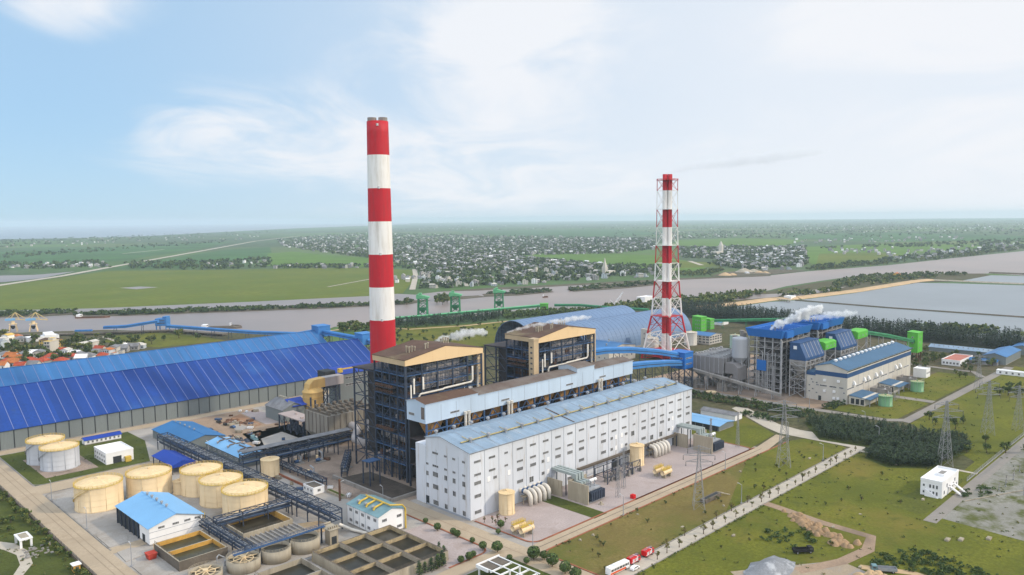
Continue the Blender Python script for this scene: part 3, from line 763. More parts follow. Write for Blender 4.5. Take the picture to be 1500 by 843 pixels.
for i in range(13):
    u = 238 + 12.9 * i
    mb.beam((u, 298.6, 26.5), (u + 6.45, 298.6, 34.6), 0.35); mb.beam((u + 12.9, 298.6, 26.5), (u + 6.45, 298.6, 34.6), 0.35)
    mb.beam((u, 298.6, 20), (u, 312.4, 20), 0.5)
part(mb, "bracing", [M_STEELB], gal)
mb = MB(); mb.box(237.5, 406.5, 299.3, 312, 25.2, 25.6); mb.box(237.5, 406.5, 299.3, 312, 12, 12.3)
part(mb, "floor_deck", [M_DECK], gal)
for k in range(12):
    u = 246 + 14 * k
    mb = MB(); mb.frustum((u - 1.5, u + 1.5, 303, 307, 26), (u - 4.6, u + 4.6, 300.2, 310.8, 34.9)); mb.box(u - 4.6, u + 4.6, 300.2, 310.8, 34.9, 34.98)
    part(mb, "coal_hopper", [M_BROWN], gal)
mb = MB(); mb.box(237.6, 406, 311.4, 311.8, 12.4, 34.9); part(mb, "back_cladding", [M_BODY], gal)
for v, z, w, h in ((309, 38.4, 4.4, 1.2),): window_strip(gal, "end", v, z, w, h, 237, 6, "louvre")
mb = MB(); mb.box(236.93, 236.997, 298.8, 301.4, 37, 43); part(mb, "door", [M_RUSTGREY], gal)
for u in (256, 292, 376, 345): window_strip(gal, "front", u, 37.8, 6, 0.9, 298, 6, "louvre")
for u in (262, 293, 371):                                     # white vent stacks rising past the gallery
    for du in (0, 2.4):
        mb = MB(); mb.lathe((u + du, 296.6, 24), [(0.7, 0), (0.7, 11.5), (0.95, 11.6), (0.95, 13)], 10)
        part(mb, "vent_stack", [M_PIPEW], gal, smooth=False)

# ------------------------------------------------------------------ boiler houses
def boiler_house(u0, label, stair, seed):
    r = random.Random(seed)
    u1, v0, v1, H, HB = u0 + 54, 317.0, 345.0, 61.0, 61.0
    um = (u0 + u1) / 2
    t = thing("boiler_house", label, "boiler house", (um, 331, 0))
    mb = MB()                                                # gabled rust roof
    mb.slab([(u0 - 0.4, v0 - 0.4, 64.1), (um, v0 - 0.4, 68.6), (um, v1 + 0.4, 68.6), (u0 - 0.4, v1 + 0.4, 64.1)], 0.3)
    mb.slab([(um, v0 - 0.4, 68.6), (u1 + 0.4, v0 - 0.4, 64.1), (u1 + 0.4, v1 + 0.4, 64.1), (um, v1 + 0.4, 68.6)], 0.3)
    roof = part(mb, "roof", [M_RUST], t)
    for (a, b, n) in ((u0 + 10, v0 + 9, 5), (u0 + 18, v0 + 6, 2), (um + 12, v0 + 16, 5)):
        for k in range(n):
            x, y = a + (k % 3) * 1.7 + r.uniform(-.3, .3), b + (k // 3) * 2.2
            z = 64.1 + 4.5 * (1 - abs(x - um) / 27)
            mb = MB(); hh = r.uniform(1.8, 3.2)
            mb.lathe((x, y, z - 0.3), [(0.38, 0), (0.38, hh), (0.6, hh + .05), (0.6, hh + .8)], 8)
            part(mb, "safety_vent", [M_CONC], roof)
    mb = MB()
    mb.prism([(u0, H), (u1, H), (u1, 63.95), (um, 68.4), (u0, 63.95)], v0 - 0.2, v0 + 0.2, "y")
    for x in (u0 + 9, u0 + 18, um, u1 - 18, u1 - 9): mb.box(x - .05, x + .05, v0 - 0.25, v0 - 0.2, H, 64 + 4 * (1 - abs(x - um) / 27))
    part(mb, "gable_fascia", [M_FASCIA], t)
    mb = MB()
    mb.box(u0 - 0.2, u0 + 0.2, v0 + 0.2, v1, H, 63.8); mb.box(u1 - 0.2, u1 + 0.2, v0 + 0.2, v1, H, 63.8)
    mb.box(u0, u1, v1 - .2, v1 + .2, H, 63.7)
    for y in (v0 + 7, v0 + 14, v0 + 21): mb.box(u0 - 0.26, u0 - 0.2, y - .08, y + .08, H, 63.8)
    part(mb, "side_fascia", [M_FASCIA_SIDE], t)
    cu = [u0 + 0.6 + (54 - 1.2) * k / 5 for k in range(6)]
    cv = [v0 + 0.6, v0 + 7.4, v0 + 14, v0 + 20.6, v1 - 0.6]
    for x in cu:                                             # columns
        for y in cv:
            if x in (cu[0], cu[-1]) or y in (cv[0], cv[-1]):
                mb = MB(); w = 0.55 if x == cu[0] and y == cv[0] else 0.38
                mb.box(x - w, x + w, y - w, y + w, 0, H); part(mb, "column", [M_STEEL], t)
    for z in (9, 16.5, 24, 31, 37.5, 44, 50, 55.5):          # floor frames with decks and rails
        mb = MB()
        for y in (cv[0], cv[-1]): mb.beam((cu[0], y, z), (cu[-1], y, z), 0.42, 0.55)
        for x in (cu[0], cu[-1]): mb.beam((x, cv[0], z), (x, cv[-1], z), 0.42, 0.55)
        for x in cu: mb.beam((x, cv[0], z - .05), (x, cv[0] + 7, z - .05), 0.3)
        if z in (24, 37.5, 44): mb.box(u0 + 0.8, u1 - 0.8, v0 + 1, v0 + 5.5, z + .3, z + .45, 1); mb.box(u0 + .8, u0 + 7, v0 + 5.5, v1 - 1, z + .3, z + .45, 1)
        else: mb.box(u0 + 0.8, u1 - 0.8, v0 + 3.2, v0 + 5.5, z + .3, z + .45, 1); mb.box(u0 + 3, u0 + 7, v0 + 5.5, v1 - 1, z + .3, z + .45, 1)
        for dz in (0.9, 1.5):
            mb.beam((cu[0], cv[0] - .1, z + dz), (cu[-1], cv[0] - .1, z + dz), 0.12); mb.beam((cu[0] - .1, cv[0], z + dz), (cu[0] - .1, cv[-1], z + dz), 0.12)
        part(mb, "floor_frame", [M_STEELB, M_DECK], t)
    mb = MB()
    zs = [0, 9, 16.5, 24, 31, 37.5, 44, 50, 55.5, 61]
    for i in range(5):
        for j in range(9):
            if r.random() < 0.42 or j == 8:
                a, b = (cu[i], cu[i + 1]) if r.random() < .5 else (cu[i + 1], cu[i])
                mb.beam((a, cv[0] + .1, zs[j]), (b, cv[0] + .1, zs[j + 1]), 0.3)
    for i in range(4):
        for j in range(9):
            if r.random() < 0.5:
                a, b = (cv[i], cv[i + 1]) if r.random() < .5 else (cv[i + 1], cv[i])
                mb.beam((cu[0] + .1, a, zs[j]), (cu[0] + .1, b, zs[j + 1]), 0.3)
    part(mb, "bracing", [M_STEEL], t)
    mb = MB()                                                # secondary girts, posts and rails
    for j in range(9):
        for f in (.33, .66):
            z = zs[j] + (zs[j + 1] - zs[j]) * f
            mb.beam((cu[0], cv[0] + .3, z), (cu[-1], cv[0] + .3, z), .16); mb.beam((cu[0] + .3, cv[0], z), (cu[0] + .3, cv[-1], z), .16)
    for i in range(5):
        for f in (.33, .66): x = cu[i] + (cu[i + 1] - cu[i]) * f; mb.beam((x, cv[0] + .35, 0), (x, cv[0] + .35, 61), .18)
    for i in range(4): y = (cv[i] + cv[i + 1]) / 2; mb.beam((cu[0] + .35, y, 0), (cu[0] + .35, y, 61), .2); mb.beam((cu[0] + 3.5, y, 0), (cu[0] + 3.5, y, 61), .25)
    part(mb, "girts", [M_STEEL], t)
    mb = MB()
    mb.box(u0 + 9, u1 - 8, v0 + 7, v1 - 3, 14, 60); mb.frustum((u0 + 20, u1 - 20, v0 + 12, v1 - 8, 7), (u0 + 9, u1 - 8, v0 + 7, v1 - 3, 13.99))
    for k in range(6): mb.box(u0 + 8.8, u1 - 7.8, v0 + 6.8, v1 - 2.8, 17 + 7 * k, 17.7 + 7 * k, 1)
    for k in range(7): mb.box(u0 + 10 + 5.3 * k, u0 + 10.5 + 5.3 * k, v0 + 6.7, v0 + 7, 15, 59, 1)
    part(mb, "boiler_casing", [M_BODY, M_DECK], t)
    mb = MB()
    mb.box(u0 + 15, u1 - 9, v0 + 3.6, v0 + 6.6, 46.5, 55); mb.box(u0 + 17, u1 - 14, v0 + 3.8, v0 + 6.6, 56, 59.4)
    for k in range(9): mb.box(u0 + 16 + 3.4 * k, u0 + 16.3 + 3.4 * k, v0 + 3.4, v0 + 3.6, 46.5, 55)
    part(mb, "upper_casing", [M_BODYL], t)
    for k in range(52):
        if k % 2:
            x, y, z = r.uniform(u0 + 2, u1 - 6), r.choice([v0 + 1.5, v0 + 3, v0 + 4.5]), r.choice(zs[1:8]) + .5
            w, d = r.uniform(1.2, 4), r.uniform(.8, 1.8)
        else:
            x, y, z = u0 + r.uniform(1.5, 6), r.uniform(v0 + 5, v1 - 4), r.choice(zs[1:8]) + .5
            w, d = r.uniform(.8, 1.8), r.uniform(1, 3.2)
        mb = MB(); h = r.uniform(1, 3.6); mb.box(x, x + w, y, y + d, z, z + h); mb.box(x + .1, x + w - .1, y + .1, y + d - .1, z + h, z + h + .3)
        part(mb, "equipment_cabinet", [r.choice([M_RUSTSTEEL, M_RUSTSTEEL, M_STEEL, M_BODYL, M_CONCD])], t)
    for k in range(14):
        x, z = r.uniform(u0 + 3, u1 - 4), r.choice(zs[1:7]); mb = MB()
        mb.tube([(x, v0 + 2.2, z), (x, v0 + 2.2, z + r.uniform(6, 14))], r.uniform(.2, .5), 6)
        part(mb, "riser_pipe", [r.choice([M_STEEL, M_PIPEG, M_RUSTSTEEL])], t)
    def pipe(pts, rr=0.55): part_mb = MB(); part_mb.tube(pts, rr, 8); part(part_mb, "steam_pipe", [M_PIPEW], t, smooth=True)
    y = v0 - 0.9
    pipe([(u0 + 8, y, 36), (u0 + 8, y, 44.4), (u0 + 9, y, 45.4), (u0 + 24, y, 45.5), (u0 + 25, y, 45.9), (u0 + 44, y, 46.4), (u0 + 45.2, y, 47.4), (u0 + 45.2, y, 55)])
    pipe([(u0 + 5, y + .2, 46), (u0 + 5, y + .2, 54)], .5); pipe([(u0 + 11, y + .2, 47.5), (u0 + 11, y + .2, 54)], .5)
    pipe([(u0 + 49, y, 54), (u0 + 49, y, 37.5), (u0 + 48, y, 36.5), (u0 + 40, y, 36.3)]); pipe([(u0 + 3, y + .2, 36), (u0 + 3, y + .2, 51)], .4)
    for k in range(26):                                      # weathered wind-screens hung between the floors
        j = r.randint(0, 7); i = r.randint(0, 4); mb = MB()
        if k % 2: mb.box(cu[i] + .5, cu[i + 1] - .5, v0 + 5.7, v0 + 5.85, zs[j] + .6, zs[j + 1] - .4)
        else: i = min(i, 3); mb.box(u0 + 7.1, u0 + 7.25, cv[i] + .5, cv[i + 1] - .5, zs[j] + .6, zs[j + 1] - .4)
        part(mb, "wind_screen", [r.choice([M_RUSTSTEEL, M_BODY, M_BODY, M_CONCD, M_BODYL])], t)
    mb = MB()                                                # burner platforms on the end
    for z in (46, 48.5, 26):
        mb.box(u0 - 3.4, u0 + 2, v0 + 8, v1 - 4, z, z + .35)
        for k in range(9): mb.box(u0 - 2.6, u0 - 1.4, v0 + 9 + 1.6 * k, v0 + 9.8 + 1.6 * k, z + .4, z + 1.4, 1)
        mb.beam((u0 - 3.4, v0 + 8, z + 1.5), (u0 - 3.4, v1 - 4, z + 1.5), .15)
    part(mb, "side_platform", [M_DECK, M_RUSTSTEEL], t)
    mb = MB()                                                # lower frame behind
    for x in (u0 + .6, u0 + 13, u0 + 26, u0 + 40, u1 - .6):
        for y in (v1 + 9, v1 + 19): mb.box(x - .35, x + .35, y - .35, y + .35, 0, 55)
    for z in (8, 16, 24, 32, 40, 48, 54.5):
        for y in (v1 + 9, v1 + 19): mb.beam((u0 + .6, y, z), (u1 - .6, y, z), .4)
        for x in (u0 + .6, u1 - .6): mb.beam((x, v1, z), (x, v1 + 19, z), .4)
    for z in (0, 8, 16, 24, 32, 40, 46):
        a, b = (v1 + 9, v1 + 19) if r.random() < .5 else (v1 + 19, v1 + 9)
        mb.beam((u0 + .7, a, z), (u0 + .7, b, z + 8), .3); mb.beam((u0 + .7, v1, z), (u0 + .7, v1 + 9, z + 8), .3)
    part(mb, "rear_frame", [M_STEEL], t)
    mb = MB(); mb.slab([(u0, v1 + .5, 55.6), (u1, v1 + .5, 55.6), (u1, v1 + 20, 55), (u0, v1 + 20, 55)], .4)
    part(mb, "rear_roof", [M_DECK], t)
    mb = MB()
    mb.box(u0 + 2, u1 - 6, v1 + 1, v1 + 8, 12, 54); mb.frustum((u0 + 8, u1 - 8, v1 + 10, v1 + 16, 8), (u0 + 6, u1 - 6, v1 + 8.1, v1 + 18, 30)); mb.box(u0 + 3, u1 - 3, v1 + 4, v1 + 17, 9, 9.4)
    part(mb, "flue_duct", [M_BODY], t)
    mb = MB()
    mb.box(u0 + 5, u0 + 6.4, v0 + 7, v1 + 16, 19, 25); part(mb, "gas_duct", [M_BODYL], t)
    if stair:
        mb = MB()
        mb.box(u0 - 5, u0 - 0.9, v0 - 1.2, v0 + 3, 0, 63); mb.box(u0 - 5.3, u0 - .6, v0 - 1.5, v0 + 3.3, 63, 64.2)
        for k in range(18): mb.box(u0 - 5.12, u0 - 5, v0, v0 + 1.6, 4 + 3.2 * k, 5 + 3.2 * k, 1)
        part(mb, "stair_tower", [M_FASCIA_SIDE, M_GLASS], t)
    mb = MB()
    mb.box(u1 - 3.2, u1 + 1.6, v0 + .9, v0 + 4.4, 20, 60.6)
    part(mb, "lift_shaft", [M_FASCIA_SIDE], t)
    return t
boiler_house(239.5, "open steel boiler house with cream gable nearest the tall striped chimney", False, 3)
boiler_house(338.5, "open steel boiler house with cream gable and a tan stair tower at its corner", True, 8)

# coal store pens at the foot of the near boiler house
m = thing("low_wall", "grey concrete retaining wall at the foot of the near boiler house", "wall", (222, 316, 0))
mb = MB(); mb.box(217, 218, 300, 352, 0, 2.0); mb.box(218, 240, 300, 301, 0, 2.0); part(mb, "wall_face", [M_CONCG], m)
lone((lambda b: (b.prism([(219, 304), (236, 304), (236, 345), (219, 348)], .16, .9, "z"), b)[1])(MB()), "coal_bed", [mat("brown_coal_dust", (.085, .068, .056), .95, .4, .25, fine=.4, bump=.5)], "flat bed of dark brown coal dust inside the low wall by the boiler house", "coal", (228, 325, 0))
t = thing("kiosk_canopy", "small grey-blue flat canopy on posts beside the near boiler house", "canopy", (226, 328, 0))
mb = MB(); mb.slab([(222, 325, 13.5), (229, 325, 13.5), (229, 332, 13), (222, 332, 13)], .4); part(mb, "roof", [M_STEELB], t)
for x, y in ((222.5, 325.5), (228.5, 325.5), (228.5, 331.5), (222.5, 331.5)):
    mb = MB(); mb.box(x - .25, x + .25, y - .25, y + .25, 0, 13); part(mb, "post", [M_STEEL], t)

# ------------------------------------------------------------------ tall striped chimney
chim = thing("striped_chimney", "tall concrete chimney in broad red and white bands behind the near boiler house", "chimney", (315, 441, 0))
ZT = 201.0
def rad_at(z): return 9.3 - 2.1 * z / ZT
edges = [ZT, 178.6, 156.4, 134.2, 112.0, 89.8, 67.4, 0]
for k in range(len(edges) - 1):
    z1, z0 = edges[k], edges[k + 1]
    mb = MB(); n = 3
    prof = [(rad_at(z0 + (z1 - z0) * i / n), z0 + (z1 - z0) * i / n + (0.0 if i or not k else 0)) for i in range(n + 1)]
    mb.lathe((315, 441, 0), prof, 48, cap0=(k == len(edges) - 2), cap1=(k == 0))
    b = part(mb, "band", [M_RED if k % 2 == 0 else M_WBAND], chim, smooth=False)
    for p in b.data.polygons: p.use_smooth = len(p.vertices) == 4
for dx, dy in ((-2.6, 2.6), (2.6, -2.6)):
    mb = MB(); mb.lathe((315 + dx, 441 + dy, ZT), [(3.0, -.5), (3.0, 2.6), (2.6, 2.6), (2.6, 1.0)], 20, cap1=True); part(mb, "flue", [M_CONCG], chim)
for z in (198, 156.6, 112.2, 67.6):
    mb = MB(); a = rad(-45 - 90 + 8)
    x, y = 315 + math.cos(a) * rad_at(z), 441 + math.sin(a) * rad_at(z)
    mb.box(x - .6, x + .5, y - .6, y + .5, z - .5, z + 1); part(mb, "warning_lamp", [M_FRAME], chim)

# ------------------------------------------------------------------ coal sheds
def coal_shed(v0, v1, vr, ze, zr, u0, u1, label, mroof, wall_front):
    t = thing("coal_shed", label, "shed", ((u0 + u1) / 2, vr, 0))
    mb = MB()
    n = int((u1 - u0) / 7.4)
    mb.prism([(v0 + .1, 0), (v0 + .1, ze - .2), (vr, zr - .5), (v1 - .1, ze - .2), (v1 - .1, 0)], u0 + .3, u1 - .3, "x")
    if wall_front:
        for k in range(n + 1):
            u = u0 + (u1 - u0) * k / n
            mb.box(u - .22, u + .22, v0 - .12, v0 + .1, 0, ze, 1)
        mb.box(u0, u1, v0 - .02, v0 + .1, ze - .5, ze, 1); mb.box(u0, u1, v0 - .3, v0 + .1, 0, .6, 2)
    part(mb, "wall", [M_SHEDWALL, M_DARKGAP, M_CONCG], t)
    mb = MB()
    mb.slab([(u0, v0 - .7, ze), (u1, v0 - .7, ze), (u1, vr, zr), (u0, vr, zr)], .3)
    mb.slab([(u0, vr, zr), (u1, vr, zr), (u1, v1, ze), (u0, v1, ze)], .3)
    for k in range(n + 1):
        u = min(max(u0 + (u1 - u0) * k / n, u0 + .2), u1 - .2)
        mb.slab([(u - .16, v0 - .66, ze + .12), (u + .16, v0 - .66, ze + .12), (u + .16, vr - .05, zr + .12), (u - .16, vr - .05, zr + .12)], .16, 1)
    mb.beam((u0, vr, zr), (u1, vr, zr), .9, .35)
    part(mb, "roof", [mroof, M_RIB], t)
    return t
coal_shed(541, 615, 578, 12, 32, 40, 386, "very long deep blue coal shed with grey walls, the nearer of two", M_SHED, True)
coal_shed(615.6, 690, 652, 12, 32, 20, 390, "long paler blue coal shed roof behind the deep blue one", M_SHED2, False)
def gallery_house(name, label, cat, x0, x1, y0, y1, z0, z1, m=M_BLUEG, leg=True, win=True, group=None):
    t = thing(name, label, cat, ((x0 + x1) / 2, (y0 + y1) / 2, 0), group)
    mb = MB(); mb.box(x0, x1, y0, y1, z0, z1); part(mb, "wall", [m], t)
    mb = MB(); mb.slab([(x0 - .4, y0 - .4, z1 + .3), (x1 + .4, y0 - .4, z1 + .3), (x1 + .4, y1 + .4, z1 + .6), (x0 - .4, y1 + .4, z1 + .6)], .3); part(mb, "roof", [m], t)
    if win:
        for k in range(2):
            z = z0 + (z1 - z0) * (0.3 + .36 * k)
            window_strip(t, "front", (x0 + x1) / 2, z, (x1 - x0) * .7, .8, y0, 6); window_strip(t, "end", (y0 + y1) / 2, z, (y1 - y0) * .7, .8, x0, 6)
    if leg and z0 > 3:
        for x in (x0 + .5, x1 - .5):
            for y in (y0 + .5, y1 - .5):
                mb = MB(); mb.box(x - .35, x + .35, y - .35, y + .35, 0, z0); part(mb, "leg", [M_STEEL], t)
        mb = MB(); nz = max(1, int(z0 / 6))
        for j in range(nz):
            za, zb = z0 * j / nz, z0 * (j + 1) / nz
            for (a, b) in (((x0 + .5, y0 + .5), (x1 - .5, y0 + .5)), ((x0 + .5, y0 + .5), (x0 + .5, y1 - .5)), ((x1 - .5, y0 + .5), (x1 - .5, y1 - .5)), ((x0 + .5, y1 - .5), (x1 - .5, y1 - .5))):
                mb.beam((*a, za), (*b, zb), .25); mb.beam((*b, za), (*a, zb), .25); mb.beam((*a, zb - .2), (*b, zb - .2), .3)
        part(mb, "bracing", [M_STEEL], t)
    return t
gallery_house("transfer_house", "blue head house at the end ridge of the paler blue shed", "transfer house", 388, 401, 646, 658, 26, 36, win=False)
gallery_house("transfer_house", "blue head house at the end ridge of the nearer deep blue shed", "transfer house", 387, 399, 572, 584, 26.5, 36, win=False)
gallery_house("transfer_house", "low blue junction house beside the foot of the tall striped chimney", "transfer house", 404, 414, 560, 570, 17, 25, win=False)

def conveyor(name, label, pts, w, h, m, legs=18, mleg=M_STEEL, cat="conveyor", group=None, roofm=None):
    """Enclosed conveyor gallery along points (x,y,z of its floor) on trestles."""
    t = thing(name, label, cat, (pts[0][0], pts[0][1], 0), group)
    mb = MB()
    for a, b in zip(pts[:-1], pts[1:]):
        d = Vector((b[0] - a[0], b[1] - a[1], 0)).normalized(); n = Vector((-d.y, d.x, 0)) * w / 2
        A, B = Vector(a), Vector(b); U = Vector((0, 0, h)); U2 = Vector((0, 0, h * 1.25))
        vs = [A - n, A + n, A + n + U, A + U2, A - n + U, B - n, B + n, B + n + U, B + U2, B - n + U]
        mb.solid(vs, [(0, 1, 6, 5), (1, 2, 7, 6), (4, 0, 5, 9), (0, 4, 3, 2, 1), (5, 6, 7, 8, 9)], 0)
        mb.solid(vs, [(2, 3, 8, 7), (3, 4, 9, 8)], 1 if roofm else 0)
        mb.beam(A - n * 1.02 + Vector((0, 0, h * .5)), B - n * 1.02 + Vector((0, 0, h * .5)), .1, h * .12, 2)
    part(mb, "gallery", [m, roofm or m, M_DARKGAP], t)
    i = 0; L = 0
    for a, b in zip(pts[:-1], pts[1:]):
        A, B = Vector(a), Vector(b); n = max(1, int((B - A).length / legs)) if legs else 0
        d = Vector((b[0] - a[0], b[1] - a[1], 0)).normalized(); nn = Vector((-d.y, d.x, 0)) * w / 2
        for k in range(n):
            p = A.lerp(B, (k + .5) / n)
            if p.z < 2: continue
            mb = MB()
            for s in (-1, 1):
                q = p + nn * s; mb.beam((q.x + nn.x * s * .3, q.y + nn.y * s * .3, 0), tuple(q), .35)
            nz = max(1, int(p.z / 5))
            for j in range(nz):
                za, zb = p.z * j / nz, p.z * (j + 1) / nz
                mb.beam((p.x - nn.x, p.y - nn.y, za), (p.x + nn.x, p.y + nn.y, zb), .2)
                mb.beam((p.x - nn.x, p.y - nn.y, zb - .2), (p.x + nn.x, p.y + nn.y, zb - .2), .25)
            part(mb, "trestle", [mleg], t)
    return t
conveyor("conveyor_gallery", "blue gallery linking the two head houses at the ends of the coal sheds", [(394, 645, 28.5), (393, 585, 28.5)], 4, 3.4, M_BLUEG)
conveyor("conveyor_gallery", "blue gallery descending from the deep blue shed's head house behind the chimney", [(393, 572, 28), (409, 545, 18), (414, 470, 15)], 4, 3.2, M_BLUEG)

# ------------------------------------------------------------------ blue conveyor bridge right of the boiler houses
gallery_house("transfer_tower", "bright blue transfer tower on dark steel legs behind the turbine hall's far end", "transfer tower", 518, 530, 330, 343, 17.5, 30, M_BLUEP)
conveyor("conveyor_bridge", "upper blue conveyor bridge curving from the far boiler house to the blue tower", [(394, 334, 43), (425, 336, 41.5), (455, 336.5, 38), (490, 337.5, 32), (518, 337.5, 26)], 5, 3.6, M_BLUEG, 22)
conveyor("conveyor_bridge", "lower blue conveyor bridge from the bunker gallery to the blue tower", [(407.6, 305.5, 36.5), (440, 313, 32.5), (480, 324, 26.5), (518, 334.5, 20)], 5, 3.6, M_BLUEG, 20)

# ------------------------------------------------------------------ lattice chimney
lat = thing("lattice_chimney", "red and white lattice tower carrying two smoking flues", "chimney", (633.7, 424.3, 0))
LX, LY = 633.7, 424.3
def half(z):
    for (z0, a0), (z1, a1) in zip(((0, 16.8), (41, 10.2), (74, 8.2), (118, 7.1), (178, 6.8)), ((41, 10.2), (74, 8.2), (118, 7.1), (178, 6.8), (200, 6.8))):
        if z <= z1: return a0 + (a1 - a0) * (z - z0) / (z1 - z0)
LZ = [0, 7, 24, 41, 58, 74.5, 91.5, 108.5, 125.5, 142.5, 160, 171]
for sx in (-1, 1):
    for sy in (-1, 1):
        for k in range(len(LZ) - 1):
            z0, z1 = LZ[k], LZ[k + 1]; w = 2.0 - 1.3 * min(1, z0 / 120)
            mb = MB(); mb.tube([(LX + sx * half(z0), LY + sy * half(z0), z0), (LX + sx * half(z1), LY + sy * half(z1), z1)], w / 2, 8)
            part(mb, "leg", [M_RED if k % 2 == 0 else M_WBAND], lat)
for k in range(len(LZ) - 1):
    z0, z1 = LZ[k], LZ[k + 1]; a0, a1 = half(z0), half(z1); am = (a0 + a1) / 2; zm = (z0 + z1) / 2; w = max(.22, .5 - z0 / 400)
    mb = MB()
    cs = [(-1, -1), (1, -1), (1, 1), (-1, 1)]
    for i in range(4):
        (ax, ay), (bx, by) = cs[i], cs[(i + 1) % 4]
        P0, Q0 = (LX + ax * a0, LY + ay * a0, z0), (LX + bx * a0, LY + by * a0, z0)
        P1, Q1 = (LX + ax * a1, LY + ay * a1, z1), (LX + bx * a1, LY + by * a1, z1)
        mb.beam(P0, Q1, w); mb.beam(Q0, P1, w); mb.beam(P1, Q1, w * 1.1)
        if k < 4:
            c_ = [tuple((a + b) / 2 for a, b in zip(p, q)) for p, q in ((P0, P1), (Q0, Q1), (P1, Q1), (P0, Q0))]
            mb.beam(c_[0], c_[2], w * .6); mb.beam(c_[1], c_[2], w * .6)
        if k in (0, 1, 2, 3): mb.beam(((P0[0] + P1[0]) / 2, (P0[1] + P1[1]) / 2, zm), ((Q0[0] + Q1[0]) / 2, (Q0[1] + Q1[1]) / 2, zm), w * .7)
    part(mb, "bracing", [M_RED if k % 2 == 0 else M_WBAND], lat)
for z in (7, 41, 74.5, 108.5, 142.5, 170):
    a = half(z) + .8
    mb = MB(); mb.box(LX - a, LX + a, LY - a, LY + a, z - .15, z + .15)
    if z == 7: mb.box(LX - 9, LX + 9, LY - 9, LY + 9, 1, 6.6)
    for s in (-1, 1):
        mb.beam((LX - a, LY + s * a, z + 1.1), (LX + a, LY + s * a, z + 1.1), .15); mb.beam((LX + s * a, LY - a, z + 1.1), (LX + s * a, LY + a, z + 1.1), .15)
    part(mb, "platform", [M_RED if z in (7, 41, 170) else M_WBAND], lat)
FZ = [0, 24, 41, 58, 74.5, 91.5, 108.5, 125.5, 142.5, 160, 175.5]
for s in (-1, 1):
    fl = None
    for k in range(len(FZ) - 1):
        mb = MB(); mb.lathe((LX + s * 1.62, LY - s * 1.62, 0), [(2.25, FZ[k]), (2.25, FZ[k + 1])], 20, cap0=False, cap1=(k == 9))
        o = part(mb, "flue" if fl is None else "flue_band", [M_RED if k % 2 == 1 else M_WBAND], lat if fl is None else fl)
        for p in o.data.polygons: p.use_smooth = len(p.vertices) == 4
        fl = fl or o
# ------------------------------------------------------------------ storage tanks
def tank(u, v, r, h, label, mshell=None, mroof=None, rail=True, dome=2.0, name="storage_tank", stairs=True, a_stair=200, ring=True):
    mshell, mroof = mshell or M_CREAM, mroof or M_CREAMROOF
    t = thing(name, label, "tank", (u, v, 0))
    mb = MB(); mb.lathe((u, v, 0), [(r + .25, 0.1), (r + .25, .6), (r, .6), (r, h)], 40, cap0=True, cap1=False)
    for k in range(10):
        a = 2 * math.pi * k / 10 + .3
        mb.beam((u + (r + .03) * math.cos(a), v + (r + .03) * math.sin(a), .7), (u + (r + .03) * math.cos(a), v + (r + .03) * math.sin(a), h - .1), .16, .1, 1)
    for z in ([h * .25, h * .5, h * .75] if ring else []): mb.lathe((u, v, z), [(r, 0), (r + .05, .02), (r + .05, .12), (r, .14)], 40, 0, False, False)
    o = part(mb, "shell", [mshell, M_CREAMROOF if mshell is M_CREAM else M_SEAM], t)
    for p in o.data.polygons: p.use_smooth = p.area > 1.2
    mb = MB(); prof = [(r + .3, h), (r + .3, h + .15), (r * .72, h + dome * .52), (r * .4, h + dome * .84), (r * .12, h + dome)]
    mb.lathe((u, v, 0), prof, 40)
    for k in range(20):
        a = 2 * math.pi * k / 20
        for (ra, za), (rb, zb) in zip(prof[1:-1], prof[2:]):
            mb.beam((u + ra * math.cos(a), v + ra * math.sin(a), za + .02), (u + rb * math.cos(a), v + rb * math.sin(a), zb + .02), .14, .12, 1)
    mb.lathe((u, v, h + dome - .1), [(.7, 0), (.7, .8), (.3, .9)], 10)
    part(mb, "roof", [mroof, M_CREAM], t)
    if rail:
        mb = MB(); n = 36
        for k in range(n):
            a, b = 2 * math.pi * k / n, 2 * math.pi * (k + 1) / n
            P = lambda q, z, rr=r + .2: (u + rr * math.cos(q), v + rr * math.sin(q), z)
            mb.beam(P(a, h + .15), P(a, h + 1.3), .12)
            for z in (h + .75, h + 1.3): mb.beam(P(a, z), P(b, z), .12)
        mb.lathe((u, v, h), [(r + .3, .16), (r + .3, .3), (r - .5, .3)], 36, 0, False, False)
        part(mb, "railing", [M_YELLOW], t)
    if stairs:
        mb = MB(); n = 18
        for k in range(n):
            a, b = rad(a_stair + 100 * k / n), rad(a_stair + 100 * (k + 1) / n)
            for rr, dz, w in ((r + .45, 0, .5), (r + .9, 1.0, .1)):
                mb.beam((u + rr * math.cos(a), v + rr * math.sin(a), .8 + (h - .8) * k / n + dz), (u + rr * math.cos(b), v + rr * math.sin(b), .8 + (h - .8) * (k + 1) / n + dz), w, .12)
        part(mb, "stair", [M_YELLOW if mshell is M_CREAM else M_PIPEG], t)
    return t
tank(123.6, 481, 9.6, 11.5, "silver tank with cream roof, the nearer of two beside the perimeter road", M_SILVER, a_stair=120)
tank(121.5, 499.5, 9.6, 12.2, "silver tank with cream roof, the one nearer the coal shed", M_SILVER, a_stair=120)
tank(118.4, 399.8, 10.4, 11.5, "cream tank standing alone nearest the perimeter road", a_stair=130)
tank(141.5, 399, 10.4, 11.0, "cream tank behind the sky blue roofed pump house", a_stair=40)
tank(161.5, 384, 10.0, 11.2, "cream tank farthest along the row of three by the pipe rack", a_stair=0)
tank(161.8, 362.5, 9.9, 11.0, "middle cream tank in the row of three by the pipe rack", a_stair=0)
tank(163.4, 341, 10.2, 11.0, "cream tank nearest the open basins in the row of three", a_stair=0)
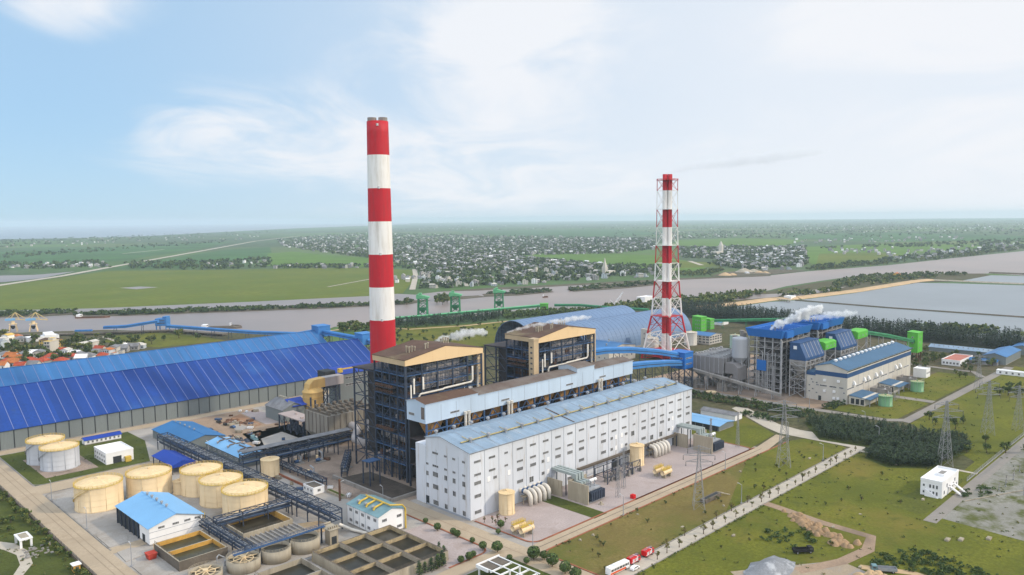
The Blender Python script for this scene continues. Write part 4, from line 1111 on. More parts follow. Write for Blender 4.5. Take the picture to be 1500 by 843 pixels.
tank(197.2, 381, 4.7, 9.0, "small cream tank standing in the yard beyond the pipe rack", rail=False, dome=.6, stairs=False)
tank(152.0, 388.5, 2.8, 6.5, "stubby cream tank squeezed beside the row of three", rail=False, dome=.5, stairs=False)
tank(245.9, 250.8, 3.6, 10.0, "upright cream tank beside the near end of the turbine hall", rail=False, dome=.7, stairs=False)
tank(345.0, 249.6, 3.8, 11.0, "upright cream tank halfway along the turbine hall front", rail=False, dome=.7, stairs=False)
t = thing("sphere_tank", "white ball tank in front of the royal blue canopy", "tank", (150, 407.5, 0))
mb = MB(); mb.lathe((150, 407.5, 4.6), [(2.5 * math.sin(rad(a)), -2.5 * math.cos(rad(a))) for a in range(5, 180, 17)], 20); part(mb, "ball", [M_WHITE], t, smooth=True)
for k in range(4):
    a = rad(45 + 90 * k); mb = MB(); mb.beam((150 + 2 * math.cos(a), 407.5 + 2 * math.sin(a), 0), (150 + 2 * math.cos(a), 407.5 + 2 * math.sin(a), 4), .3); part(mb, "leg", [M_PIPEG], t)

# ------------------------------------------------------------------ small plant buildings
def gable_building(name, label, cat, x0, x1, y0, y1, ze, zr, axis, mwall, mroof, over=.6, vents=0, group=None, rise_m=None, base=0.0):
    """Gabled block with its ridge along axis ('x' or 'y')."""
    t = thing(name, label, cat, ((x0 + x1) / 2, (y0 + y1) / 2, 0), group)
    mb = MB(); c = (y0 + y1) / 2 if axis == "x" else (x0 + x1) / 2
    if axis == "x": mb.prism([(y0, base), (y0, ze), (c, zr), (y1, ze), (y1, base)], x0, x1, "x")
    else: mb.prism([(x0, base), (x0, ze), (c, zr), (x1, ze), (x1, base)], y0, y1, "y")
    if axis == "x": mb.box(x0 - .04, x0, y0, y1, base, base + .6, 1); mb.box(x0, x1, y0 - .04, y0, base, base + .6, 1)
    else: mb.box(x0, x1, y0 - .04, y0, base, base + .6, 1); mb.box(x0 - .04, x0, y0, y1, base, base + .6, 1)
    part(mb, "wall", [mwall, M_CONCG], t)
    mb = MB(); g = .12; k = (zr - ze) / max(.1, (c - (y0 if axis == "x" else x0)))
    if axis == "x":
        mb.slab([(x0 - over, y0 - over, ze + g - over * k), (x1 + over, y0 - over, ze + g - over * k), (x1 + over, c, zr + g), (x0 - over, c, zr + g)], .12)
        mb.slab([(x0 - over, c, zr + g), (x1 + over, c, zr + g), (x1 + over, y1 + over, ze + g - over * k), (x0 - over, y1 + over, ze + g - over * k)], .12)
        mb.beam((x0 - over, c, zr + g), (x1 + over, c, zr + g), .5, .14)
    else:
        mb.slab([(x0 - over, y0 - over, ze + g - over * k), (c, y0 - over, zr + g), (c, y1 + over, zr + g), (x0 - over, y1 + over, ze + g - over * k)], .12)
        mb.slab([(c, y0 - over, zr + g), (x1 + over, y0 - over, ze + g - over * k), (x1 + over, y1 + over, ze + g - over * k), (c, y1 + over, zr + g)], .12)
        mb.beam((c, y0 - over, zr + g), (c, y1 + over, zr + g), .5, .14)
    rf = part(mb, "roof", [mroof], t)
    for i in range(vents):
        f = (i + .5) / vents
        if axis == "x": roof_vent(rf, x0 + (x1 - x0) * f, c, zr + .1, .7)
        else: roof_vent(rf, c, y0 + (y1 - y0) * f, zr + .1, .7)
    return t, rf

t, _ = gable_building("pump_house", "white pump house with sky blue roof amid the cream tanks", "building", 117, 139.5, 333, 371, 7.8, 11.2, "y", M_WHITE, M_ROOFSKY, .8, 0)
for k in range(5): roof_vent(_, 128.3, 343 + 5.5 * k, 11.2, .8)
for z in (2.9, 5.6):
    mb = MB(); mb.box(116.96, 139.5, 332.9, 332.997, z, z + .14); part(mb, "wall_band", [M_SEAM], t)
for x in (122, 128, 133, 137.5): window_strip(t, "front", x, 6.9, 2.6, .8, 333, 4)
mb = MB(); mb.box(116.9, 116.997, 344, 371, .1, 6.6)
part(mb, "open_bay", [M_DARKGAP], t)
for k in range(6):
    mb = MB(); y = 345 + 5 * k; mb.box(116.4, 116.89, y - .2, y + .2, 0, 7.6); part(mb, "column", [M_STEEL], t)
mb = MB(); mb.box(116.93, 116.997, 338, 341, .1, 3.6); part(mb, "door", [M_DARKGAP], t)
mb = MB()
for z in (4.0,): mb.box(139.6, 141.2, 333.4, 336, z, z + .15)
mb.beam((140.8, 333.5, 0), (140.8, 333.5, 8), .2); mb.beam((140.8, 335.8, 0), (140.8, 335.8, 8), .2); part(mb, "stair", [M_YELLOW], t)

def flat_building(name, label, cat, x0, x1, y0, y1, h, mw, mr, par=.6, group=None):
    t = thing(name, label, cat, ((x0 + x1) / 2, (y0 + y1) / 2, 0), group)
    mb = MB(); mb.box(x0, x1, y0, y1, 0, h)
    for a in ((x0 - .1, x1 + .1, y0 - .1, y0 + .25), (x0 - .1, x1 + .1, y1 - .25, y1 + .1), (x0 - .1, x0 + .25, y0 + .25, y1 - .25), (x1 - .25, x1 + .1, y0 + .25, y1 - .25)):
        mb.box(*a, h - .25, h + par)
    part(mb, "wall", [mw], t)
    mb = MB(); mb.box(x0 + .26, x1 - .26, y0 + .26, y1 - .26, h + .003, h + .1); part(mb, "roof", [mr], t)
    return t
t = flat_building("switch_building", "white flat-roofed building by the silver tanks", "building", 142.4, 157, 465, 485, 6.2, M_WHITE, M_WHITE)
for k in range(5): window_strip(t, "end", 468 + 3.7 * k, 4.4, 1.6, 1.1, 142.4, 2); window_strip(t, "end", 468 + 3.7 * k, 1.7, 1.6, 1.1, 142.4, 2)
mb = MB(); mb.box(146, 150.5, 464.92, 464.997, .1, 4); part(mb, "door", [M_DARKGAP], t)
mb = MB(); mb.box(152, 155, 462.5, 464.9, 0, 3); part(mb, "porch", [M_YELLOW], t)
t, _ = gable_building("site_hut", "long white hut with royal blue roof beside the coal shed road", "building", 146.5, 167.5, 516, 521.5, 3.2, 4.4, "x", M_WHITE, M_NAVY, .5)
for k in range(8): window_strip(t, "front", 148.5 + 2.5 * k, 1.9, 1.0, 1.2, 516, 2)
t = thing("canopy", "royal blue gabled canopy on posts behind the cream tanks", "canopy", (167, 431, 0))
mb = MB()
mb.slab([(160.4, 419, 5.2), (167, 419, 7.4), (167, 447, 7.4), (160.4, 447, 5.2)], .25); mb.slab([(167, 419, 7.4), (173.6, 419, 5.2), (173.6, 447, 5.2), (167, 447, 7.4)], .25)
mb.prism([(160.4, 4.0), (173.6, 4.0), (173.6, 5.0), (167, 7.1), (160.4, 5.0)], 418.9, 418.99, "y"); part(mb, "roof", [M_NAVY], t)
for x in (161, 173):
    for y in (420, 428, 437, 446): mb = MB(); mb.box(x - .2, x + .2, y - .2, y + .2, 0, 4.9); part(mb, "post", [M_STEEL], t)
t, rf = gable_building("workshop", "wide mid blue roofed workshop between the canopy and the coal shed", "building", 182, 207, 455, 503, 5.6, 8.6, "y", M_SHEDWALL, M_ROOFMID, .6)
for k in range(5): roof_vent(rf, 194.5, 470 + 7 * k, 8.6, .7)
for k in range(6): window_strip(t, "end", 459 + 7 * k, 3.6, 3, 1, 182, 3)
t, rf = gable_building("chemical_store", "light blue roofed store with three rusty roof ducts by the pipe rack", "building", 191.5, 206, 403, 447, 6, 8.0, "y", M_SHEDWALL, M_ROOFSKY, .5)
for k in range(3):
    mb = MB(); y = 411 + 13 * k
    mb.tube([(194, y, 7.4), (196, y + 1, 8.2), (202, y + 1, 8.1), (204.4, y, 7.2)], .4, 8); mb.tube([(199, y + 1, 8.5), (199, y + 9, 8.5)], .4, 8)
    part(mb, "roof_duct", [M_RUSTGREY], rf)
    for x in (194, 204): roof_vent(rf, x, y, 7.0, .7)
for k in range(6): window_strip(t, "end", 408 + 7 * k, 4.2, 3, .9, 191.5, 4)
t, rf = gable_building("water_treatment_house", "white two-storey block with teal roof and yellow roof ducts", "building", 188.5, 203, 270.5, 294, 9.0, 11.2, "y", M_WHITE, M_TEAL, .5)
for y in (277, 282.5, 288):
    mb = MB(); mb.tube([(190.5, y, 9.8), (191.5, y, 10.9), (195.8, y, 11.7)], .45, 8); part(mb, "roof_duct", [M_YELLOW], rf)
    roof_vent(rf, 191.5, y + 1.5, 9.4, 1.0)
mb = MB(); mb.tube([(195.8, 290, 12), (195.8, 272, 12), (201, 270.2, 11.2), (202.4, 269.9, 9.4), (202.4, 269.9, .5)], .38, 8); part(mb, "roof_duct", [M_YELLOW], rf)
for z in (7.0, 2.4):
    for k in range(5): window_strip(t, "end", 273 + 4.6 * k, z, 2.0, 1.2, 188.5, 3)
    for x in (191.6, 199.4): window_strip(t, "front", x, z - .2, 2.4, 1.1, 270.5, 3)
for y in (279.8, 284.4, 289.0):
    mb = MB(); mb.box(188.44, 188.497, y + .3, y + .5, 0, 8.8); part(mb, "downpipe", [M_SEAM], t)
t = flat_building("guard_hut", "small white hut with dark flat roof in the boiler yard", "building", 196.8, 203, 337, 346.5, 3.4, M_WHITE, M_CONCD, .3)
for k in range(3): window_strip(t, "end", 339 + 3 * k, 2.0, 1.2, 1, 196.8, 2)
window_strip(t, "front", 200, 1.9, 1.6, 1.1, 337, 2)
t = thing("planter_trough", "low concrete trough beside the small white hut", "trough", (205, 328, 0))
mb = MB(); mb.box(203.5, 205.8, 322, 336, 0, 1.4); mb.box(203.8, 205.5, 322.3, 335.7, 1.4, 1.46, 1); part(mb, "trough_body", [M_CONC, M_GRASSD], t)

# yard around the near unit's flue-gas plant
t, rf = gable_building("dust_house", "dark grey roofed house with blue dormer beside the yellow absorber", "building", 256, 273, 474, 498, 9, 13, "y", M_SHEDWALL, M_GREYROOF, .6)
mb = MB(); mb.slab([(263, 473, 10.4), (275, 473, 10.4), (275, 484, 13.8), (263, 484, 13.8)], .25); mb.box(263.4, 274.6, 474.1, 483.8, 9.6, 10.2, 1); part(mb, "dormer", [M_NAVY, M_GREYROOF], t)
mb = MB(); mb.box(265.6, 267, 486, 497, 13.0, 14.2); part(mb, "roof_monitor", [M_CONC], rf)
t = thing("flue_gas_absorber", "fat ochre yellow absorber tower with a duct bending off its top", "absorber", (280, 476, 0))
M_ABS = mat("absorber_yellow", (0.55, 0.36, 0.13), 0.6, 0.15, 0.2, streak=True, stain=(0.25, 0.15, 0.06), stain_at=(0.58, 0.8), stain_scale=0.15)
mb = MB(); mb.lathe((280, 476, 0), [(6.8, 0), (6.8, 10), (7.1, 10), (7.1, 10.4), (6.8, 10.4), (6.8, 14), (7.1, 14), (7.1, 14.4), (6.8, 14.4), (6.8, 17.2), (7.2, 17.4), (7.2, 18), (5.6, 19.8), (3.8, 20.6)], 32)
part(mb, "tower_shell", [M_ABS], t)
mb = MB(); mb.prism([(275.2, 19.8), (276, 23.4), (279, 26), (288, 26.5), (288, 20.2)], 472.6, 479.4, "y"); part(mb, "bend_duct", [M_ABS], t)
mb = MB(); mb.box(288.2, 303, 472.7, 479.3, 20.2, 26.4); part(mb, "flue_duct", [M_BODYL], t)
for x, y in ((290, 473.5), (290, 478.5), (300, 473.5), (300, 478.5)):
    mb = MB(); mb.box(x - .4, x + .4, y - .4, y + .4, 0, 20.1); part(mb, "column", [M_STEEL], t)
mb = MB()
for a, b in (((290, 473.5), (300, 473.5)), ((290, 473.5), (290, 478.5))):
    for z in (0, 6.5, 13): mb.beam((*a, z), (*b, z + 6.5), .3); mb.beam((*b, z), (*a, z + 6.5), .3); mb.beam((*a, z + 6.5), (*b, z + 6.5), .35)
mb.box(272.4, 273.2, 466, 474, 9, 9.3); mb.beam((273, 467, 0), (273, 467, 16), .9); mb.beam((275.5, 465.5, 0), (275.5, 465.5, 14), .9)
part(mb, "bracing", [M_STEEL], t)
t = thing("fan_house", "grey louvred fan house with blue roof behind the absorber duct", "building", (325, 486, 0))
mb = MB(); mb.box(304, 348, 480, 494, 0, 25); part(mb, "wall", [M_SHEDWALL], t)
mb = MB(); mb.slab([(303.5, 479.4, 25.2), (348.5, 479.4, 25.2), (348.5, 494, 28.5), (303.5, 494, 28.5)], .3); part(mb, "roof", [M_NAVY], t)
for z in (17, 22): window_strip(t, "front", 320, z, 22, 1.2, 480, 8, "louvre")
mb = MB(); mb.box(295, 303.4, 484, 494, 16, 28); part(mb, "annex", [M_DARKGAP], t)
t = thing("overhead_crane", "yellow overhead crane beam on the fan house roof", "crane", (312, 479, 25))
mb = MB(); mb.beam((303, 479, 29.2), (322, 479, 29.2), .7, .9); part(mb, "beam", [M_YELLOW], t)
mb = MB(); mb.box(303, 306, 478, 480.4, 27, 29.9); part(mb, "hoist", [M_YELLOW], t)
for x in (305, 320): mb = MB(); mb.beam((x, 479, 25), (x, 479, 29), .5); part(mb, "post", [M_STEEL], t)

def precipitator(name, label, x0, x1, y0, y1, z0, z1, mcase, ms, fields=5, seed=2):
    r = random.Random(seed)
    t = thing(name, label, "precipitator", ((x0 + x1) / 2, (y0 + y1) / 2, 0))
    mb = MB(); mb.box(x0, x1, y0, y1, z0, z1)
    n = max(3, int((y1 - y0) / 4)); 
    for k in range(n + 1):
        y = y0 + (y1 - y0) * k / n; mb.box(x0 - .25, x0, max(y0, y - .2), min(y1, y + .2), z0, z1, 1)
    n = max(3, int((x1 - x0) / 4))
    for k in range(n + 1):
        x = x0 + (x1 - x0) * k / n; mb.box(max(x0, x - .2), min(x1, x + .2), y0 - .25, y0, z0, z1, 1)
    part(mb, "casing", [mcase, ms], t)
    for i in range(fields):
        for j in range(2):
            xa, xb = x0 + (x1 - x0) * i / fields, x0 + (x1 - x0) * (i + 1) / fields; ya, yb = y0 + (y1 - y0) * j / 2, y0 + (y1 - y0) * (j + 1) / 2
            mb = MB(); c, d = (xa + xb) / 2, (ya + yb) / 2
            mb.frustum((c - .6, c + .6, d - .6, d + .6, z0 - min(6, z0 - .5)), (xa + .1, xb - .1, ya + .1, yb - .1, z0 - .01)); part(mb, "hopper", [mcase], t)
    for i in range(fields + 1):
        for y in (y0 + .6, (y0 + y1) / 2, y1 - .6):
            x = x0 + .6 + (x1 - x0 - 1.2) * i / fields; mb = MB(); mb.box(x - .35, x + .35, y - .35, y + .35, 0, z0 - .02); part(mb, "column", [ms], t)
    mb = MB()
    for i in range(fields):
        xa, xb = x0 + .6 + (x1 - x0 - 1.2) * i / fields, x0 + .6 + (x1 - x0 - 1.2) * (i + 1) / fields
        mb.beam((xa, y0 + .6, 0), (xb, y0 + .6, z0 - .5), .25); mb.beam((xb, y0 + .6, 0), (xa, y0 + .6, z0 - .5), .25)
    mb.beam((x0 + .6, y0 + .6, 0), (x0 + .6, (y0 + y1) / 2, z0 - .5), .25); mb.beam((x0 + .6, y1 - .6, 0), (x0 + .6, (y0 + y1) / 2, z0 - .5), .25)
    part(mb, "bracing", [ms], t)
    for i in range(fields * 2):
        x = x0 + (x1 - x0) * (i + .5) / (fields * 2); mb = MB()
        mb.box(x - .5, x + .5, y0 + 1, y1 - 1, z1 + .01, z1 + 1.2)
        for y in (y0 + 3, (y0 + y1) / 2, y1 - 3): mb.box(x - .8, x + .8, y - 1, y + 1, z1 + 1.2, z1 + r.uniform(1.8, 2.8))
        part(mb, "rapper_beam", [ms], t)
    mb = MB()
    for d in (.6, 1.2):
        for a, b in (((x0, y0), (x1, y0)), ((x0, y0), (x0, y1))): mb.beam((*a, z1 + d), (*b, z1 + d), .1)
    part(mb, "railing", [ms], t)
    return t
precipitator("dust_precipitator", "stained grey dust precipitator box behind the near boiler house", 246, 280, 402, 428, 6.5, 19, mat("soiled_precipitator_casing", (.27, .245, .21), .85, .3, .15, streak=True, fine=.2, stain=(.10, .085, .065), stain_at=(.5, .72), stain_scale=.14), M_CONCD, 4)
mb = MB(); mb.tube([(262, 401.5, 11), (262, 397, 10.5), (260, 392, 10), (255, 387, 9.5), (250, 380, 9), (249, 366, 9)], 2.3, 12)
lone(mb, "flue_duct", [M_BODYL], "fat pale bent duct between the near boiler house and its precipitator", "duct", (250, 390, 0), smooth=True)
t = thing("fan_stand", "open dark fan stand with flat pinkish dirty roof beside the precipitator", "stand", (252, 449, 0))
mb = MB(); mb.slab([(247, 433, 10.4), (258, 433, 10.4), (258, 464, 10.4), (247, 464, 10.4)], .5); mb.box(250, 252, 440, 441.4, 10.41, 11.2); mb.box(253, 254, 452, 453.4, 10.41, 11.4); part(mb, "roof", [M_YARD], t)
for x in (247.5, 257.5):
    for y in (433.5, 441, 449, 457, 463.5): mb = MB(); mb.box(x - .3, x + .3, y - .3, y + .3, 0, 9.8); part(mb, "post", [M_STEEL], t)
mb = MB(); r = random.Random(5)
for k in range(16):
    x, y = r.uniform(248, 254), r.uniform(434, 460); mb.box(x, x + r.uniform(1, 3), y, y + r.uniform(1, 3), 0, r.uniform(2, 8))
for k in range(4): mb.beam((247.5, 434 + k * 7.5, 0), (247.5, 441 + k * 7.5, 9.5), .25); mb.beam((247.5, 441 + k * 7.5, 0), (247.5, 434 + k * 7.5, 9.5), .25)
part(mb, "fan_set", [M_STEEL], t)
r = random.Random(77)
for k, (lab, x, y, s, m) in enumerate((("rusty brown heap of scrap beside the laydown slab", 232, 505, 6, M_RUSTSTEEL), ("dark scrap heap at the corner of the earth yard", 203, 512, 5, M_SOOT), ("low brown earth heap in the middle of the earth yard", 238, 488, 7, M_DIRT),
                                       ("dark machine parts heap behind the light blue roofed store", 216, 459, 6, M_STEEL))):
    mb = MB()
    for i in range(16):
        a, b, c = x + r.gauss(0, s * .5), y + r.gauss(0, s * .7), r.uniform(.3, 1.4); w = r.uniform(.5, 1.8)
        mb.frustum((a - w, a + w, b - w, b + w, .16), (a - w * .5, a + w * .4, b - w * .4, b + w * .5, .2 + c))
    lone(mb, "scrap_heap", [m], lab, "heap", (x, y, 0))

# ------------------------------------------------------------------ vehicles
def wheelset(t, xs, ys, r=.5, w=.35):
    for x in xs:
        for y in ys:
            mb = MB(); n = 12
            vs = [(x + r * math.cos(2 * math.pi * k / n), y + s * w / 2, r + r * math.sin(2 * math.pi * k / n)) for s in (-1, 1) for k in range(n)]
            mb.solid(vs, [(k, (k + 1) % n, n + (k + 1) % n, n + k) for k in range(n)] + [tuple(reversed(range(n))), tuple(range(n, 2 * n))])
            vs = [(x + r * .5 * math.cos(2 * math.pi * k / n), y + (1 if y > 0 else -1) * (w / 2 + .01), r + r * .5 * math.sin(2 * math.pi * k / n)) for k in range(n)]
            mb.face(vs, 1); part(mb, "wheel", [M_BLACK, M_PIPEG], t, local=True)
def car(label, loc, rz, body, name="parked_car", group=None, cat="car"):
    t = thing(name, label, cat, loc, group, rz)
    mb = MB(); mb.prism([(-2.2, .35), (2.1, .35), (2.2, .8), (1.3, .95), (.7, 1.45), (-1.2, 1.48), (-2.1, 1.0)], -.86, .86, "y"); part(mb, "body", [body], t, local=True)
    mb = MB(); mb.prism([(1.22, .97), (.68, 1.4), (-1.15, 1.42), (-1.95, 1.0)], -.87, .87, "y"); part(mb, "window", [M_GLASS], t, local=True)
    wheelset(t, (-1.35, 1.35), (-.75, .75), .33, .25)
    for s in (-.6, .6): mb = MB(); mb.box(2.14, 2.22, s - .18, s + .18, .6, .78); part(mb, "headlight", [M_FRAME], t, local=True)
    return t
def truck(label, loc, rz, cab, bed, name="parked_truck", L=7.0, stripe=False, open_bed=True):
    t = thing(name, label, "truck", loc, None, rz)
    mb = MB(); mb.prism([(L / 2 - 2, .6), (L / 2, .6), (L / 2 + .05, 1.6), (L / 2 - .25, 2.6), (L / 2 - 1.9, 2.65), (L / 2 - 2, 2.5)], -1.15, 1.15, "y"); c = part(mb, "cab", [cab], t, local=True)
    mb = MB(); mb.box(L / 2 - .1, L / 2 + .06, -1.0, 1.0, 1.65, 2.35); mb.box(L / 2 - 1.6, L / 2 - .4, -1.17, 1.17, 1.6, 2.3); part(mb, "window", [M_GLASS], c, local=True)
    mb = MB(); mb.box(-L / 2, L / 2 - 2, -.5, .5, .5, .8); part(mb, "chassis", [M_BLACK], t, local=True)
    mb = MB()
    if open_bed:
        mb.box(-L / 2, L / 2 - 2.15, -1.2, 1.2, .85, 1.05)
        for a in ((-L / 2, L / 2 - 2.15, -1.22, -1.1), (-L / 2, L / 2 - 2.15, 1.1, 1.22), (-L / 2, -L / 2 + .12, -1.1, 1.1), (L / 2 - 2.27, L / 2 - 2.15, -1.1, 1.1)): mb.box(*a, 1.0, 2.0)
    else:
        mb.box(-L / 2, L / 2 - 2.1, -1.2, 1.2, .8, 2.7)
        for x in (-L / 2 + .8, -L / 2 + 2.6): mb.box(x, x + 1.2, -1.23, 1.23, 1.1, 2.3, 1)
    part(mb, "load_bed", [bed, M_FRAME], t, local=True)
    if stripe:
        mb = MB()
        for s in (-1, 1): mb.box(-L / 2 + .2, L / 2 - 2.3, s * 1.21 - .03, s * 1.21 + .03, 1.0, 1.16)
        mb.box(L / 2 - 2.09, L / 2 - 1.7, -1.19, 1.19, .9, 2.66); part(mb, "white_stripe", [M_WHITE], t, local=True)
        mb = MB(); 
        for s in (-.3, .3): mb.beam((-L / 2 + .2, s, 2.95), (L / 2 - .6, s, 3.05), .1)
        for k in range(10): mb.beam((-L / 2 + .4 + k * .6, -.3, 2.97), (-L / 2 + .4 + k * .6, .3, 2.97), .07)
        part(mb, "ladder", [M_PIPEG], t, local=True)
        mb = MB(); mb.box(L / 2 - 1.3, L / 2 - .9, -.8, .8, 2.64, 2.85); part(mb, "beacon", [M_STEELB], t, local=True)
    wheelset(t, (-L / 2 + 1.4, L / 2 - 1.2), (-1.0, 1.0), .52, .35)
    return t
t = thing("parked_bus", "white and orange bus parked on the long pale road", "bus", (232.5, 177.0, .24), rz=rad(-3))
mb = MB(); mb.prism([(-5.6, .45), (5.6, .45), (5.75, 1.4), (5.5, 3.1), (-5.55, 3.15), (-5.65, 1.5)], -1.25, 1.25, "y"); part(mb, "body", [M_WHITE], t, local=True)
mb = MB(); mb.box(-5.4, 5.2, -1.28, 1.28, 1.65, 2.55); mb.box(5.5, 5.7, -1.1, 1.1, 1.6, 2.7); part(mb, "window", [M_GLASS], t, local=True)
mb = MB(); mb.box(-5.5, 3.4, -1.28, 1.28, .6, 1.4); part(mb, "orange_panel", [M_ORANGE], t, local=True)
mb = MB(); mb.box(-2.5, 1.5, -.9, .9, 3.14, 3.4); part(mb, "air_conditioner", [M_WHITE], t, local=True)
for x in (-5.2, -3.6, -2, -.4, 1.2, 2.8, 4.4):
    mb = MB(); mb.box(x - .08, x + .08, -1.3, 1.3, 1.65, 2.55); part(mb, "window_post", [M_WHITE], t, local=True)
wheelset(t, (-3.2, 3.4), (-1.1, 1.1), .5, .35)
truck("red fire engine parked right behind the bus", (243.0, 177.2, .24), rad(0), M_CARRED, M_CARRED, "fire_engine", 6.0, True, False)
truck("red fire engine farther from the bus, at the head of the queue", (252.4, 177.2, .24), rad(3), M_CARRED, M_CARRED, "fire_engine", 6.0, True, False)
car("small white car parked beside the bus and fire engines", (238.6, 173.4, .24), rad(2), M_WHITE)
GTT, GC1, GC2, GC3 = G(372.5, 646), G(320.5, 620), G(330, 623.5), G(341, 627.5)
truck("teal truck parked in the earth yard behind the light blue roofed store", (GTT.x, GTT.y, .2), rad(80), M_TEAL, M_TEAL, L=9)
car("black car parked on the laydown slab, farthest from the store", (GC1.x, GC1.y, .25), rad(95), M_BLACK)
car("black car parked on the laydown slab, in the middle of three", (GC2.x, GC2.y, .25), rad(85), M_BLACK)
car("dark car parked on the laydown slab, nearest the store", (GC3.x, GC3.y, .25), rad(100), M_STEELB)
truck("black open truck beside the grey gravel heap", (297.0, 133.6, .28), rad(-40), M_BLACK, M_BLACK, L=8)
truck("dull green lorry with a long pipe load at the end of the sand track", (301.5, 104.0, .28), rad(125), M_TEAL, M_PIPEG, L=9)

# ------------------------------------------------------------------ turbine hall front yard
def pipe_bends(x0, label, n=5):
    t = thing("cooling_pipe_bank", label, "pipe bank", (x0 + 8, 249, 0))
    for k in range(n):
        x = x0 + 3.2 * k; mb = MB()
        pts = [(x, 255.9, 6.2), (x, 251.6, 6.2)] + [(x, 251.6 - 2.6 * math.sin(rad(a)), 3.6 + 2.6 * math.cos(rad(a))) for a in (15, 30, 45, 60, 75, 90)] + [(x, 249, .1)]
        mb.tube(pts, 1.05, 12); p = part(mb, "pipe", [M_PIPEW], t, smooth=True)
        mb = MB(); mb.tube([(x, 254, 6.2), (x, 253, 6.2)], 1.3, 12); part(mb, "valve", [M_STEELB], p)
    mb = MB(); mb.box(x0 - 1.5, x0 + 3.2 * n, 252, 254.5, 3.6, 3.9)
    for k in range(n + 1): mb.box(x0 - 1.6 + 3.2 * k, x0 - 1.3 + 3.2 * k, 252.2, 252.5, 0, 3.6)
    part(mb, "platform", [M_CONC], t)
pipe_bends(260, "bank of five fat cream pipe bends at the near end of the hall front")
pipe_bends(362, "bank of five fat cream pipe bends at the far end of the hall front")
def drums(x, y, label):
    for i, (dx, dy, l2) in enumerate(((0, 4.6, "the one closer to the hall"), (0.3, 0, "the one closer to the road"))):
        t = thing("drum_tank", label + ", " + l2, "tank", (x + dx, y + dy, 0))
        mb = MB(); mb.tube([(x + dx - 3.7, y + dy, 2.9), (x + dx - 3.3, y + dy, 2.9), (x + dx + 3.3, y + dy, 2.9), (x + dx + 3.7, y + dy, 2.9)], 1.3, 16)
        part(mb, "drum", [M_CREAM], t, smooth=True)
        for s in (-2.4, 2.4): mb = MB(); mb.box(x + dx + s - .3, x + dx + s + .3, y + dy - 1.2, y + dy + 1.2, .1, 2); part(mb, "saddle", [M_CONC], t)
        mb = MB(); mb.box(x + dx - 3.6, x + dx + 3.6, y + dy - .7, y + dy + .7, 4.5, 4.65)
        for s in (-.7, .7):
            for dz in (.5, 1.0): mb.beam((x + dx - 3.6, y + dy + s, 4.65 + dz), (x + dx + 3.6, y + dy + s, 4.65 + dz), .12)
            for k in range(6): mb.beam((x + dx - 3.6 + 1.44 * k, y + dy + s, 4.2), (x + dx - 3.6 + 1.44 * k, y + dy + s, 5.7), .12)
        part(mb, "catwalk", [M_YELLOW], t)
drums(233.5, 226.5, "cream drum with yellow catwalk near the road corner")
drums(338, 226, "cream drum with yellow catwalk halfway along the hall yard")
def transformer(x, label):
    t = thing("power_transformer", "grey power transformer with radiators, the " + label + " of the hall yard", "transformer", (x, 236, 0))
    mb = MB(); mb.box(x - 5, x + 5, 231.5, 238.5, .9, 6.2); mb.box(x - 6, x + 6, 230.5, 239.5, .16, .9)
    part(mb, "tank_body", [M_PIPEG], t)
    for k in range(8):
        mb = MB(); xx = x - 4.6 + 1.3 * k
        mb.box(xx - .35, xx + .35, 229, 231.4, 1.4, 5.6); part(mb, "radiator", [M_STEEL], t)
    for k in range(3):
        mb = MB(); mb.lathe((x - 3 + 3 * k, 234, 6.2), [(.45, 0), (.45, .5), (.2, .6), (.3, 1.2), (.2, 1.8), (.3, 2.4), (.15, 3)], 10); part(mb, "bushing", [M_PIPEG], t)
    mb = MB(); mb.tube([(x + 2, 236.5, 8), (x + 7, 236.5, 8)], .8, 10); mb.beam((x + 4, 236.5, 6), (x + 4, 236.5, 8), .4); part(mb, "conservator", [M_WHITE], t)
    t2 = thing("blast_wall", "concrete blast walls around the " + label, "wall", (x - 7, 244, 0))
    mb = MB(); mb.box(x - 7.4, x - 6.8, 229.5, 242, 0, 9.5); part(mb, "wall_panel", [M_CONC], t2)
    mb = MB(); mb.box(x - 7.4, x - 6.8, 246, 255.4, 0, 8); part(mb, "wall_panel", [M_CONC], t2)
    mb = MB(); mb.box(x - 6.7, x + 6, 241.4, 242, 0, 9.5); part(mb, "wall_panel", [M_CONC], t2)
    t3 = thing("bus_duct", "three grey bus ducts running from the hall down to the " + label, "duct", (x, 248, 0))
    for k in range(3):
        xx = x - 3 + 2.2 * k; mb = MB()
        mb.box(xx - .7, xx + .7, 242.6, 255.9, 10.6, 11.9); mb.box(xx - .7, xx + .7, 240, 242.59, 7.4, 11.9); mb.box(xx - .7, xx + .7, 236.5, 239.99, 7.4, 8.7)
        part(mb, "duct_run", [M_TEALG], t3)
    for xx in (x - 4.2, x + 2.6):
        for y in (246, 252): mb = MB(); mb.box(xx - .2, xx + .2, y - .2, y + .2, 0, 10.5); part(mb, "post", [M_STEEL], t3)
M_TEALG = mat("grey_green_duct", (0.32, 0.37, 0.37), 0.5, 0.15, 0.3)
transformer(286, "near transformer")
transformer(397, "far transformer")
t = thing("pipe_trestle", "brown pipe trestle carrying a gangway along the hall front", "trestle", (330, 249, 0))
mb = MB(); mb.box(300, 390, 252.6, 255, 6.6, 6.9); mb.beam((300, 252.6, 7.9), (390, 252.6, 7.9), .15); mb.beam((300, 252.6, 7.4), (390, 252.6, 7.4), .12)
for y in (253, 253.8, 254.6): mb.tube([(300, y, 7.2), (390, y, 7.2)], .25, 6)
part(mb, "gangway", [M_CONCD], t)
for k in range(9): mb = MB(); x = 301 + 11 * k; mb.box(x - .2, x + .2, 252.8, 253.2, 0, 6.5); part(mb, "post", [M_STEEL], t)
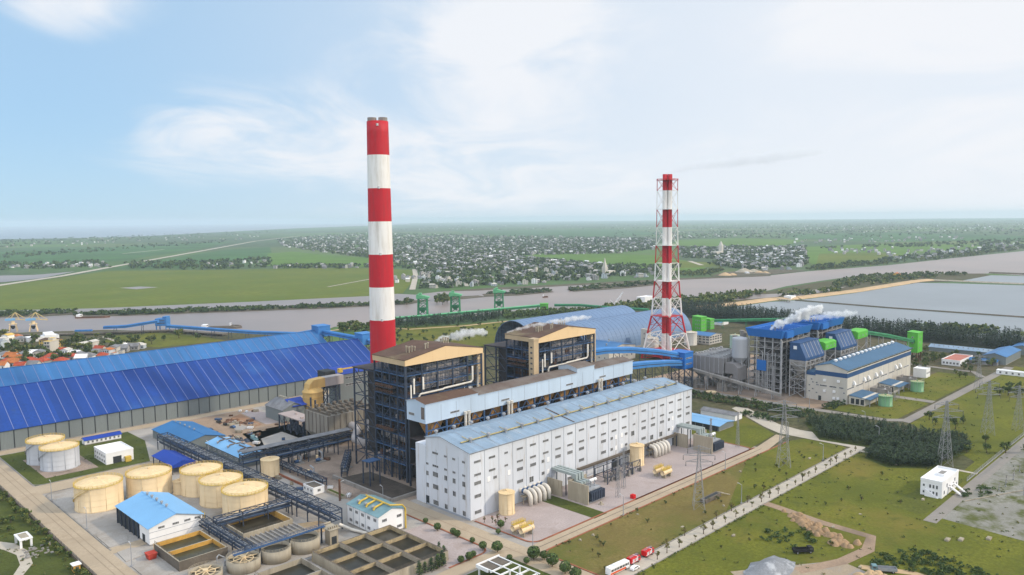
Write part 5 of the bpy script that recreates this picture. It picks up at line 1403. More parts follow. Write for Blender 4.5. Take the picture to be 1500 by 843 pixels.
t = thing("equipment_frame", "dark steel equipment frame between the near transformer and the middle tank", "frame", (322, 246, 0))
r = random.Random(9); mb = MB()
for x in (308, 315, 322, 329, 336):
    for y in (241, 249): mb.box(x - .2, x + .2, y - .2, y + .2, 0, 7)
for z in (3.5, 6.8):
    for y in (241, 249): mb.beam((308, y, z), (336, y, z), .3)
for x in (308, 315, 322, 329): mb.beam((x, 241, 0), (x + 7, 241, 6.8), .18); mb.beam((x, 241, 3.4), (x, 249, 3.4), .25)
part(mb, "steelwork", [M_STEEL], t)
mb = MB()
for k in range(20): x, y = r.uniform(309, 336), r.uniform(240, 249); mb.box(x, x + r.uniform(.6, 2), y, y + r.uniform(.6, 2), .1, r.uniform(1, 5))
part(mb, "machinery", [M_CONCG], t)
for i, (x, lab) in enumerate(((309.5, "tall gantry mast right of the near transformer"), (297, "tall gantry mast in front of the near transformer"), (392, "tall gantry mast in front of the far transformer"), (412, "tall gantry mast at the far end of the hall yard"))):
    t = thing("gantry_mast", lab, "mast", (x, 226 if i % 2 else 232, 0)); y = 226 if i % 2 else 232
    mb = MB()
    for sx in (-.8, .8):
        for sy in (-.8, .8): mb.beam((x + sx, y + sy, 0), (x + sx * .3, y + sy * .3, 20), .16)
    for k in range(10):
        z = 2 * k; f = 1 - .7 * z / 20; g = 1 - .7 * (z + 2) / 20
        mb.beam((x - .8 * f, y - .8 * f, z), (x + .8 * g, y - .8 * g, z + 2), .1); mb.beam((x - .8 * f, y + .8 * f, z), (x - .8 * g, y - .8 * g, z + 2), .1)
    part(mb, "lattice_post", [M_LATTICE], t)
    mb = MB(); mb.beam((x - 2.5, y, 19.2), (x + 2.5, y, 19.2), .2); part(mb, "cross_arm", [M_LATTICE], t)
for x, y, lab in ((284, 226, "small manhole cover box in the pink gravel yard"), (301, 220, "red hydrant box at the near transformer's corner")):
    mb = MB(); mb.box(x - 1, x + 1, y - 1, y + 1, .15, .5 if "man" in lab else 2.0); mb.box(x - .4, x + .4, y - .4, y + .4, .5 if "man" in lab else 2.0, 1.6 if "man" in lab else 2.2)
    lone(mb, "yard_box", [M_CONC if "man" in lab else M_CARRED], lab, "box", (x, y, 0))

# ------------------------------------------------------------------ pipe racks
def pipe_rack(name, label, a, b, zs, w, npipe, mfr=M_STEEL, step=9, mp=None, rail=False):
    t = thing(name, label, "pipe rack", (a[0], a[1], 0))
    A, B = Vector((a[0], a[1], 0)), Vector((b[0], b[1], 0)); d = (B - A).normalized(); n = Vector((-d.y, d.x, 0)) * w / 2
    L = (B - A).length; k = max(2, int(L / step)); zt = max(zs)
    def side(p, s, z): q = p + n * s; return (q.x, q.y, z)
    for i in range(k + 1):
        p = A.lerp(B, i / k); mb = MB()
        for s in (-1, 1): mb.beam(side(p, s, 0), side(p, s, zt + 1.6), .4)
        for z in list(zs) + [zt + 1.5]: mb.beam(side(p, -1, z - .2), side(p, 1, z - .2), .35)
        part(mb, "bent", [mfr], t)
    mb = MB()
    for i in range(k):
        p, q = A.lerp(B, i / k), A.lerp(B, (i + 1) / k); m_ = p.lerp(q, .5)
        for s in (-1, 1):
            mb.beam(side(p, s, zt - .3), side(m_, s, zt + 1.5), .2); mb.beam(side(m_, s, zt + 1.5), side(q, s, zt - .3), .2)
            mb.beam(side(p, s, zs[0]), side(q, s, zs[0]), .25); mb.beam(side(p, s, zt - .3), side(q, s, zt - .3), .3); mb.beam(side(p, s, zt + 1.5), side(q, s, zt + 1.5), .25)
        mb.beam(side(p, -1, zt + 1.5), side(q, 1, zt + 1.5), .16); mb.beam(side(p, 1, zt + 1.5), side(q, -1, zt + 1.5), .16)
        if rail: 
            for s in (-1, 1): mb.beam(side(p, s * 1.05, zt + 2.6), side(q, s * 1.05, zt + 2.6), .12)
    part(mb, "truss", [mfr], t)
    rr = random.Random(int(a[0] * 7 + a[1]))
    for j in range(npipe):
        s = -0.85 + 1.7 * j / max(1, npipe - 1)
        for z in zs:
            mb = MB(); r_ = rr.choice([.18, .25, .35]); mb.tube([side(A, s, z + r_), side(B, s, z + r_)], r_, 6)
            part(mb, "pipe", [rr.choice([M_PIPEG, M_STEELB, M_STEEL, M_PIPEG]) if mp is None else mp], t)
    return t
pipe_rack("pipe_rack", "long dark pipe rack running past the row of three cream tanks", (177, 474), (180, 290), (5, 8), 6, 5)
pipe_rack("pipe_rack", "dark pipe rack with a pale roofed belt from the light blue store towards the boiler", (186, 391), (252, 388), (7, 10), 4.5, 4)
pipe_rack("pipe_rack", "short pipe rack crossing between the near cream tank and the basins", (141, 323.5), (176, 322.5), (4.5, 6.5), 3.5, 4)
pipe_rack("pipe_rack", "narrow pipe rack between the two open yellow-walled basins", (139.5, 334), (139.5, 290), (3, 5), 3.2, 4)
mb = MB(); mb.slab([(186, 388.7, 13.2), (252, 385.7, 13.2), (252, 390.3, 13.6), (186, 393.3, 13.6)], .25)
lone(mb, "belt_cover", [M_GREYROOF], "pale sheet cover lying along the belt rack towards the boiler", "cover", (186, 391, 0))
mb = MB(); mb.tube([(181, 289, 3), (184, 284, 1.2), (190, 263, .9)], .7, 8)
lone(mb, "service_pipe", [M_PIPEW], "pale pipe lying on the ground past the teal roofed block", "pipe", (184, 284, 0), smooth=True)
mb = MB()
for d in (0, 1.1, 2.2): mb.tube([(150.5 + d, 272 + d * .1, 1.1), (189 + d, 272.5, 1.1)], .35, 6)
lone(mb, "service_pipe", [M_PIPEG], "bundle of grey pipes along the edge of the big divided basin", "pipe", (150, 272, 0))

# ------------------------------------------------------------------ open basins and clarifiers
def basin(name, label, x0, x1, y0, y1, h, cells_x=1, cells_y=1, mwall=None, mtop=None, mwater=None, water_z=None, inner=None):
    mwall, mtop, mwater = mwall or M_CONC, mtop or M_CONC, mwater or M_DARKPOND
    t = thing(name, label, "basin", ((x0 + x1) / 2, (y0 + y1) / 2, 0)); w = .3; mb = MB()
    mb.box(x0 - w, x1 + w, y0 - w, y0 + w, 0, h, 0, 1); mb.box(x0 - w, x1 + w, y1 - w, y1 + w, 0, h, 2 if inner else 0, 1)
    mb.box(x0 - w, x0 + w, y0 + w, y1 - w, 0, h, 0, 1); mb.box(x1 - w, x1 + w, y0 + w, y1 - w, 0, h, 2 if inner else 0, 1)
    part(mb, "outer_wall", [mwall, mtop, inner or mwall], t)
    for k in range(1, cells_x):
        x = x0 + (x1 - x0) * k / cells_x; mb = MB(); mb.box(x - .5, x + .5, y0 + w, y1 - w, 0, h - .05, 0, 1); part(mb, "partition", [mwall, mtop], t)
    for k in range(1, cells_y):
        y = y0 + (y1 - y0) * k / cells_y; mb = MB(); mb.box(x0 + w, x1 - w, y - .3, y + .3, 0, h - .08, 0, 1); part(mb, "partition", [inner or mwall, mtop], t)
    mb = MB(); z = h * .45 if water_z is None else water_z; mb.box(x0 + w, x1 - w, y0 + w, y1 - w, .12, z); part(mb, "water", [mwater], t)
    mb = MB()
    for zz in (.55, 1.1): mb.beam((x0, y0, h + zz), (x1, y0, h + zz), .08); mb.beam((x0, y0, h + zz), (x0, y1, h + zz), .08)
    n = 10
    for k in range(n + 1): mb.beam((x0 + (x1 - x0) * k / n, y0, h), (x0 + (x1 - x0) * k / n, y0, h + 1.1), .08); mb.beam((x0, y0 + (y1 - y0) * k / n, h), (x0, y0 + (y1 - y0) * k / n, h + 1.1), .08)
    part(mb, "railing", [M_CONCD], t)
    return t
basin("open_basin", "square open basin with ochre walls and dark water by the pipe rack", 145.5, 168, 306.5, 326.5, 4.4, 1, 1, M_CONC, M_CONC, M_DARKPOND, 1.6, M_OCHRE)
basin("open_basin", "two-cell open basin with a yellow divider and greenish water near the red box", 116, 135, 300, 325, 4.0, 1, 2, M_CONCD, M_CONC, M_GREENPOND, 2.2, M_OCHRE)
basin("divided_basin", "big concrete basin divided into nine dark cells", 156.5, 194, 232, 270, 4.2, 3, 3, M_CONC, M_CONCD, M_DARKPOND, 2.5, mat("cream_concrete", (.44, .35, .21), .85, .3, .3, fine=.25, stain=(.16, .13, .09), stain_at=(.5, .72), stain_scale=.25))
basin("divided_basin", "open dark basin cut off by the photo's bottom edge, beside the nine-cell one", 132, 151.5, 240, 270, 3.4, 1, 2, M_CONC, M_CONCG, M_DARKPOND, 1.2)
t = thing("settling_trough", "row of narrow concrete settling troughs beside the square basin", "trough", (160, 297, 0))
mb = MB(); mb.box(145, 169, 294.5, 305.2, 0, 2.6)
for k in range(11): mb.box(145.4 + 2.2 * k, 145.9 + 2.2 * k, 294.6, 305, 2.6, 3.4)
part(mb, "trough_body", [M_CONCG], t)
for i, (x, y, r, h, lab) in enumerate(((160.5, 283.5, 6.4, 5.4, "round concrete clarifier nearest the teal roofed block"), (147.6, 283.5, 6.1, 5.0, "middle round concrete clarifier under the footbridge"), (134.6, 284.5, 6.4, 4.6, "round open clarifier with a rake, nearest the photo's left"),
                                       (120.5, 287, 6.2, 3.0, "round clarifier cut off by the photo's bottom edge"))):
    t = thing("clarifier", lab, "clarifier", (x, y, 0))
    mb = MB(); mb.lathe((x, y, 0), [(r, 0), (r, h), (r - .5, h), (r - .5, h - 1.4)], 36, cap1=False)
    o = part(mb, "tank_wall", [M_CONC], t); 
    for p in o.data.polygons: p.use_smooth = p.area > .9
    mb = MB(); mb.lathe((x, y, 0), [(r - .52, h - 1.4), (.3, h - 1.35)], 30, cap0=False); part(mb, "water", [M_DARKPOND], t)
    mb = MB()
    for k in range(28):
        a, b = 2 * math.pi * k / 28, 2 * math.pi * (k + 1) / 28
        for z in (.6, 1.1): mb.beam((x + r * math.cos(a), y + r * math.sin(a), h + z), (x + r * math.cos(b), y + r * math.sin(b), h + z), .09)
        mb.beam((x + r * math.cos(a), y + r * math.sin(a), h), (x + r * math.cos(a), y + r * math.sin(a), h + 1.1), .09)
    part(mb, "railing", [M_CONC], t)
    if i >= 2:
        mb = MB()
        for k in range(8):
            a = 2 * math.pi * k / 8; mb.beam((x, y, h - .2), (x + (r - .6) * math.cos(a), y + (r - .6) * math.sin(a), h - .5), .3)
        mb.lathe((x, y, h - 1.3), [(1, 0), (1, 1.8)], 12); mb.lathe((x, y, h - .9), [(r * .6, 0), (r * .6, .5), (r * .6 - .3, .5), (r * .6 - .3, 0)], 24, 0, False, False); part(mb, "rake", [M_CREAM], t)
t = thing("footbridge", "straight steel footbridge over the round clarifiers", "footbridge", (147, 283, 0))
mb = MB(); mb.box(130, 170, 282.4, 284, 6.9, 7.2)
for y in (282.4, 284):
    for z in (.6, 1.1): mb.beam((130, y, 7.2 + z), (170, y, 7.2 + z), .09)
    for k in range(21): mb.beam((130 + 2 * k, y, 7.2), (130 + 2 * k, y, 8.3), .08)
part(mb, "deck", [M_STEELB], t)
for x in (141, 154, 168.5): mb = MB(); mb.box(x - .25, x + .25, 282.9, 283.5, 0, 6.9); part(mb, "post", [M_STEEL], t)
t = thing("pump_tower", "square concrete pump tower with dosing gear at the end of the footbridge", "tower", (171.5, 280.5, 0))
mb = MB(); mb.box(169.6, 173.6, 278.4, 282.2, 0, 6.4); mb.box(170.4, 172.8, 278.34, 278.4, .2, 3.5, 1); part(mb, "wall", [M_CONC, M_DARKGAP], t)
mb = MB(); mb.box(169, 174.4, 277.8, 286, 6.42, 6.7)
for k in range(5): mb.box(169.6 + k, 170.1 + k, 279, 280, 6.7, 7.6)
mb.tube([(169.4, 285, 7.2), (174, 285, 7.2)], .4, 8); part(mb, "dosing_gear", [M_CONC], t)
mb = MB(); r = random.Random(21)
for k in range(9):
    x, y = r.uniform(127, 141), r.uniform(289, 300); mb.tube([(x, y, .2), (x, y, 2.5), (x + 1, y + r.uniform(-2, 2), 3), (x + 3, y, 1.5)], .3, 6)
lone(mb, "pipework", [M_PIPEG], "tangle of grey pipes beside the two-cell basin and clarifiers", "pipes", (134, 295, 0))
t = thing("waste_skip", "small red metal skip beside the two-cell basin", "skip", (112.6, 319.8, .2))
mb = MB(); mb.frustum((111.2, 114, 318.2, 321.4, .4), (110.8, 114.4, 317.8, 321.8, 2.6)); part(mb, "bin", [mat("skip_red", (.42, .05, .03), .7, .3, .5)], t)
mb = MB(); mb.box(110.7, 114.5, 317.7, 321.9, 2.6, 2.75); part(mb, "lid", [mat("skip_red", (.42, .05, .03))], t)
mb = MB()
for x in (111.4, 113.8): mb.box(x - .15, x + .15, 318.4, 321.2, .2, .4)
part(mb, "skid", [M_BLACK], t)
lone((lambda b: (b.prism([(175, 293), (183, 297), (180, 305), (172, 309), (168.8, 300)], .1, .5, "z"), b)[1])(MB()), "sand_heap", [M_SAND], "low spread of yellow sand beside the square basin", "sand", (175, 300, 0))

# pergola gate at the bottom
t = thing("pergola", "white concrete pergola frame with dark flat roof at the bottom edge", "pergola", (198.5, 202, 0))
for y in (192.5, 197, 201.5, 206):
    mb = MB(); mb.beam((193, y, 4), (204.4, y, 4), .4, .6); part(mb, "beam", [M_WHITE], t)
for x in (193.4, 198.7, 204):
    mb = MB(); mb.beam((x, 191, 4.45), (x, 213.6, 4.45), .35, .3); part(mb, "beam", [M_WHITE], t)
    for y in (192.5, 201.5, 212.6): mb = MB(); mb.box(x - .25, x + .25, y - .25, y + .25, 0, 3.65); part(mb, "post", [M_WHITE], t)
mb = MB(); mb.box(193, 204.4, 207, 213.2, 3.9, 4.2); part(mb, "roof", [M_CONCD], t)
mb = MB(); mb.box(192.6, 204.8, 213.2, 213.6, 3.5, 4.8); mb.box(192.6, 193, 207, 213.2, 3.5, 4.8); part(mb, "parapet", [M_WHITE], t)

# left of the perimeter road
t = thing("boundary_fence", "long thin boundary fence on a low wall along the perimeter road", "fence", (91, 330, 0))
mb = MB(); mb.box(90.8, 91.2, 160, 556, 0, 1.2); part(mb, "base_wall", [M_CONCD], t)
mb = MB()
for z in (1.7, 2.2): mb.beam((91, 160, z), (91, 556, z), .08)
for k in range(100): mb.beam((91, 160 + 4 * k, 1.2), (91, 160 + 4 * k, 2.4), .12)
part(mb, "rails", [M_CONCD], t)
t = thing("loading_frame", "white open concrete frame standing in the grass outside the fence", "frame", (81, 374, 0))
for x, y in ((78.6, 370), (82.4, 370), (78.6, 378), (82.4, 378)):
    mb = MB(); mb.box(x - .4, x + .4, y - .4, y + .4, 0, 3.4); part(mb, "post", [M_WHITE], t)
mb = MB(); mb.box(78, 83, 369.4, 378.6, 3.4, 3.9); mb.box(79, 82, 371, 377, 3.9, 4.1, 1); part(mb, "roof", [M_WHITE, M_CONC], t)
t = thing("sentry_kiosk", "small ochre kiosk with white roof outside the fence", "kiosk", (88, 330, 0))
mb = MB(); mb.box(86.8, 89.2, 328.6, 331.4, 0, 2.8); mb.box(86.74, 86.8, 329.2, 330.8, .9, 2.2, 1); mb.box(87.4, 88.6, 328.54, 328.6, .1, 2.2, 1); part(mb, "wall", [M_OCHRE, M_GLASS], t)
mb = MB(); mb.box(86.4, 89.6, 328.2, 331.8, 2.8, 3.1); part(mb, "roof", [M_WHITE], t)
sheet("dirt_track", [(74, 385), (78, 378), (80, 365), (78, 350), (72, 340), (69, 342), (74, 352), (75.5, 364), (73, 374), (70, 380)], .16, M_ROADG)
mb = MB(); r = random.Random(31)
for k in range(40): x, y = r.uniform(76, 88), r.uniform(355, 368); mb.box(x, x + r.uniform(.3, 1.6), y, y + r.uniform(.3, 1.6), .1, r.uniform(.2, .8))
lone(mb, "rubble", [M_CONCG], "scattered rubble below the white concrete frame", "rubble", (82, 362, 0), kind="stuff")
t = thing("low_house", "low house with pale and blue sheets half seen at the left edge", "house", (70, 402, 0))
mb = MB(); mb.box(62, 72, 396, 410, 0, 3.2); part(mb, "wall", [M_CONC], t)
mb = MB(); mb.slab([(61.5, 395.5, 3.3), (72.5, 395.5, 3.3), (72.5, 403, 4.4), (61.5, 403, 4.4)], .15); mb.slab([(61.5, 403, 4.4), (72.5, 403, 4.4), (72.5, 410.5, 3.3), (61.5, 410.5, 3.3)], .15, 1); part(mb, "roof", [M_ROOFSKY, M_WHITE], t)
# ------------------------------------------------------------------ right-hand power plant
t = thing("turbine_hall", "smaller cream and navy turbine hall with white vents along its blue ridge", "hall", (624, 236, 0))
mb = MB()
mb.prism([(222, 0), (222, 24.6), (234, 28.2), (245, 25.4), (245, 0)], 559.5, 690, "x", 0)
mb.box(559.6, 690, 245.003, 252, 0, 20.4)
mb.box(559.4, 690, 221.93, 222, 19, 22.2, 1); mb.box(559.43, 559.5, 222, 245, 19, 22.2, 1); mb.box(559.5, 559.6, 245, 252, 18, 20.4, 1)
mb.box(559.4, 690, 221.94, 222, 23.0, 23.9, 2)
for k in range(14): u = 560 + 9.95 * k; mb.box(u - .1, u + .1, 221.95, 222, 0, 19, 3)
part(mb, "wall", [M_CREAMW, M_NAVYW, M_GLASS, M_SEAM], t)
mb = MB()
mb.slab([(559, 221.4, 24.7), (690.5, 221.4, 24.7), (690.5, 234, 28.5), (559, 234, 28.5)], .25); mb.slab([(559, 234, 28.5), (690.5, 234, 28.5), (690.5, 245.5, 25.6), (559, 245.5, 25.6)], .25)
mb.box(559.6, 690, 245.6, 252.4, 20.42, 20.7)
rf = part(mb, "roof", [M_NAVYR], t) if "M_NAVYR" in globals() else part(mb, "roof", [mat("slate_blue_sheet", (0.048, 0.12, 0.215), .55, .15, .1, fine=.1)], t)
for k in range(15):
    mb = MB(); x = 568 + 8.1 * k; mb.lathe((x, 234, 28.4), [(.9, 0), (.9, .7), (1.5, .8), (1.5, 1.5), (.6, 2)], 10); part(mb, "ridge_vent", [M_WHITE], rf)
for k in range(8): window_strip(t, "front", 566 + 16.2 * k, 10.8, 12, .8, 222, 8)
for k, u in enumerate((571, 590, 598, 613, 623, 655, 664)):
    mb = MB(); mb.frustum((u - 1.1, u + 1.1, 220.2, 221.99, 13), (u - .7, u + .7, 221.2, 221.99, 15.4)); mb.box(u - 1.1, u + 1.1, 220.2, 221.99, 12.6, 12.99); part(mb, "wall_hood", [M_WHITE], t)
for v, w in ((226, 3), (232, 5), (239, 5), (243.5, 2)): window_strip(t, "end", v, 11.4, w, .9, 559.5, 5)
for v, z in ((228, 16), (238, 15.5), (231, 8), (238, 7.6), (228, 3.4), (231, 3.2)):
    mb = MB(); mb.box(558.6, 559.49, v - .9, v + .9, z - .8, z + .8); part(mb, "wall_fan", [M_WHITE], t)
for v, z in ((248, 15), (249.5, 10.5), (249.5, 6), (247, 13), (247, 8), (224, 8), (224, 3.4), (244, 13), (244, 5.5)): window_strip(t, "end", v, z, 1.2, .9, 559.6 if v > 245 else 559.5, 2)
mb = MB(); mb.box(559.4, 559.497, 240.5, 242.6, .1, 3.6); part(mb, "door", [M_DARKGAP], t)
def annex(x0, x1, y0, y1, h, label):
    t = thing("electrical_annex", label, "annex", ((x0 + x1) / 2, (y0 + y1) / 2, 0))
    mb = MB(); mb.box(x0 + .3, x1 - .3, y0 + 4, y1, 0, h)
    for k in range(3): mb.box(x0 + .1, x0 + .3, y0 + 4.5 + 3.4 * k, y0 + 6.8 + 3.4 * k, 1, h - 1.2, 1)
    part(mb, "wall", [M_CREAMW, M_DARKGAP], t)
    mb = MB(); mb.slab([(x0, y0, h - .6), (x1, y0, h - .6), (x1, y1, h + .9), (x0, y1, h + .9)], .25); part(mb, "roof", [mat("slate_blue_sheet", (0.045, 0.105, 0.24))], t)
    for x in (x0 + .4, (x0 + x1) / 2, x1 - .4): mb = MB(); mb.box(x - .2, x + .2, y0 + .4, y0 + .8, 0, h - .7); part(mb, "post", [M_PIPEG], t)
annex(561, 586, 206, 221.3, 6, "slate blue roofed annex at the near corner of the cream turbine hall")
annex(618, 640, 206, 221.3, 6, "slate blue roofed annex midway along the cream turbine hall")
tank(574, 200.5, 4.6, 7.4, "pale green tank by the near annex of the cream turbine hall", mat("pale_green_paint", (.14, .30, .15), .5, .12, .3, streak=True), mat("pale_green_paint", (.14, .30, .15)), rail=False, dome=.5, stairs=False, ring=False)
tank(638, 200, 4.6, 7.6, "pale green tank by the middle annex of the cream turbine hall", mat("pale_green_paint", (.14, .30, .15)), mat("pale_green_paint", (.14, .30, .15)), rail=False, dome=.5, stairs=False, ring=False)
for x, lab in ((598, "grey blast walls and transformer nearest the near annex"), (652, "grey blast walls and transformer beyond the middle annex")):
    t = thing("transformer_bay", lab, "transformer", (x, 212, 0)); r = random.Random(x)
    mb = MB(); mb.box(x - 7, x + 7, 217, 217.7, 0, 8); mb.box(x - 7, x - 6.3, 205, 216.99, 0, 8); mb.box(x + 6.3, x + 7, 207, 216.99, 0, 7); part(mb, "blast_wall", [M_CONCG], t)
    mb = MB(); mb.box(x - 4, x + 4, 208, 213, .3, 5)
    for k in range(6): mb.box(x - 3.8 + 1.3 * k, x - 3.2 + 1.3 * k, 205.6, 207.9, 1, 4.4)
    part(mb, "tank_body", [M_PIPEG], t)
    for k in range(3): mb = MB(); mb.lathe((x - 2.4 + 2.4 * k, 210, 5), [(.4, 0), (.2, .6), (.3, 1.2), (.15, 2.4)], 8); part(mb, "bushing", [M_WHITE], t)
    mb = MB()
    for k in range(5): xx = x - 5 + 2.5 * k; mb.beam((xx, 201, 0), (xx, 201, 7), .2); mb.beam((xx, 204, 0), (xx, 204, 5), .2)
    mb.beam((x - 5, 201, 6.8), (x + 5, 201, 6.8), .2); part(mb, "busbar_frame", [M_LATTICE], t)
t = flat_building("control_block", "white low block at the far end of the cream turbine hall", "building", 694, 704, 211, 221, 7, M_WHITE, M_WHITE)
for k in range(3): window_strip(t, "front", 696 + 3 * k, 4, 1.6, 1.2, 211, 3)

def steel_boiler(u0, label, seed, panel):
    """Pale open steel boiler frame under a flared bright blue roof crown."""
    r = random.Random(seed); u1, v0, v1, H = u0 + 47, 270.0, 296.0, 43.0
    t = thing("steel_boiler", label, "boiler", ((u0 + u1) / 2, 283, 0))
    cu = [u0 + 47 * k / 5 for k in range(6)]; cv = [v0 + 26 * k / 4 for k in range(5)]
    for x in cu:
        for y in cv:
            if x in (cu[0], cu[-1]) or y in (cv[0], cv[-1]):
                mb = MB(); mb.box(x - .35, x + .35, y - .35, y + .35, 0, H); part(mb, "column", [M_STEELL], t)
    for z in range(5, 43, 5):
        mb = MB()
        for y in cv: mb.beam((cu[0], y, z), (cu[-1], y, z), .35, .45)
        for x in cu: mb.beam((x, cv[0], z - .05), (x, cv[-1], z - .05), .35, .45)
        mb.box(u0 + .5, u1 - .5, v0 + .5, v0 + 4, z + .25, z + .35, 1); mb.box(u0 + .5, u0 + 4.5, v0 + 4, v1 - .5, z + .25, z + .35, 1)
        for d in (.8, 1.4): mb.beam((cu[0] - .4, cv[0], z + d), (cu[0] - .4, cv[-1], z + d), .12); mb.beam((cu[0], cv[0] - .4, z + d), (cu[-1], cv[0] - .4, z + d), .12)
        part(mb, "floor_frame", [M_STEELL, M_DECK], t)
    mb = MB()
    for j in range(0, 8):
        z = 5 * j
        for i in range(4):
            if r.random() < .55: a, b = (cv[i], cv[i + 1]) if r.random() < .5 else (cv[i + 1], cv[i]); mb.beam((cu[0], a, z), (cu[0], b, z + 5), .25)
        for i in range(5):
            if r.random() < .4: a, b = (cu[i], cu[i + 1]) if r.random() < .5 else (cu[i + 1], cu[i]); mb.beam((a, cv[0], z), (b, cv[0], z + 5), .25)
    part(mb, "bracing", [M_STEELL], t)
    mb = MB(); mb.box(u0 + 7, u1 - 5, v0 + 6, v1 - 5, 9, 42); mb.frustum((u0 + 16, u1 - 14, v0 + 10, v1 - 9, 4), (u0 + 7, u1 - 5, v0 + 6, v1 - 5, 8.99)); part(mb, "furnace", [mat("dusty_furnace_casing", (.13, .125, .125), .8, .35, .3, fine=.3)], t)
    for k in range(34):
        z = 5 * r.randint(1, 7) + .4
        if r.random() < .5: x, y = r.uniform(u0 + 1, u1 - 4), v0 + r.uniform(.8, 3)
        else: x, y = u0 + r.uniform(.8, 3), r.uniform(v0 + 4, v1 - 4)
        mb = MB(); w, d, h = r.uniform(.8, 3), r.uniform(.8, 2.5), r.uniform(1, 3); mb.box(x, x + w, y, y + d, z, z + h); mb.box(x + .1, x + w - .1, y + .1, y + d - .1, z + h, z + h + .3)
        part(mb, "equipment_cabinet", [r.choice([M_CONCG, M_CONCG, M_BODYL, M_DECK])], t)
    for k in range(8):
        y = r.uniform(v0 + 2, v1 - 2); mb = MB(); mb.tube([(u0 - .8, y, 0), (u0 - .8, y, r.uniform(15, 40))], r.uniform(.2, .45), 6)
        part(mb, "riser_pipe", [M_STEELL], t)
    mb = MB(); mb.tube([(u0 - 1, v0 - 1, 0), (u0 - 1, v0 - 1, 42)], .75, 10); part(mb, "downcomer", [M_STEELL], t)
    mb = MB(); e = 2.2                                       # roof crown, flared walls round a sunken deck
    b0, b1 = (u0 - .5, u1 + .5, v0 - .5, v1 + .5, H + .2), (u0 - e, u1 + e, v0 - e, v1 + e, H + 6.4)
    ring = lambda q: [(q[0], q[2], q[4]), (q[1], q[2], q[4]), (q[1], q[3], q[4]), (q[0], q[3], q[4])]
    A, B_ = ring(b0), ring(b1); C_ = [(x + (.4 if x < (u0 + u1) / 2 else -.4), y + (.4 if y < 283 else -.4), z) for x, y, z in B_]; D_ = [(x, y, H + 5.0) for x, y, z in C_]
    mb.solid(A + B_ + C_ + D_, [(i, (i + 1) % 4, 4 + (i + 1) % 4, 4 + i) for i in range(4)] + [(4 + i, 4 + (i + 1) % 4, 8 + (i + 1) % 4, 8 + i) for i in range(4)] + [(8 + i, 8 + (i + 1) % 4, 12 + (i + 1) % 4, 12 + i) for i in range(4)] + [(12, 13, 14, 15), (3, 2, 1, 0)])
    mb.box(u0 + 3, u0 + 14, v0 - 3.4, v0 - 1.2, H + .4, H + 5.2)
    cr = part(mb, "roof_crown", [M_BLUEP], t)
    for k in range(5):
        mb = MB(); x = u0 + 6 + 3 * k; hh = r.uniform(1.4, 3.2); mb.lathe((x, v0 + 8 + k % 2 * 4, H + 5), [(.5, 0), (.5, hh), (.8, hh), (.8, hh + .9)], 8); part(mb, "safety_vent", [M_CONCG], cr)
    mb = MB()
    for k in range(9): mb.box(u0 + 1 + 5 * k, u0 + 1.3 + 5 * k, v0 + 2, v1 - 2, H + 5.02, H + 5.5)
    part(mb, "deck_rib", [M_BLUEP], cr)
    if panel:
        mb = MB(); mb.box(u0 - 1.6, u0 - .5, 281, 288.5, 17.5, 25.5); part(mb, "lift_cabin", [M_BLUEP], t)
        for y in (281.3, 288.2): mb = MB(); mb.box(u0 - 1.4, u0 - .9, y - .2, y + .2, 0, 17.5); part(mb, "lift_rail", [M_STEELL], t)
    # bunker bay towards the turbine hall
    t = thing("bunker_bay", "navy clad coal bunker bay in front of " + label.split(",")[0], "bunker bay", (u0 + 19, 258, 0))
    a, b = u0 + 3, u0 + 35
    mb = MB(); mb.prism([(252, 30), (257, 40.5), (264.5, 40.5), (264.5, 28), (252, 28)], a, b, "x")
    for k in range(1, 6): x = a + (b - a) * k / 5.5; mb.slab([(x - .25, 251.9, 30.1), (x + .25, 251.9, 30.1), (x + .25, 256.9, 40.6), (x - .25, 256.9, 40.6)], .15, 1)
    mb.box(a + .2, a + 4, 252.3, 264, 24, 27.99, 2); part(mb, "casing", [M_NAVYW, M_STEELL, M_CONCG], t)
    mb = MB(); mb.box(a - .5, b + .5, 256.5, 265, 40.52, 40.9); part(mb, "roof", [M_NAVYW], t)
    mb = MB(); mb.box(a - .3, a, 259, 261.5, 36, 38.5); part(mb, "wall_fan", [M_WHITE], t)
    for k in range(5):
        x = a + (b - a) * k / 4
        for y in (252, 264): mb = MB(); mb.box(x - .35, x + .35, y - .35, y + .35, 0, 28); part(mb, "column", [M_STEELL], t)
    mb = MB()
    for z in (7, 14, 20.5, 24, 27): 
        for y in (252, 264): mb.beam((a, y, z), (b, y, z), .4)
        mb.beam((a, 252, z), (a, 264, z), .4)
    for k in range(4):
        x0, x1 = a + (b - a) * k / 4, a + (b - a) * (k + 1) / 4
        for z0, z1 in ((0, 7), (7, 14), (14, 20.5), (20.5, 27)): mb.beam((x0, 252, z0), (x1, 252, z1), .25); mb.beam((x1, 252, z0), (x0, 252, z1), .25)
    for z0, z1 in ((0, 7), (7, 14), (14, 20.5), (20.5, 27)): mb.beam((a, 252, z0), (a, 264, z1), .3); mb.beam((a, 264, z0), (a, 252, z1), .3)
    part(mb, "bracing", [M_STEELL], t)
    for k in range(4):
        x = a + 4 + 8 * k; mb = MB(); mb.frustum((x - 1, x + 1, 257, 259, 17), (x - 3.5, x + 3.5, 253, 263.3, 24)); part(mb, "coal_hopper", [M_CONCG], t)
steel_boiler(555, "the nearer blue-crowned boiler of the right plant, pale steel", 5, True)
steel_boiler(618, "the farther blue-crowned boiler of the right plant, pale steel", 6, False)
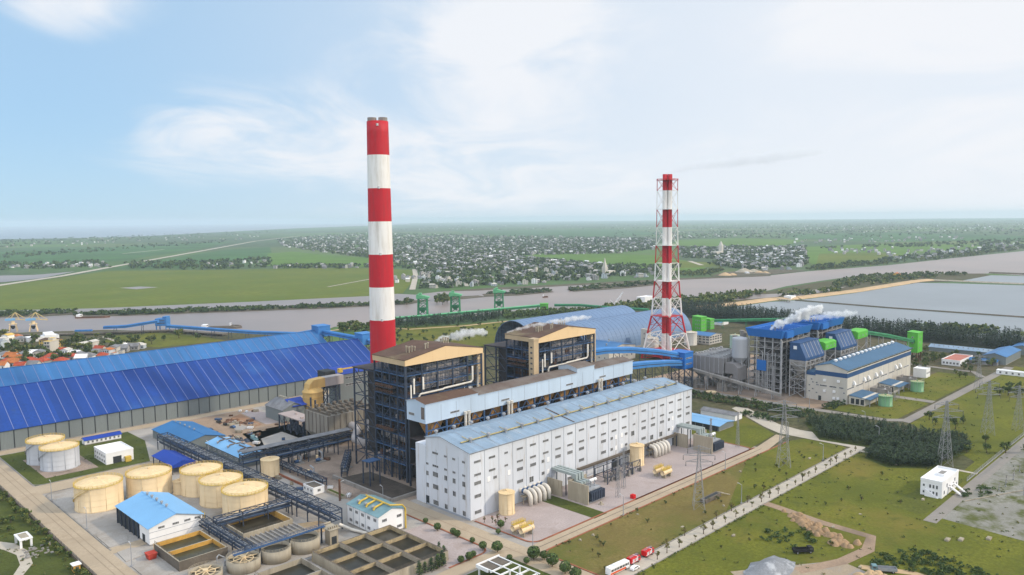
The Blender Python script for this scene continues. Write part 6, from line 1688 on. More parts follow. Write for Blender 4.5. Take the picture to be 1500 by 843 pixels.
def green_head(x0, x1, y0, y1, z0, z1, lab):
    t = thing("conveyor_house", lab, "conveyor house", ((x0 + x1) / 2, (y0 + y1) / 2, 0))
    mb = MB(); mb.prism([(y0, z0), (y0, z1 - 1), (y0 + 2, z1), (y1, z1), (y1, z0)], x0, x1, "x"); part(mb, "casing", [M_GREEN], t)
    for k in range(3): window_strip(t, "front", x0 + (x1 - x0) * (k + .5) / 3, z0 + (z1 - z0) * .4, 1.4, .9, y0, 2)
    for x in (x0 + .5, x1 - .5):
        for y in (y0 + .5, y1 - .5): mb = MB(); mb.box(x - .3, x + .3, y - .3, y + .3, 0, z0); part(mb, "leg", [M_STEELL], t)
    mb = MB()
    for j in range(int(z0 // 7)): mb.beam((x0 + .5, y0 + .5, 7 * j), (x1 - .5, y0 + .5, 7 * j + 7), .25); mb.beam((x1 - .5, y0 + .5, 7 * j), (x0 + .5, y0 + .5, 7 * j + 7), .25)
    part(mb, "bracing", [M_STEELL], t)
green_head(592, 612, 252, 262, 32, 38, "green conveyor house between the two navy bunker bays")
green_head(655, 676, 252, 262, 33, 39.5, "green conveyor house beyond the far navy bunker bay")
conveyor("conveyor_gallery", "dark green conveyor descending from the far bunker bay to the green tower", [(676, 257, 35), (715, 250, 28), (763.5, 244.5, 18)], 4, 2.6, M_GREEND, 20, M_STEELL)
t = thing("green_tower", "bright green transfer tower on rusty legs right of the cream turbine hall", "transfer tower", (770, 245, 0))
mb = MB(); mb.box(763, 776, 240, 249, 9, 27); part(mb, "wall", [M_GREEN], t)
mb = MB(); mb.slab([(762.6, 239.6, 27.3), (776.4, 239.6, 27.3), (776.4, 249.4, 27.9), (762.6, 249.4, 27.9)], .3); part(mb, "roof", [M_GREEN], t)
for z in (13, 18, 23): window_strip(t, "front", 769, z, 1.6, 1.2, 240, 2); window_strip(t, "end", 244.5, z, 1.6, 1.2, 763, 2)
for x in (764, 769.5, 775):
    for y in (241, 248): mb = MB(); mb.box(x - .4, x + .4, y - .4, y + .4, 0, 9); part(mb, "leg", [M_RUSTSTEEL], t)
precipitator("dust_precipitator", "long dusty grey precipitator box on stilts left of the blue-crowned boiler", 541, 583, 310, 338, 13, 25, mat("dusty_grey_casing", (.25, .235, .235), .75, .2, .2, streak=True, fine=.2), M_STEELL, 5, 7)
mb = MB(); mb.prism([(308.9, 14), (308.9, 22), (302, 22), (298, 19), (298, 9), (302, 9), (302, 14)], 542, 556, "x")
lone(mb, "gas_duct", [mat("dusty_grey_casing", (.25, .235, .235))], "wide dusty grey duct between precipitator and the blue-crowned boiler", "duct", (549, 303, 0))
t = thing("ash_silo", "pale grey ribbed silo on legs beside the nearer blue-crowned boiler", "silo", (553, 303, 0))
mb = MB(); mb.lathe((553, 302.5, 0), [(2, 21), (6, 26), (6, 40), (5.6, 41), (1, 42)], 24); part(mb, "drum", [mat("pale_silo_sheet", (.42, .43, .46), .5, .12, .2, streak=True)], t)
for k in range(4): a = rad(45 + 90 * k); mb = MB(); mb.box(553 + 5.4 * math.cos(a) - .3, 553 + 5.4 * math.cos(a) + .3, 302.5 + 5.4 * math.sin(a) - .3, 302.5 + 5.4 * math.sin(a) + .3, 0, 26); part(mb, "leg", [M_STEELL], t)
mb = MB()
for k in range(4):
    a, b = rad(45 + 90 * k), rad(135 + 90 * k)
    for z in (0, 8, 16): mb.beam((553 + 5.4 * math.cos(a), 302.5 + 5.4 * math.sin(a), z), (553 + 5.4 * math.cos(b), 302.5 + 5.4 * math.sin(b), z + 8), .25)
part(mb, "bracing", [M_STEELL], t)
for i, (x, y, h, lab) in enumerate(((566, 308, 44, "tallest grey vent pipe behind the pale silo"), (571, 309, 42, "grey vent pipe in the cluster behind the pale silo, on the right"), (562, 312, 40, "short grey vent pipe in the cluster behind the pale silo, on the left"))):
    mb = MB(); mb.lathe((x, y, 0), [(1.7, 0), (1.7, h), (2, h), (2, h + 1)], 14); t = thing("vent_pipe", lab, "pipe", (x, y, 0)); part(mb, "pipe_shaft", [M_CONCG], t)
    mb = MB()
    for z in (h * .5, h * .8): mb.box(x - 2.6, x + 2.6, y - 2.6, y + 2.6, z, z + .2)
    part(mb, "platform", [M_STEELL], t)
conveyor("conveyor_gallery", "long dusty inclined conveyor on trestles in front of the grey precipitator", [(540, 262, 3), (537, 300, 9), (534, 342, 15)], 3, 2, M_CONCG, 12, M_STEELL)
t = thing("ash_settler", "pale yellow shallow round dish on the reddish ground by the grey precipitator", "tank", (527, 312, 0))
mb = MB(); mb.lathe((527, 312, .2), [(3.4, 0), (4.2, 1.2), (3.9, 1.2), (3.2, .5)], 24); part(mb, "dish", [M_CREAM], t); mb = MB(); mb.lathe((527, 312, .75), [(.5, 0), (.5, 1.2)], 8); part(mb, "hub", [M_CONC], t)
r = random.Random(14)
for i in range(10):
    x, y = r.uniform(536, 556), r.uniform(300, 345); mb = MB()
    for k in range(7): a, b = x + r.uniform(-3, 3), y + r.uniform(-4, 4); mb.box(a, a + r.uniform(.6, 2.6), b, b + r.uniform(.6, 2.6), 0, r.uniform(1.5, 7))
    for k in range(3): a = x + r.uniform(-3, 3); mb.beam((a, y - 4, r.uniform(2, 6)), (a, y + 4, r.uniform(2, 6)), .4, m=1)
    lone(mb, "fan_set", [M_CONCG, M_STEELL], "dusty fan and pump set under the grey precipitator", "machinery", (x, y, 0), "dusty machine sets by the grey precipitator")

# ------------------------------------------------------------------ vaulted coal stores, tanks and sheds behind
def vault(name, label, cat, v, half, h, u0, u1):
    t = thing(name, label, cat, ((u0 + u1) / 2, v, 0)); n = 28; mb = MB()
    arcp = [(v - half * math.cos(math.pi * k / n), 2 + (h - 2) * math.sin(math.pi * k / n) ** .92) for k in range(n + 1)]
    for (ya, za), (yb, zb) in zip(arcp[:-1], arcp[1:]):
        mb.solid([(u0, ya, za), (u1, ya, za), (u1, yb, zb), (u0, yb, zb), (u0, ya, za - .6), (u1, ya, za - .6), (u1, yb, zb - .6), (u0, yb, zb - .6)], [(0, 1, 2, 3), (7, 6, 5, 4), (0, 3, 7, 4), (1, 5, 6, 2)])
    for k in range(int((u1 - u0) / 7)):
        u = u0 + 3.5 + 7 * k
        for (ya, za), (yb, zb) in zip(arcp[:-1], arcp[1:]): mb.beam((u, ya, za + .05), (u, yb, zb + .05), .25, .2)
    part(mb, "vault_roof", [M_DOME], t)
    mb = MB(); mb.box(u0, u1, v - half - .4, v - half + .1, 0, 2.2); mb.box(u0, u1, v + half - .1, v + half + .4, 0, 2.2); part(mb, "plinth", [M_CONCG], t)
    mb = MB(); mb.prism([(v - half, .3)] + [(y, z - .7) for y, z in arcp] + [(v + half, .3)], u1 - 1, u1 - .6, "x"); part(mb, "end_wall", [M_DOME], t)
    mb = MB()
    for k in range(0, n + 1, 2):
        y, z = arcp[k]; mb.beam((u0 + .4, y, 0), (u0 + .4, y, max(z - .8, .2)), .25)
    for z in range(4, int(h), 4):
        s = math.asin(min(1, ((z - 2) / (h - 2)) ** (1 / .92))); yy = half * math.cos(s); mb.beam((u0 + .4, v - yy, z), (u0 + .4, v + yy, z), .25)
    part(mb, "mouth_lattice", [M_STEEL], t)
    mb = MB(); mb.frustum((u0 + 20, u1 - 10, v - half + 6, v + half - 6, .4), (u0 + 40, u1 - 30, v - 2, v + 2, h * .5)); part(mb, "coal_heap", [M_COAL], t)
vault("coal_vault", "arched grey-blue coal store, the nearer of the two vaults behind the lattice chimney", "coal store", 508, 28, 31, 580, 768)
vault("coal_vault", "arched grey-blue coal store with dark open mouth, the farther of two vaults", "coal store", 565, 28, 31, 566, 752)
t, rf = gable_building("store_building", "cream building with blue roof between the far boiler house and the vaults", "building", 571, 612, 445, 489, 13.5, 16.5, "y", M_CREAMW, M_ROOFMID, .6)
for k in range(6): window_strip(t, "end", 450 + 6.5 * k, 10, 1.4, 1.4, 571, 2); window_strip(t, "end", 450 + 6.5 * k, 5, 1.4, 1.4, 571, 2)
for k in range(5): window_strip(t, "front", 576 + 7.5 * k, 10, 1.6, 1.6, 445, 2); window_strip(t, "front", 576 + 7.5 * k, 5, 1.6, 1.6, 445, 2)
for x, y in ((580, 455), (592, 462), (603, 470)): roof_vent(rf, x, y, 15.4, 1)
tank(650, 452, 6.2, 14.5, "cream tank at the left foot of the lattice chimney", M_CREAMW, M_CREAMW, rail=False, dome=1.2, stairs=False)
tank(716, 449, 6.6, 13.5, "cream tank to the right of the lattice chimney", M_CREAMW, M_CREAMW, rail=False, dome=1.2, stairs=False)
t = flat_building("lift_house", "slim cream block at the foot of the lattice chimney", "building", 656, 662, 462, 470, 21, M_CREAMW, M_CREAMW)
for z in (6, 12, 17): window_strip(t, "end", 466, z, 1.4, 1.6, 656, 2)
for x0, x1, y0, y1, h, lab in ((805, 817, 491, 503, 17, "green block-like transfer tower, taller of two beyond the vaults"), (829, 838, 493, 502, 12, "green block-like transfer tower, shorter of two beyond the vaults")):
    t = thing("green_tower", lab, "transfer tower", ((x0 + x1) / 2, (y0 + y1) / 2, 0))
    mb = MB(); mb.box(x0, x1, y0, y1, 0, h); part(mb, "wall", [M_GREEN], t)
    mb = MB(); mb.slab([(x0 - .5, y0 - .5, h + .3), (x1 + .5, y0 - .5, h + .3), (x1 + .5, y1 + .5, h + 1.2), (x0 - .5, y1 + .5, h + 1.2)], .3); part(mb, "roof", [M_GREEN], t)
    for z in (h * .25, h * .5, h * .78):
        for k in range(3): window_strip(t, "front", x0 + 2 + 2.6 * k, z, 1.0, 1.3, y0, 2); window_strip(t, "end", y0 + 2 + 2.6 * k, z, 1.0, 1.3, x0, 2)
conveyor("conveyor_gallery", "green conveyor running from the short green tower toward the forest", [(838, 498, 8), (905, 440, 8), (960, 405, 6)], 4, 2.6, M_GREEND, 25, M_GREEND)
t, rf = gable_building("open_shed", "blue roofed open frame shed in front of the green towers", "shed", 727, 752, 433, 455, 9.5, 11.5, "y", M_CREAMW, M_ROOFMID, .7)
for z in (2.5, 5.5, 8):
    for k in range(5): window_strip(t, "end", 435.5 + 4.4 * k, z, 3.2, 1.6, 727, 2); window_strip(t, "front", 729.5 + 5 * k, z, 3.6, 1.6, 433, 2)
tank(730, 405, 5.2, 13, "pale mint tank left of the vent pipe cluster", mat("pale_mint_paint", (.34, .46, .38), .5, .1, .2), mat("pale_mint_paint", (.34, .46, .38)), rail=False, dome=1, stairs=False)
gable_building("work_shed", "light blue shed roof beside the near boiler house's far side", "shed", 318, 334, 395, 425, 9, 12, "y", M_SHEDWALL, M_ROOFSKY, .6)
gable_building("forest_shed", "pale low shed in front of the dark forest edge, right of the green towers", "shed", 868, 884, 500, 520, 4, 6, "y", M_WHITE, M_ROOFSKY, .6)
gable_building("forest_shed", "two-part pale low hut near the forest, behind the left blue crown", "hut", 850, 862, 395, 412, 5, 7, "y", M_WHITE, M_WHITE, .6)
t, rf = gable_building("warehouse", "long pale blue roofed warehouse along the forest edge", "warehouse", 838, 852, 198, 253, 4.2, 6.4, "y", M_SHEDWALL, M_ROOFLB, .6)
for k in range(12): roof_vent(rf, 842, 202 + 4.3 * k, 5.0, .7)
gable_building("warehouse", "mid blue roofed warehouse by the end of the long grey road", "warehouse", 800, 853, 178, 196, 7.5, 10.2, "x", M_SHEDWALL, M_ROOFMID, .6)
gable_building("warehouse", "mid blue roofed warehouse cut off by the right edge", "warehouse", 868, 930, 170, 190, 7.0, 9.6, "x", M_SHEDWALL, M_ROOFMID, .6)
gable_building("lean_shed", "low slate roofed shed beside the mid blue warehouse", "shed", 792, 799, 183, 205, 3.5, 5, "y", M_GREYROOF, M_ROOFMID, .5)
t = flat_building("canteen", "white low building with pinkish red roof among shrubs", "building", 768, 806, 206, 221, 4.6, M_WHITE, mat("pinkish_red_roof", (.42, .16, .12), .85, .2, .2), .7)
for k in range(5): window_strip(t, "end", 208 + 2.8 * k, 2.2, 1.6, 1.6, 768, 2)
t = flat_building("long_office", "long pale wall-like building at the right edge beyond the road", "building", 752, 758, 128, 174, 3.4, M_WHITE, M_WHITE, .4)
for k in range(10): window_strip(t, "end", 130.5 + 4.5 * k, 1.9, 1.4, 1.5, 752, 2)
t, rf = gable_building("carport", "sky blue roofed carport at the far end of the turbine hall", "carport", 434, 452, 251, 284, 3.6, 4.8, "y", M_SHEDWALL, M_ROOFSKY, .6)
for k in range(6): mb = MB(); y = 252 + 5.5 * k; mb.box(433.7, 433.997, y, y + 4.6, .1, 3.2); part(mb, "open_bay", [M_DARKGAP], t)
t, rf = gable_building("pump_shed", "white shed with dark grey roof behind the sky blue carport", "shed", 463, 472, 256, 282, 4, 5.2, "y", M_WHITE, M_GREYROOF, .5)

# ------------------------------------------------------------------ white house, pylons, switchyard
t = flat_building("villa", "white cubic house with outside stairs alone on the grass", "house", 400.5, 426, 113, 122.5, 7.4, M_WHITE, M_WHITE, 1.0)
mb = MB(); mb.box(412, 419, 115.5, 119, 7.51, 8.6); mb.box(412.6, 418.4, 116, 118.5, 8.6, 8.65, 1); part(mb, "roof_hatch", [M_WHITE, M_CONCG], t)
for z in (5.2, 2.0):
    for v in (115.2, 116.7, 118.2, 121): window_strip(t, "end", v, z, .8, 1.6 if v < 120 else 1.0, 400.5, 1)
for x, z in ((404, 2.4), (408, 5), (414, 2), (420, 5), (423, 2)): window_strip(t, "front", x, z, 1.5, 1.5, 113, 2)
mb = MB()
for k in range(12): mb.box(399.2, 400.39, 114.2 + .5 * k, 114.7 + .5 * k, 0, .3 * k + .3)
part(mb, "stair", [M_WHITE], t)
for x in (410.5, 416.5):
    mb = MB()
    for k in range(12): mb.box(x, x + 1.6, 112.4 - .5 * k, 112.89 - .5 * k, max(0, 3.7 - .31 * (k + 1)), 4 - .31 * k)
    part(mb, "stair", [M_WHITE], t)
mb = MB(); mb.box(409, 420, 112.3, 112.88, 3.7, 4); part(mb, "balcony", [M_WHITE], t)

def pylon_root(label, loc, h, arms=3, rz=0.0):
    t = thing("power_pylon", label, "pylon", loc, "lattice power pylons on the grass", rz)
    def hw(z): return 2.6 + (0.75 - 2.6) * min(1, z / (h * .72)) if z < h * .72 else .75 - .4 * (z - h * .72) / (h * .28)
    zs = [h * f for f in (0, .14, .27, .39, .5, .6, .68, .75, .81, .87, .93, 1)]
    for sx in (-1, 1):
        for sy in (-1, 1):
            mb = MB()
            for a, b in zip(zs[:-1], zs[1:]): mb.beam((sx * hw(a), sy * hw(a), a), (sx * hw(b), sy * hw(b), b), .15)
            part(mb, "leg", [M_LATTICE], t, local=True)
    mb = MB(); c = [(-1, -1), (1, -1), (1, 1), (-1, 1)]
    for a, b in zip(zs[:-1], zs[1:]):
        for i in range(4):
            (px, py), (qx, qy) = c[i], c[(i + 1) % 4]
            mb.beam((px * hw(a), py * hw(a), a), (qx * hw(b), qy * hw(b), b), .07); mb.beam((qx * hw(a), qy * hw(a), a), (px * hw(b), py * hw(b), b), .07); mb.beam((px * hw(b), py * hw(b), b), (qx * hw(b), qy * hw(b), b), .09)
    part(mb, "bracing", [M_LATTICE], t, local=True)
    for k in range(arms):
        z = h * (.74 + .1 * k); L = (6.0, 7.2, 5.2)[k]
        for s in (-1, 1):
            mb = MB()
            for d in (-.5, .5): mb.beam((s * .6, d, z), (s * L, 0, z + .2), .14); mb.beam((s * .5, d, z + 1.5), (s * L, 0, z + .2), .12)
            for f in (.3, .6): mb.beam((s * L * f, 0, z + .05), (s * L * f, 0, z + 1.4 * (1 - f)), .1)
            a = part(mb, "cross_arm", [M_LATTICE], t, local=True)
            mb = MB(); mb.lathe((s * L, 0, z - 2.1), [(.1, 0), (.2, .3), (.1, .6), (.2, .9), (.1, 1.2), (.1, 2.2)], 6); part(mb, "insulator", [M_GLASS], a, local=True)
    return t
P1 = pylon_root("lattice pylon nearest the camera, on the brown lawn near the hall yard", (311, 190, 0), 30, 3, rad(-50))
for lab, loc, s in (("lattice pylon on the lawn right of the hall's far end", (396, 190, 0), 1.22), ("lattice pylon right behind the white cubic house", (456.7, 128, 0), 1.18), ("lattice pylon on the yellowish grass, left one of the farther pair", (539.5, 128, 0), 1.12),
                    ("lattice pylon nearest the photo's right edge", (562, 117, 0), .95), ("lattice pylon astride the far end of the long grey road", (668, 166, 0), .95)):
    dup(P1, loc, rad(-50), s, lab)
GM = None
for i, (x, y) in enumerate(((470, 92), (490, 92), (510, 92), (470, 70), (490, 70), (510, 70), (440, 60), (440, 84), (530, 92), (550, 96))):
    if GM is None:
        GM = thing("switchyard_mast", "thin lattice mast standing in the switchyard gravel", "mast", (x, y, 0), "thin masts in the switchyard"); mb = MB()
        for sx in (-.6, .6):
            for sy in (-.6, .6): mb.beam((sx, sy, 0), (sx * .3, sy * .3, 15), .14)
        for k in range(8): z = 1.8 * k; mb.beam((-.6 + .05 * k, -.6 + .05 * k, z), (.55 - .05 * k, -.55 + .05 * k, z + 1.8), .09); mb.beam((-.6 + .05 * k, .6 - .05 * k, z), (-.55 + .05 * k, -.55 + .05 * k, z + 1.8), .09)
        part(mb, "lattice_post", [M_LATTICE], GM, local=True); mb = MB(); mb.beam((-9.4, 0, 14.3), (9.4, 0, 14.3), .35, .5); part(mb, "cross_beam", [M_LATTICE], GM, local=True)
    else: dup(GM, (x, y, 0))
SW = None; rs = random.Random(66)
for i in range(44):
    x, y = 432 + 7.5 * (i % 11) + rs.uniform(-1, 1), 66 + 10 * (i // 11) + rs.uniform(-1, 1)
    if SW is None:
        SW = thing("switchgear_post", "slim insulator post in the switchyard", "post", (x, y, 0), "insulator posts in the switchyard"); mb = MB(); mb.box(-.3, .3, -.3, .3, 0, .6); mb.box(-.12, .12, -.12, .12, .6, 2.4); part(mb, "stand", [M_LATTICE], SW, local=True)
        mb = MB(); mb.lathe((0, 0, 2.4), [(.1, 0), (.3, .2), (.12, .4), (.3, .7), (.12, .9), (.3, 1.2), (.1, 1.5)], 8); mb.beam((-2.2, 0, 3.95), (2.2, 0, 3.95), .09); part(mb, "insulator", [M_CONCG], SW, local=True)
    else: dup(SW, (x, y, .25), rad(rs.choice([0, 90])))
t = thing("boundary_fence", "pale fence along the switchyard road", "fence", (460, 112, 0))
mb = MB(); mb.box(436, 560, 111.6, 111.9, 0, .6)
for k in range(32): mb.beam((436 + 4 * k, 111.75, 0), (436 + 4 * k, 111.75, 2.2), .14)
mb.beam((436, 111.75, 2.1), (560, 111.75, 2.1), .1); mb.beam((436, 111.75, 1.4), (560, 111.75, 1.4), .1); part(mb, "rails", [M_LATTICE], t)
mb = MB()
for a, b in (((384, 74), (396, 74)), ((396, 74), (408, 66)), ((386, 70), (398, 70))): mb.beam((a[0], a[1], .6), (b[0], b[1], .6), .5, .4)
mb.beam((404, 104, .5), (448, 84, .5), .3, .3)
lone(mb, "cable_trench", [M_CONC], "pale kerbs of a cable trench across the switchyard gravel", "trench", (400, 84, 0))
for x, y, lab in ((350, 96, "pale concrete slab lying in the grass, the nearer of two"), (354, 92, "pale concrete slab lying in the grass, the farther of two"), (363, 84, "flat grey slab at the edge of the switchyard grass")):
    mb = MB(); mb.box(x - 1.6, x + 1.6, y - .8, y + .8, .2, .9); mb.box(x - 1.2, x + 1.2, y - .5, y + .5, .9, 1.05); lone(mb, "concrete_slab", [M_CONC], lab, "slab", (x, y, 0))
r = random.Random(8)
for k in range(18):
    x, y = r.uniform(240, 440), r.choice([r.uniform(181, 207), r.uniform(110, 168)])
    mb = MB(); w = r.uniform(.4, 1.3); mb.box(x - w, x + w, y - .4, y + .4, .2, r.uniform(.35, .9)); mb.box(x - w * .5, x, y - .9, y - .3, .2, .5)
    lone(mb, "lawn_debris", [M_CONC], "small pale block lying on the lawn", "block", (x, y, 0), "pale blocks lying about on the lawns")
t = thing("lawn_culvert", "brown concrete culvert box beside the nearest pylon", "culvert", (326, 192, 0))
mb = MB(); mb.box(318, 332, 190.5, 193.5, .1, 2.0); mb.box(319, 331, 191.2, 192.8, 2.0, 2.03, 1); part(mb, "box_wall", [M_CONCD, M_DARKGAP], t)
mb = MB(); mb.beam((332, 190.8, 2), (337, 188.5, .3), .5, .4); mb.beam((332, 193.2, 2), (337, 192, .3), .5, .4); part(mb, "chute", [M_CONC], t)

# heaps in the grass at the lower right
def heap(name, label, cat, pts, m, seed, n, hmax, spread):
    r = random.Random(seed); mb = MB()
    for i in range(n):
        k = r.random() * (len(pts) - 1); a, b = pts[int(k)], pts[int(k) + 1]; f = k - int(k)
        x, y = a[0] + (b[0] - a[0]) * f + r.gauss(0, spread), a[1] + (b[1] - a[1]) * f + r.gauss(0, spread)
        w, h = r.uniform(1.2, 2.6), r.uniform(.4, 1) * hmax
        ring = [(x + w * r.uniform(.8, 1.2) * math.cos(q * .785), y + w * r.uniform(.8, 1.2) * math.sin(q * .785), .2) for q in range(8)]
        top = [(x + (p[0] - x) * .45 + r.uniform(-.3, .3), y + (p[1] - y) * .45, h * r.uniform(.75, .95)) for p in ring]; i0 = ring + top + [(x, y, h)]
        mb.solid(i0, [(j, (j + 1) % 8, 8 + (j + 1) % 8, 8 + j) for j in range(8)] + [(8 + j, 8 + (j + 1) % 8, 16) for j in range(8)])
    return lone(mb, name, [m], label, cat, (pts[0][0], pts[0][1], 0), smooth=True)
heap("earth_ridge", "long ridge of small brown earth mounds beside the curving dirt track", "earth heap", [(333, 156), (327, 146), (320, 134), (315, 124)], mat("tipped_earth", (.36, .24, .14), .95, .25, .3, fine=.25), 3, 60, 2.2, 2.2)
heap("sand_pile", "ridged pale sand pile by the lorry at the bottom right", "sand pile", [(292, 108), (297, 104), (290, 104), (286, 100)], M_SAND, 5, 34, 2.2, 1.8)
mb = MB(); r = random.Random(4); rings = []
for j, (f, z) in enumerate(((1, .3), (.82, .9), (.6, 1.6), (.38, 2.3), (.16, 2.7))):
    rings.append([(274 + 11.5 * f * (1 + r.uniform(-.12, .12)) * math.cos(k * math.pi / 10) * 1.25 , 136 + 7.5 * f * (1 + r.uniform(-.12, .12)) * math.sin(k * math.pi / 10), z + r.uniform(-.2, .2)) for k in range(20)])
vs = [p for q in rings for p in q] + [(274, 136, 2.8)]
mb.solid(vs, [(j * 20 + k, j * 20 + (k + 1) % 20, (j + 1) * 20 + (k + 1) % 20, (j + 1) * 20 + k) for j in range(4) for k in range(20)] + [(80 + k, 80 + (k + 1) % 20, 100) for k in range(20)])
lone(mb, "gravel_heap", [mat("grey_crushed_stone", (.25, .26, .28), .95, .3, .1, fine=.3, fscale=1.5, stain=(.40, .41, .43), stain_at=(.52, .62), stain_scale=.12)], "large grey crushed stone heap at the bottom right", "gravel heap", (274, 136, 0), smooth=True)
# ------------------------------------------------------------------ river side: unloaders, jetties, boats
UN = thing("ship_unloader", "green riverside ship unloader, leftmost of the three", "unloader", (688, 866, 0), "green unloaders on the river quay", rad(-45))
for x in (-5, 5):
    for y in (-4.5, 4.5): mb = MB(); mb.beam((x, y, 0), (x * .9, y * .9, 25), 1.1); part(mb, "leg", [M_GREEND], UN, local=True)
mb = MB()
for z0, z1 in ((2, 10), (10, 18), (18, 25)):
    for s in (-4.6, 4.6): mb.beam((-4.8, s, z0), (4.8, s, z1), .5); mb.beam((4.8, s, z0), (-4.8, s, z1), .5)
    for s in (-4.8, 4.8): mb.beam((s, -4.5, z1), (s, 4.5, z1), .6); mb.beam((s, -4.5, z0), (s, 4.5, z1), .5)
    for s in (-4.5, 4.5): mb.beam((-4.8, s, z1), (4.8, s, z1), .6)
part(mb, "bracing", [M_GREEND], UN, local=True)
mb = MB(); mb.frustum((-1.5, 1.5, -1.5, 1.5, 5), (-4, 4, -3.6, 3.6, 11)); mb.box(-4, 4, -3.6, 3.6, 11, 12); part(mb, "hopper", [M_GREEND], UN, local=True)
mb = MB(); mb.prism([(-6.5, 24.8), (6.5, 24.8), (8, 27), (-5.5, 31), (-6.5, 30)], -4.8, 4.8, "y"); mb.box(-4, -1, -3, 3, 30.5, 32.5); part(mb, "machine_house", [mat("mint_green_sheet", (.12, .40, .19), .55, .15, .2)], UN, local=True)
UN.scale = (1.3, 1.3, 1.0)
dup(UN, (739, 855, 0), rad(-45), (1.3, 1.3, 1.0), "green riverside ship unloader, middle of the three"); dup(UN, (815, 843, 0), rad(-45), (1.3, 1.3, 1.0), "green riverside ship unloader, rightmost of the three")
q = [G(575, 469, 3), G(622, 465.5, 3), G(670, 461, 3), G(735, 455, 3), G(790, 450, 5)]
conveyor("quay_conveyor", "long green conveyor line along the river quay under the unloaders", [tuple(p) for p in q], 7, 3.2, M_GREEND, 30, M_GREEND, roofm=mat("mint_green_sheet", (.12, .40, .19)))
q = [G(812, 449, 3), G(850, 449, 3), G(885, 452, 3), G(950, 456, 3)]
conveyor("quay_conveyor", "green conveyor from the small green tower toward the vaults' far side", [tuple(p) for p in q], 6, 3, M_GREEND, 40, M_GREEND)
p = G(797, 454); t = thing("green_tower", "small bright green tower house on the river quay", "transfer tower", (p.x, p.y, 0), rz=rad(-45))
mb = MB(); mb.box(-6, 6, -5, 5, 1, 9); part(mb, "wall", [M_GREEN], t, local=True); mb = MB(); mb.box(-6.4, 6.4, -5.4, 5.4, 9, 9.6); part(mb, "roof", [M_GREEN], t, local=True)
mb = MB()
for x in (-3, 0, 3): mb.box(x - .6, x + .6, -5.08, -5, 4, 5.6)
part(mb, "window", [M_GLASS], t, local=True)
CR1 = thing("harbour_crane", "cream harbour crane with blue cab on the far left quay, left one of two", "crane", (250, 1142, 0), "cream cranes on the river quay", rad(-20))
for x in (-4.5, 4.5):
    for y in (-4, 4): mb = MB(); mb.beam((x, y, 0), (x * .6, y * .6, 9), .9); part(mb, "leg", [M_CREAM], CR1, local=True)
mb = MB(); mb.box(-4.2, 4.2, -3.6, 3.6, 9, 10); mb.lathe((0, 0, 10), [(2.2, 0), (2.0, 6)], 14); part(mb, "pedestal", [M_CREAM], CR1, local=True)
mb = MB(); mb.box(-8, 3, -2.6, 2.6, 14, 16.6); part(mb, "machine_house", [M_ROOFSKY], CR1, local=True)
mb = MB()
for s in (-1.2, 1.2):
    mb.beam((2, s, 16), (16, s * .4, 13.4), .8); mb.beam((-2, s, 16.6), (3, s, 24), .7); mb.beam((3, s, 24), (16, s * .4, 14), .45); mb.beam((3, s, 24), (7, s, 16), .5); mb.beam((-7, s, 16.6), (3, s, 24), .45)
part(mb, "boom", [mat("cream_crane_paint", (.62, .47, .22), .6, .2, .3)], CR1, local=True)
mb = MB(); mb.frustum((-1, 1, -1, 1, 3), (-3, 3, -3, 3, 7)); part(mb, "hopper", [M_DARKGAP], CR1, local=True)
dup(CR1, (268, 1123, 0), rad(-20), None, "cream harbour crane with blue cab on the far left quay, right one of two")
t = thing("jetty", "long dark jetty on piles along the near river bank at the left", "jetty", (G(180, 487).x, G(180, 487).y, 0))
mb = MB(); pts = [G(-20, 491, 2.5), G(60, 490.5, 2.5), G(150, 487.5, 2.5), G(250, 484, 2.5), G(330, 490, 2.5)]
for a, b in zip(pts[:-1], pts[1:]): mb.beam(a, b, 9, 1.2)
part(mb, "deck", [M_CONCD], t); mb = MB()
for a, b in zip(pts[:-1], pts[1:]):
    n = int((b - a).length / 8)
    for k in range(n):
        p = a.lerp(b, (k + .5) / n); mb.beam((p.x, p.y, 0), (p.x, p.y, 2.2), 1.2)
part(mb, "pile_row", [M_CONC], t)
q = [G(153, 482, 7), G(185, 480.5, 9), G(232, 473, 15)]
conveyor("jetty_conveyor", "blue conveyor climbing from the jetty to the blue head house", [tuple(p) for p in q], 4.5, 3, M_BLUEG, 25)
q = [G(246, 480, 8), G(300, 484, 8), G(375, 489.5, 8), G(436, 491.5, 9), tuple(Vector((392, 662, 28)))]
conveyor("jetty_conveyor", "long blue conveyor from the blue head house to the coal sheds", [tuple(p) for p in q], 4.5, 3, M_BLUEG, 25)
p = G(239, 485); t = thing("transfer_house", "blue head house on legs standing over the jetty", "transfer house", (p.x, p.y, 0), rz=rad(-45))
mb = MB(); mb.box(-7, 7, -6, 6, 7, 16); mb.box(2, 7, -5, 5, 16, 18.5); part(mb, "wall", [M_BLUEG], t, local=True)
for x in (-6, 6):
    for y in (-5, 5): mb = MB(); mb.box(x - .5, x + .5, y - .5, y + .5, 0, 7); part(mb, "leg", [M_BLUEG], t, local=True)
mb = MB(); mb.box(-5, 5, -6.1, -6, 10, 11); mb.box(-5, 5, -6.1, -6, 13, 14); part(mb, "window", [M_GLASS], t, local=True)
mb = MB(); a, b = G(110, 485, 5), G(135, 484.5, 5); mb.beam(a, b, 3, 1.4); mb.beam(a + Vector((0, 0, 1)), b + Vector((0, 0, 1)), 1.6, .6)
lone(mb, "jetty_hopper", [M_BLUEG], "low blue hopper bin lying along the jetty", "hopper", tuple(a))
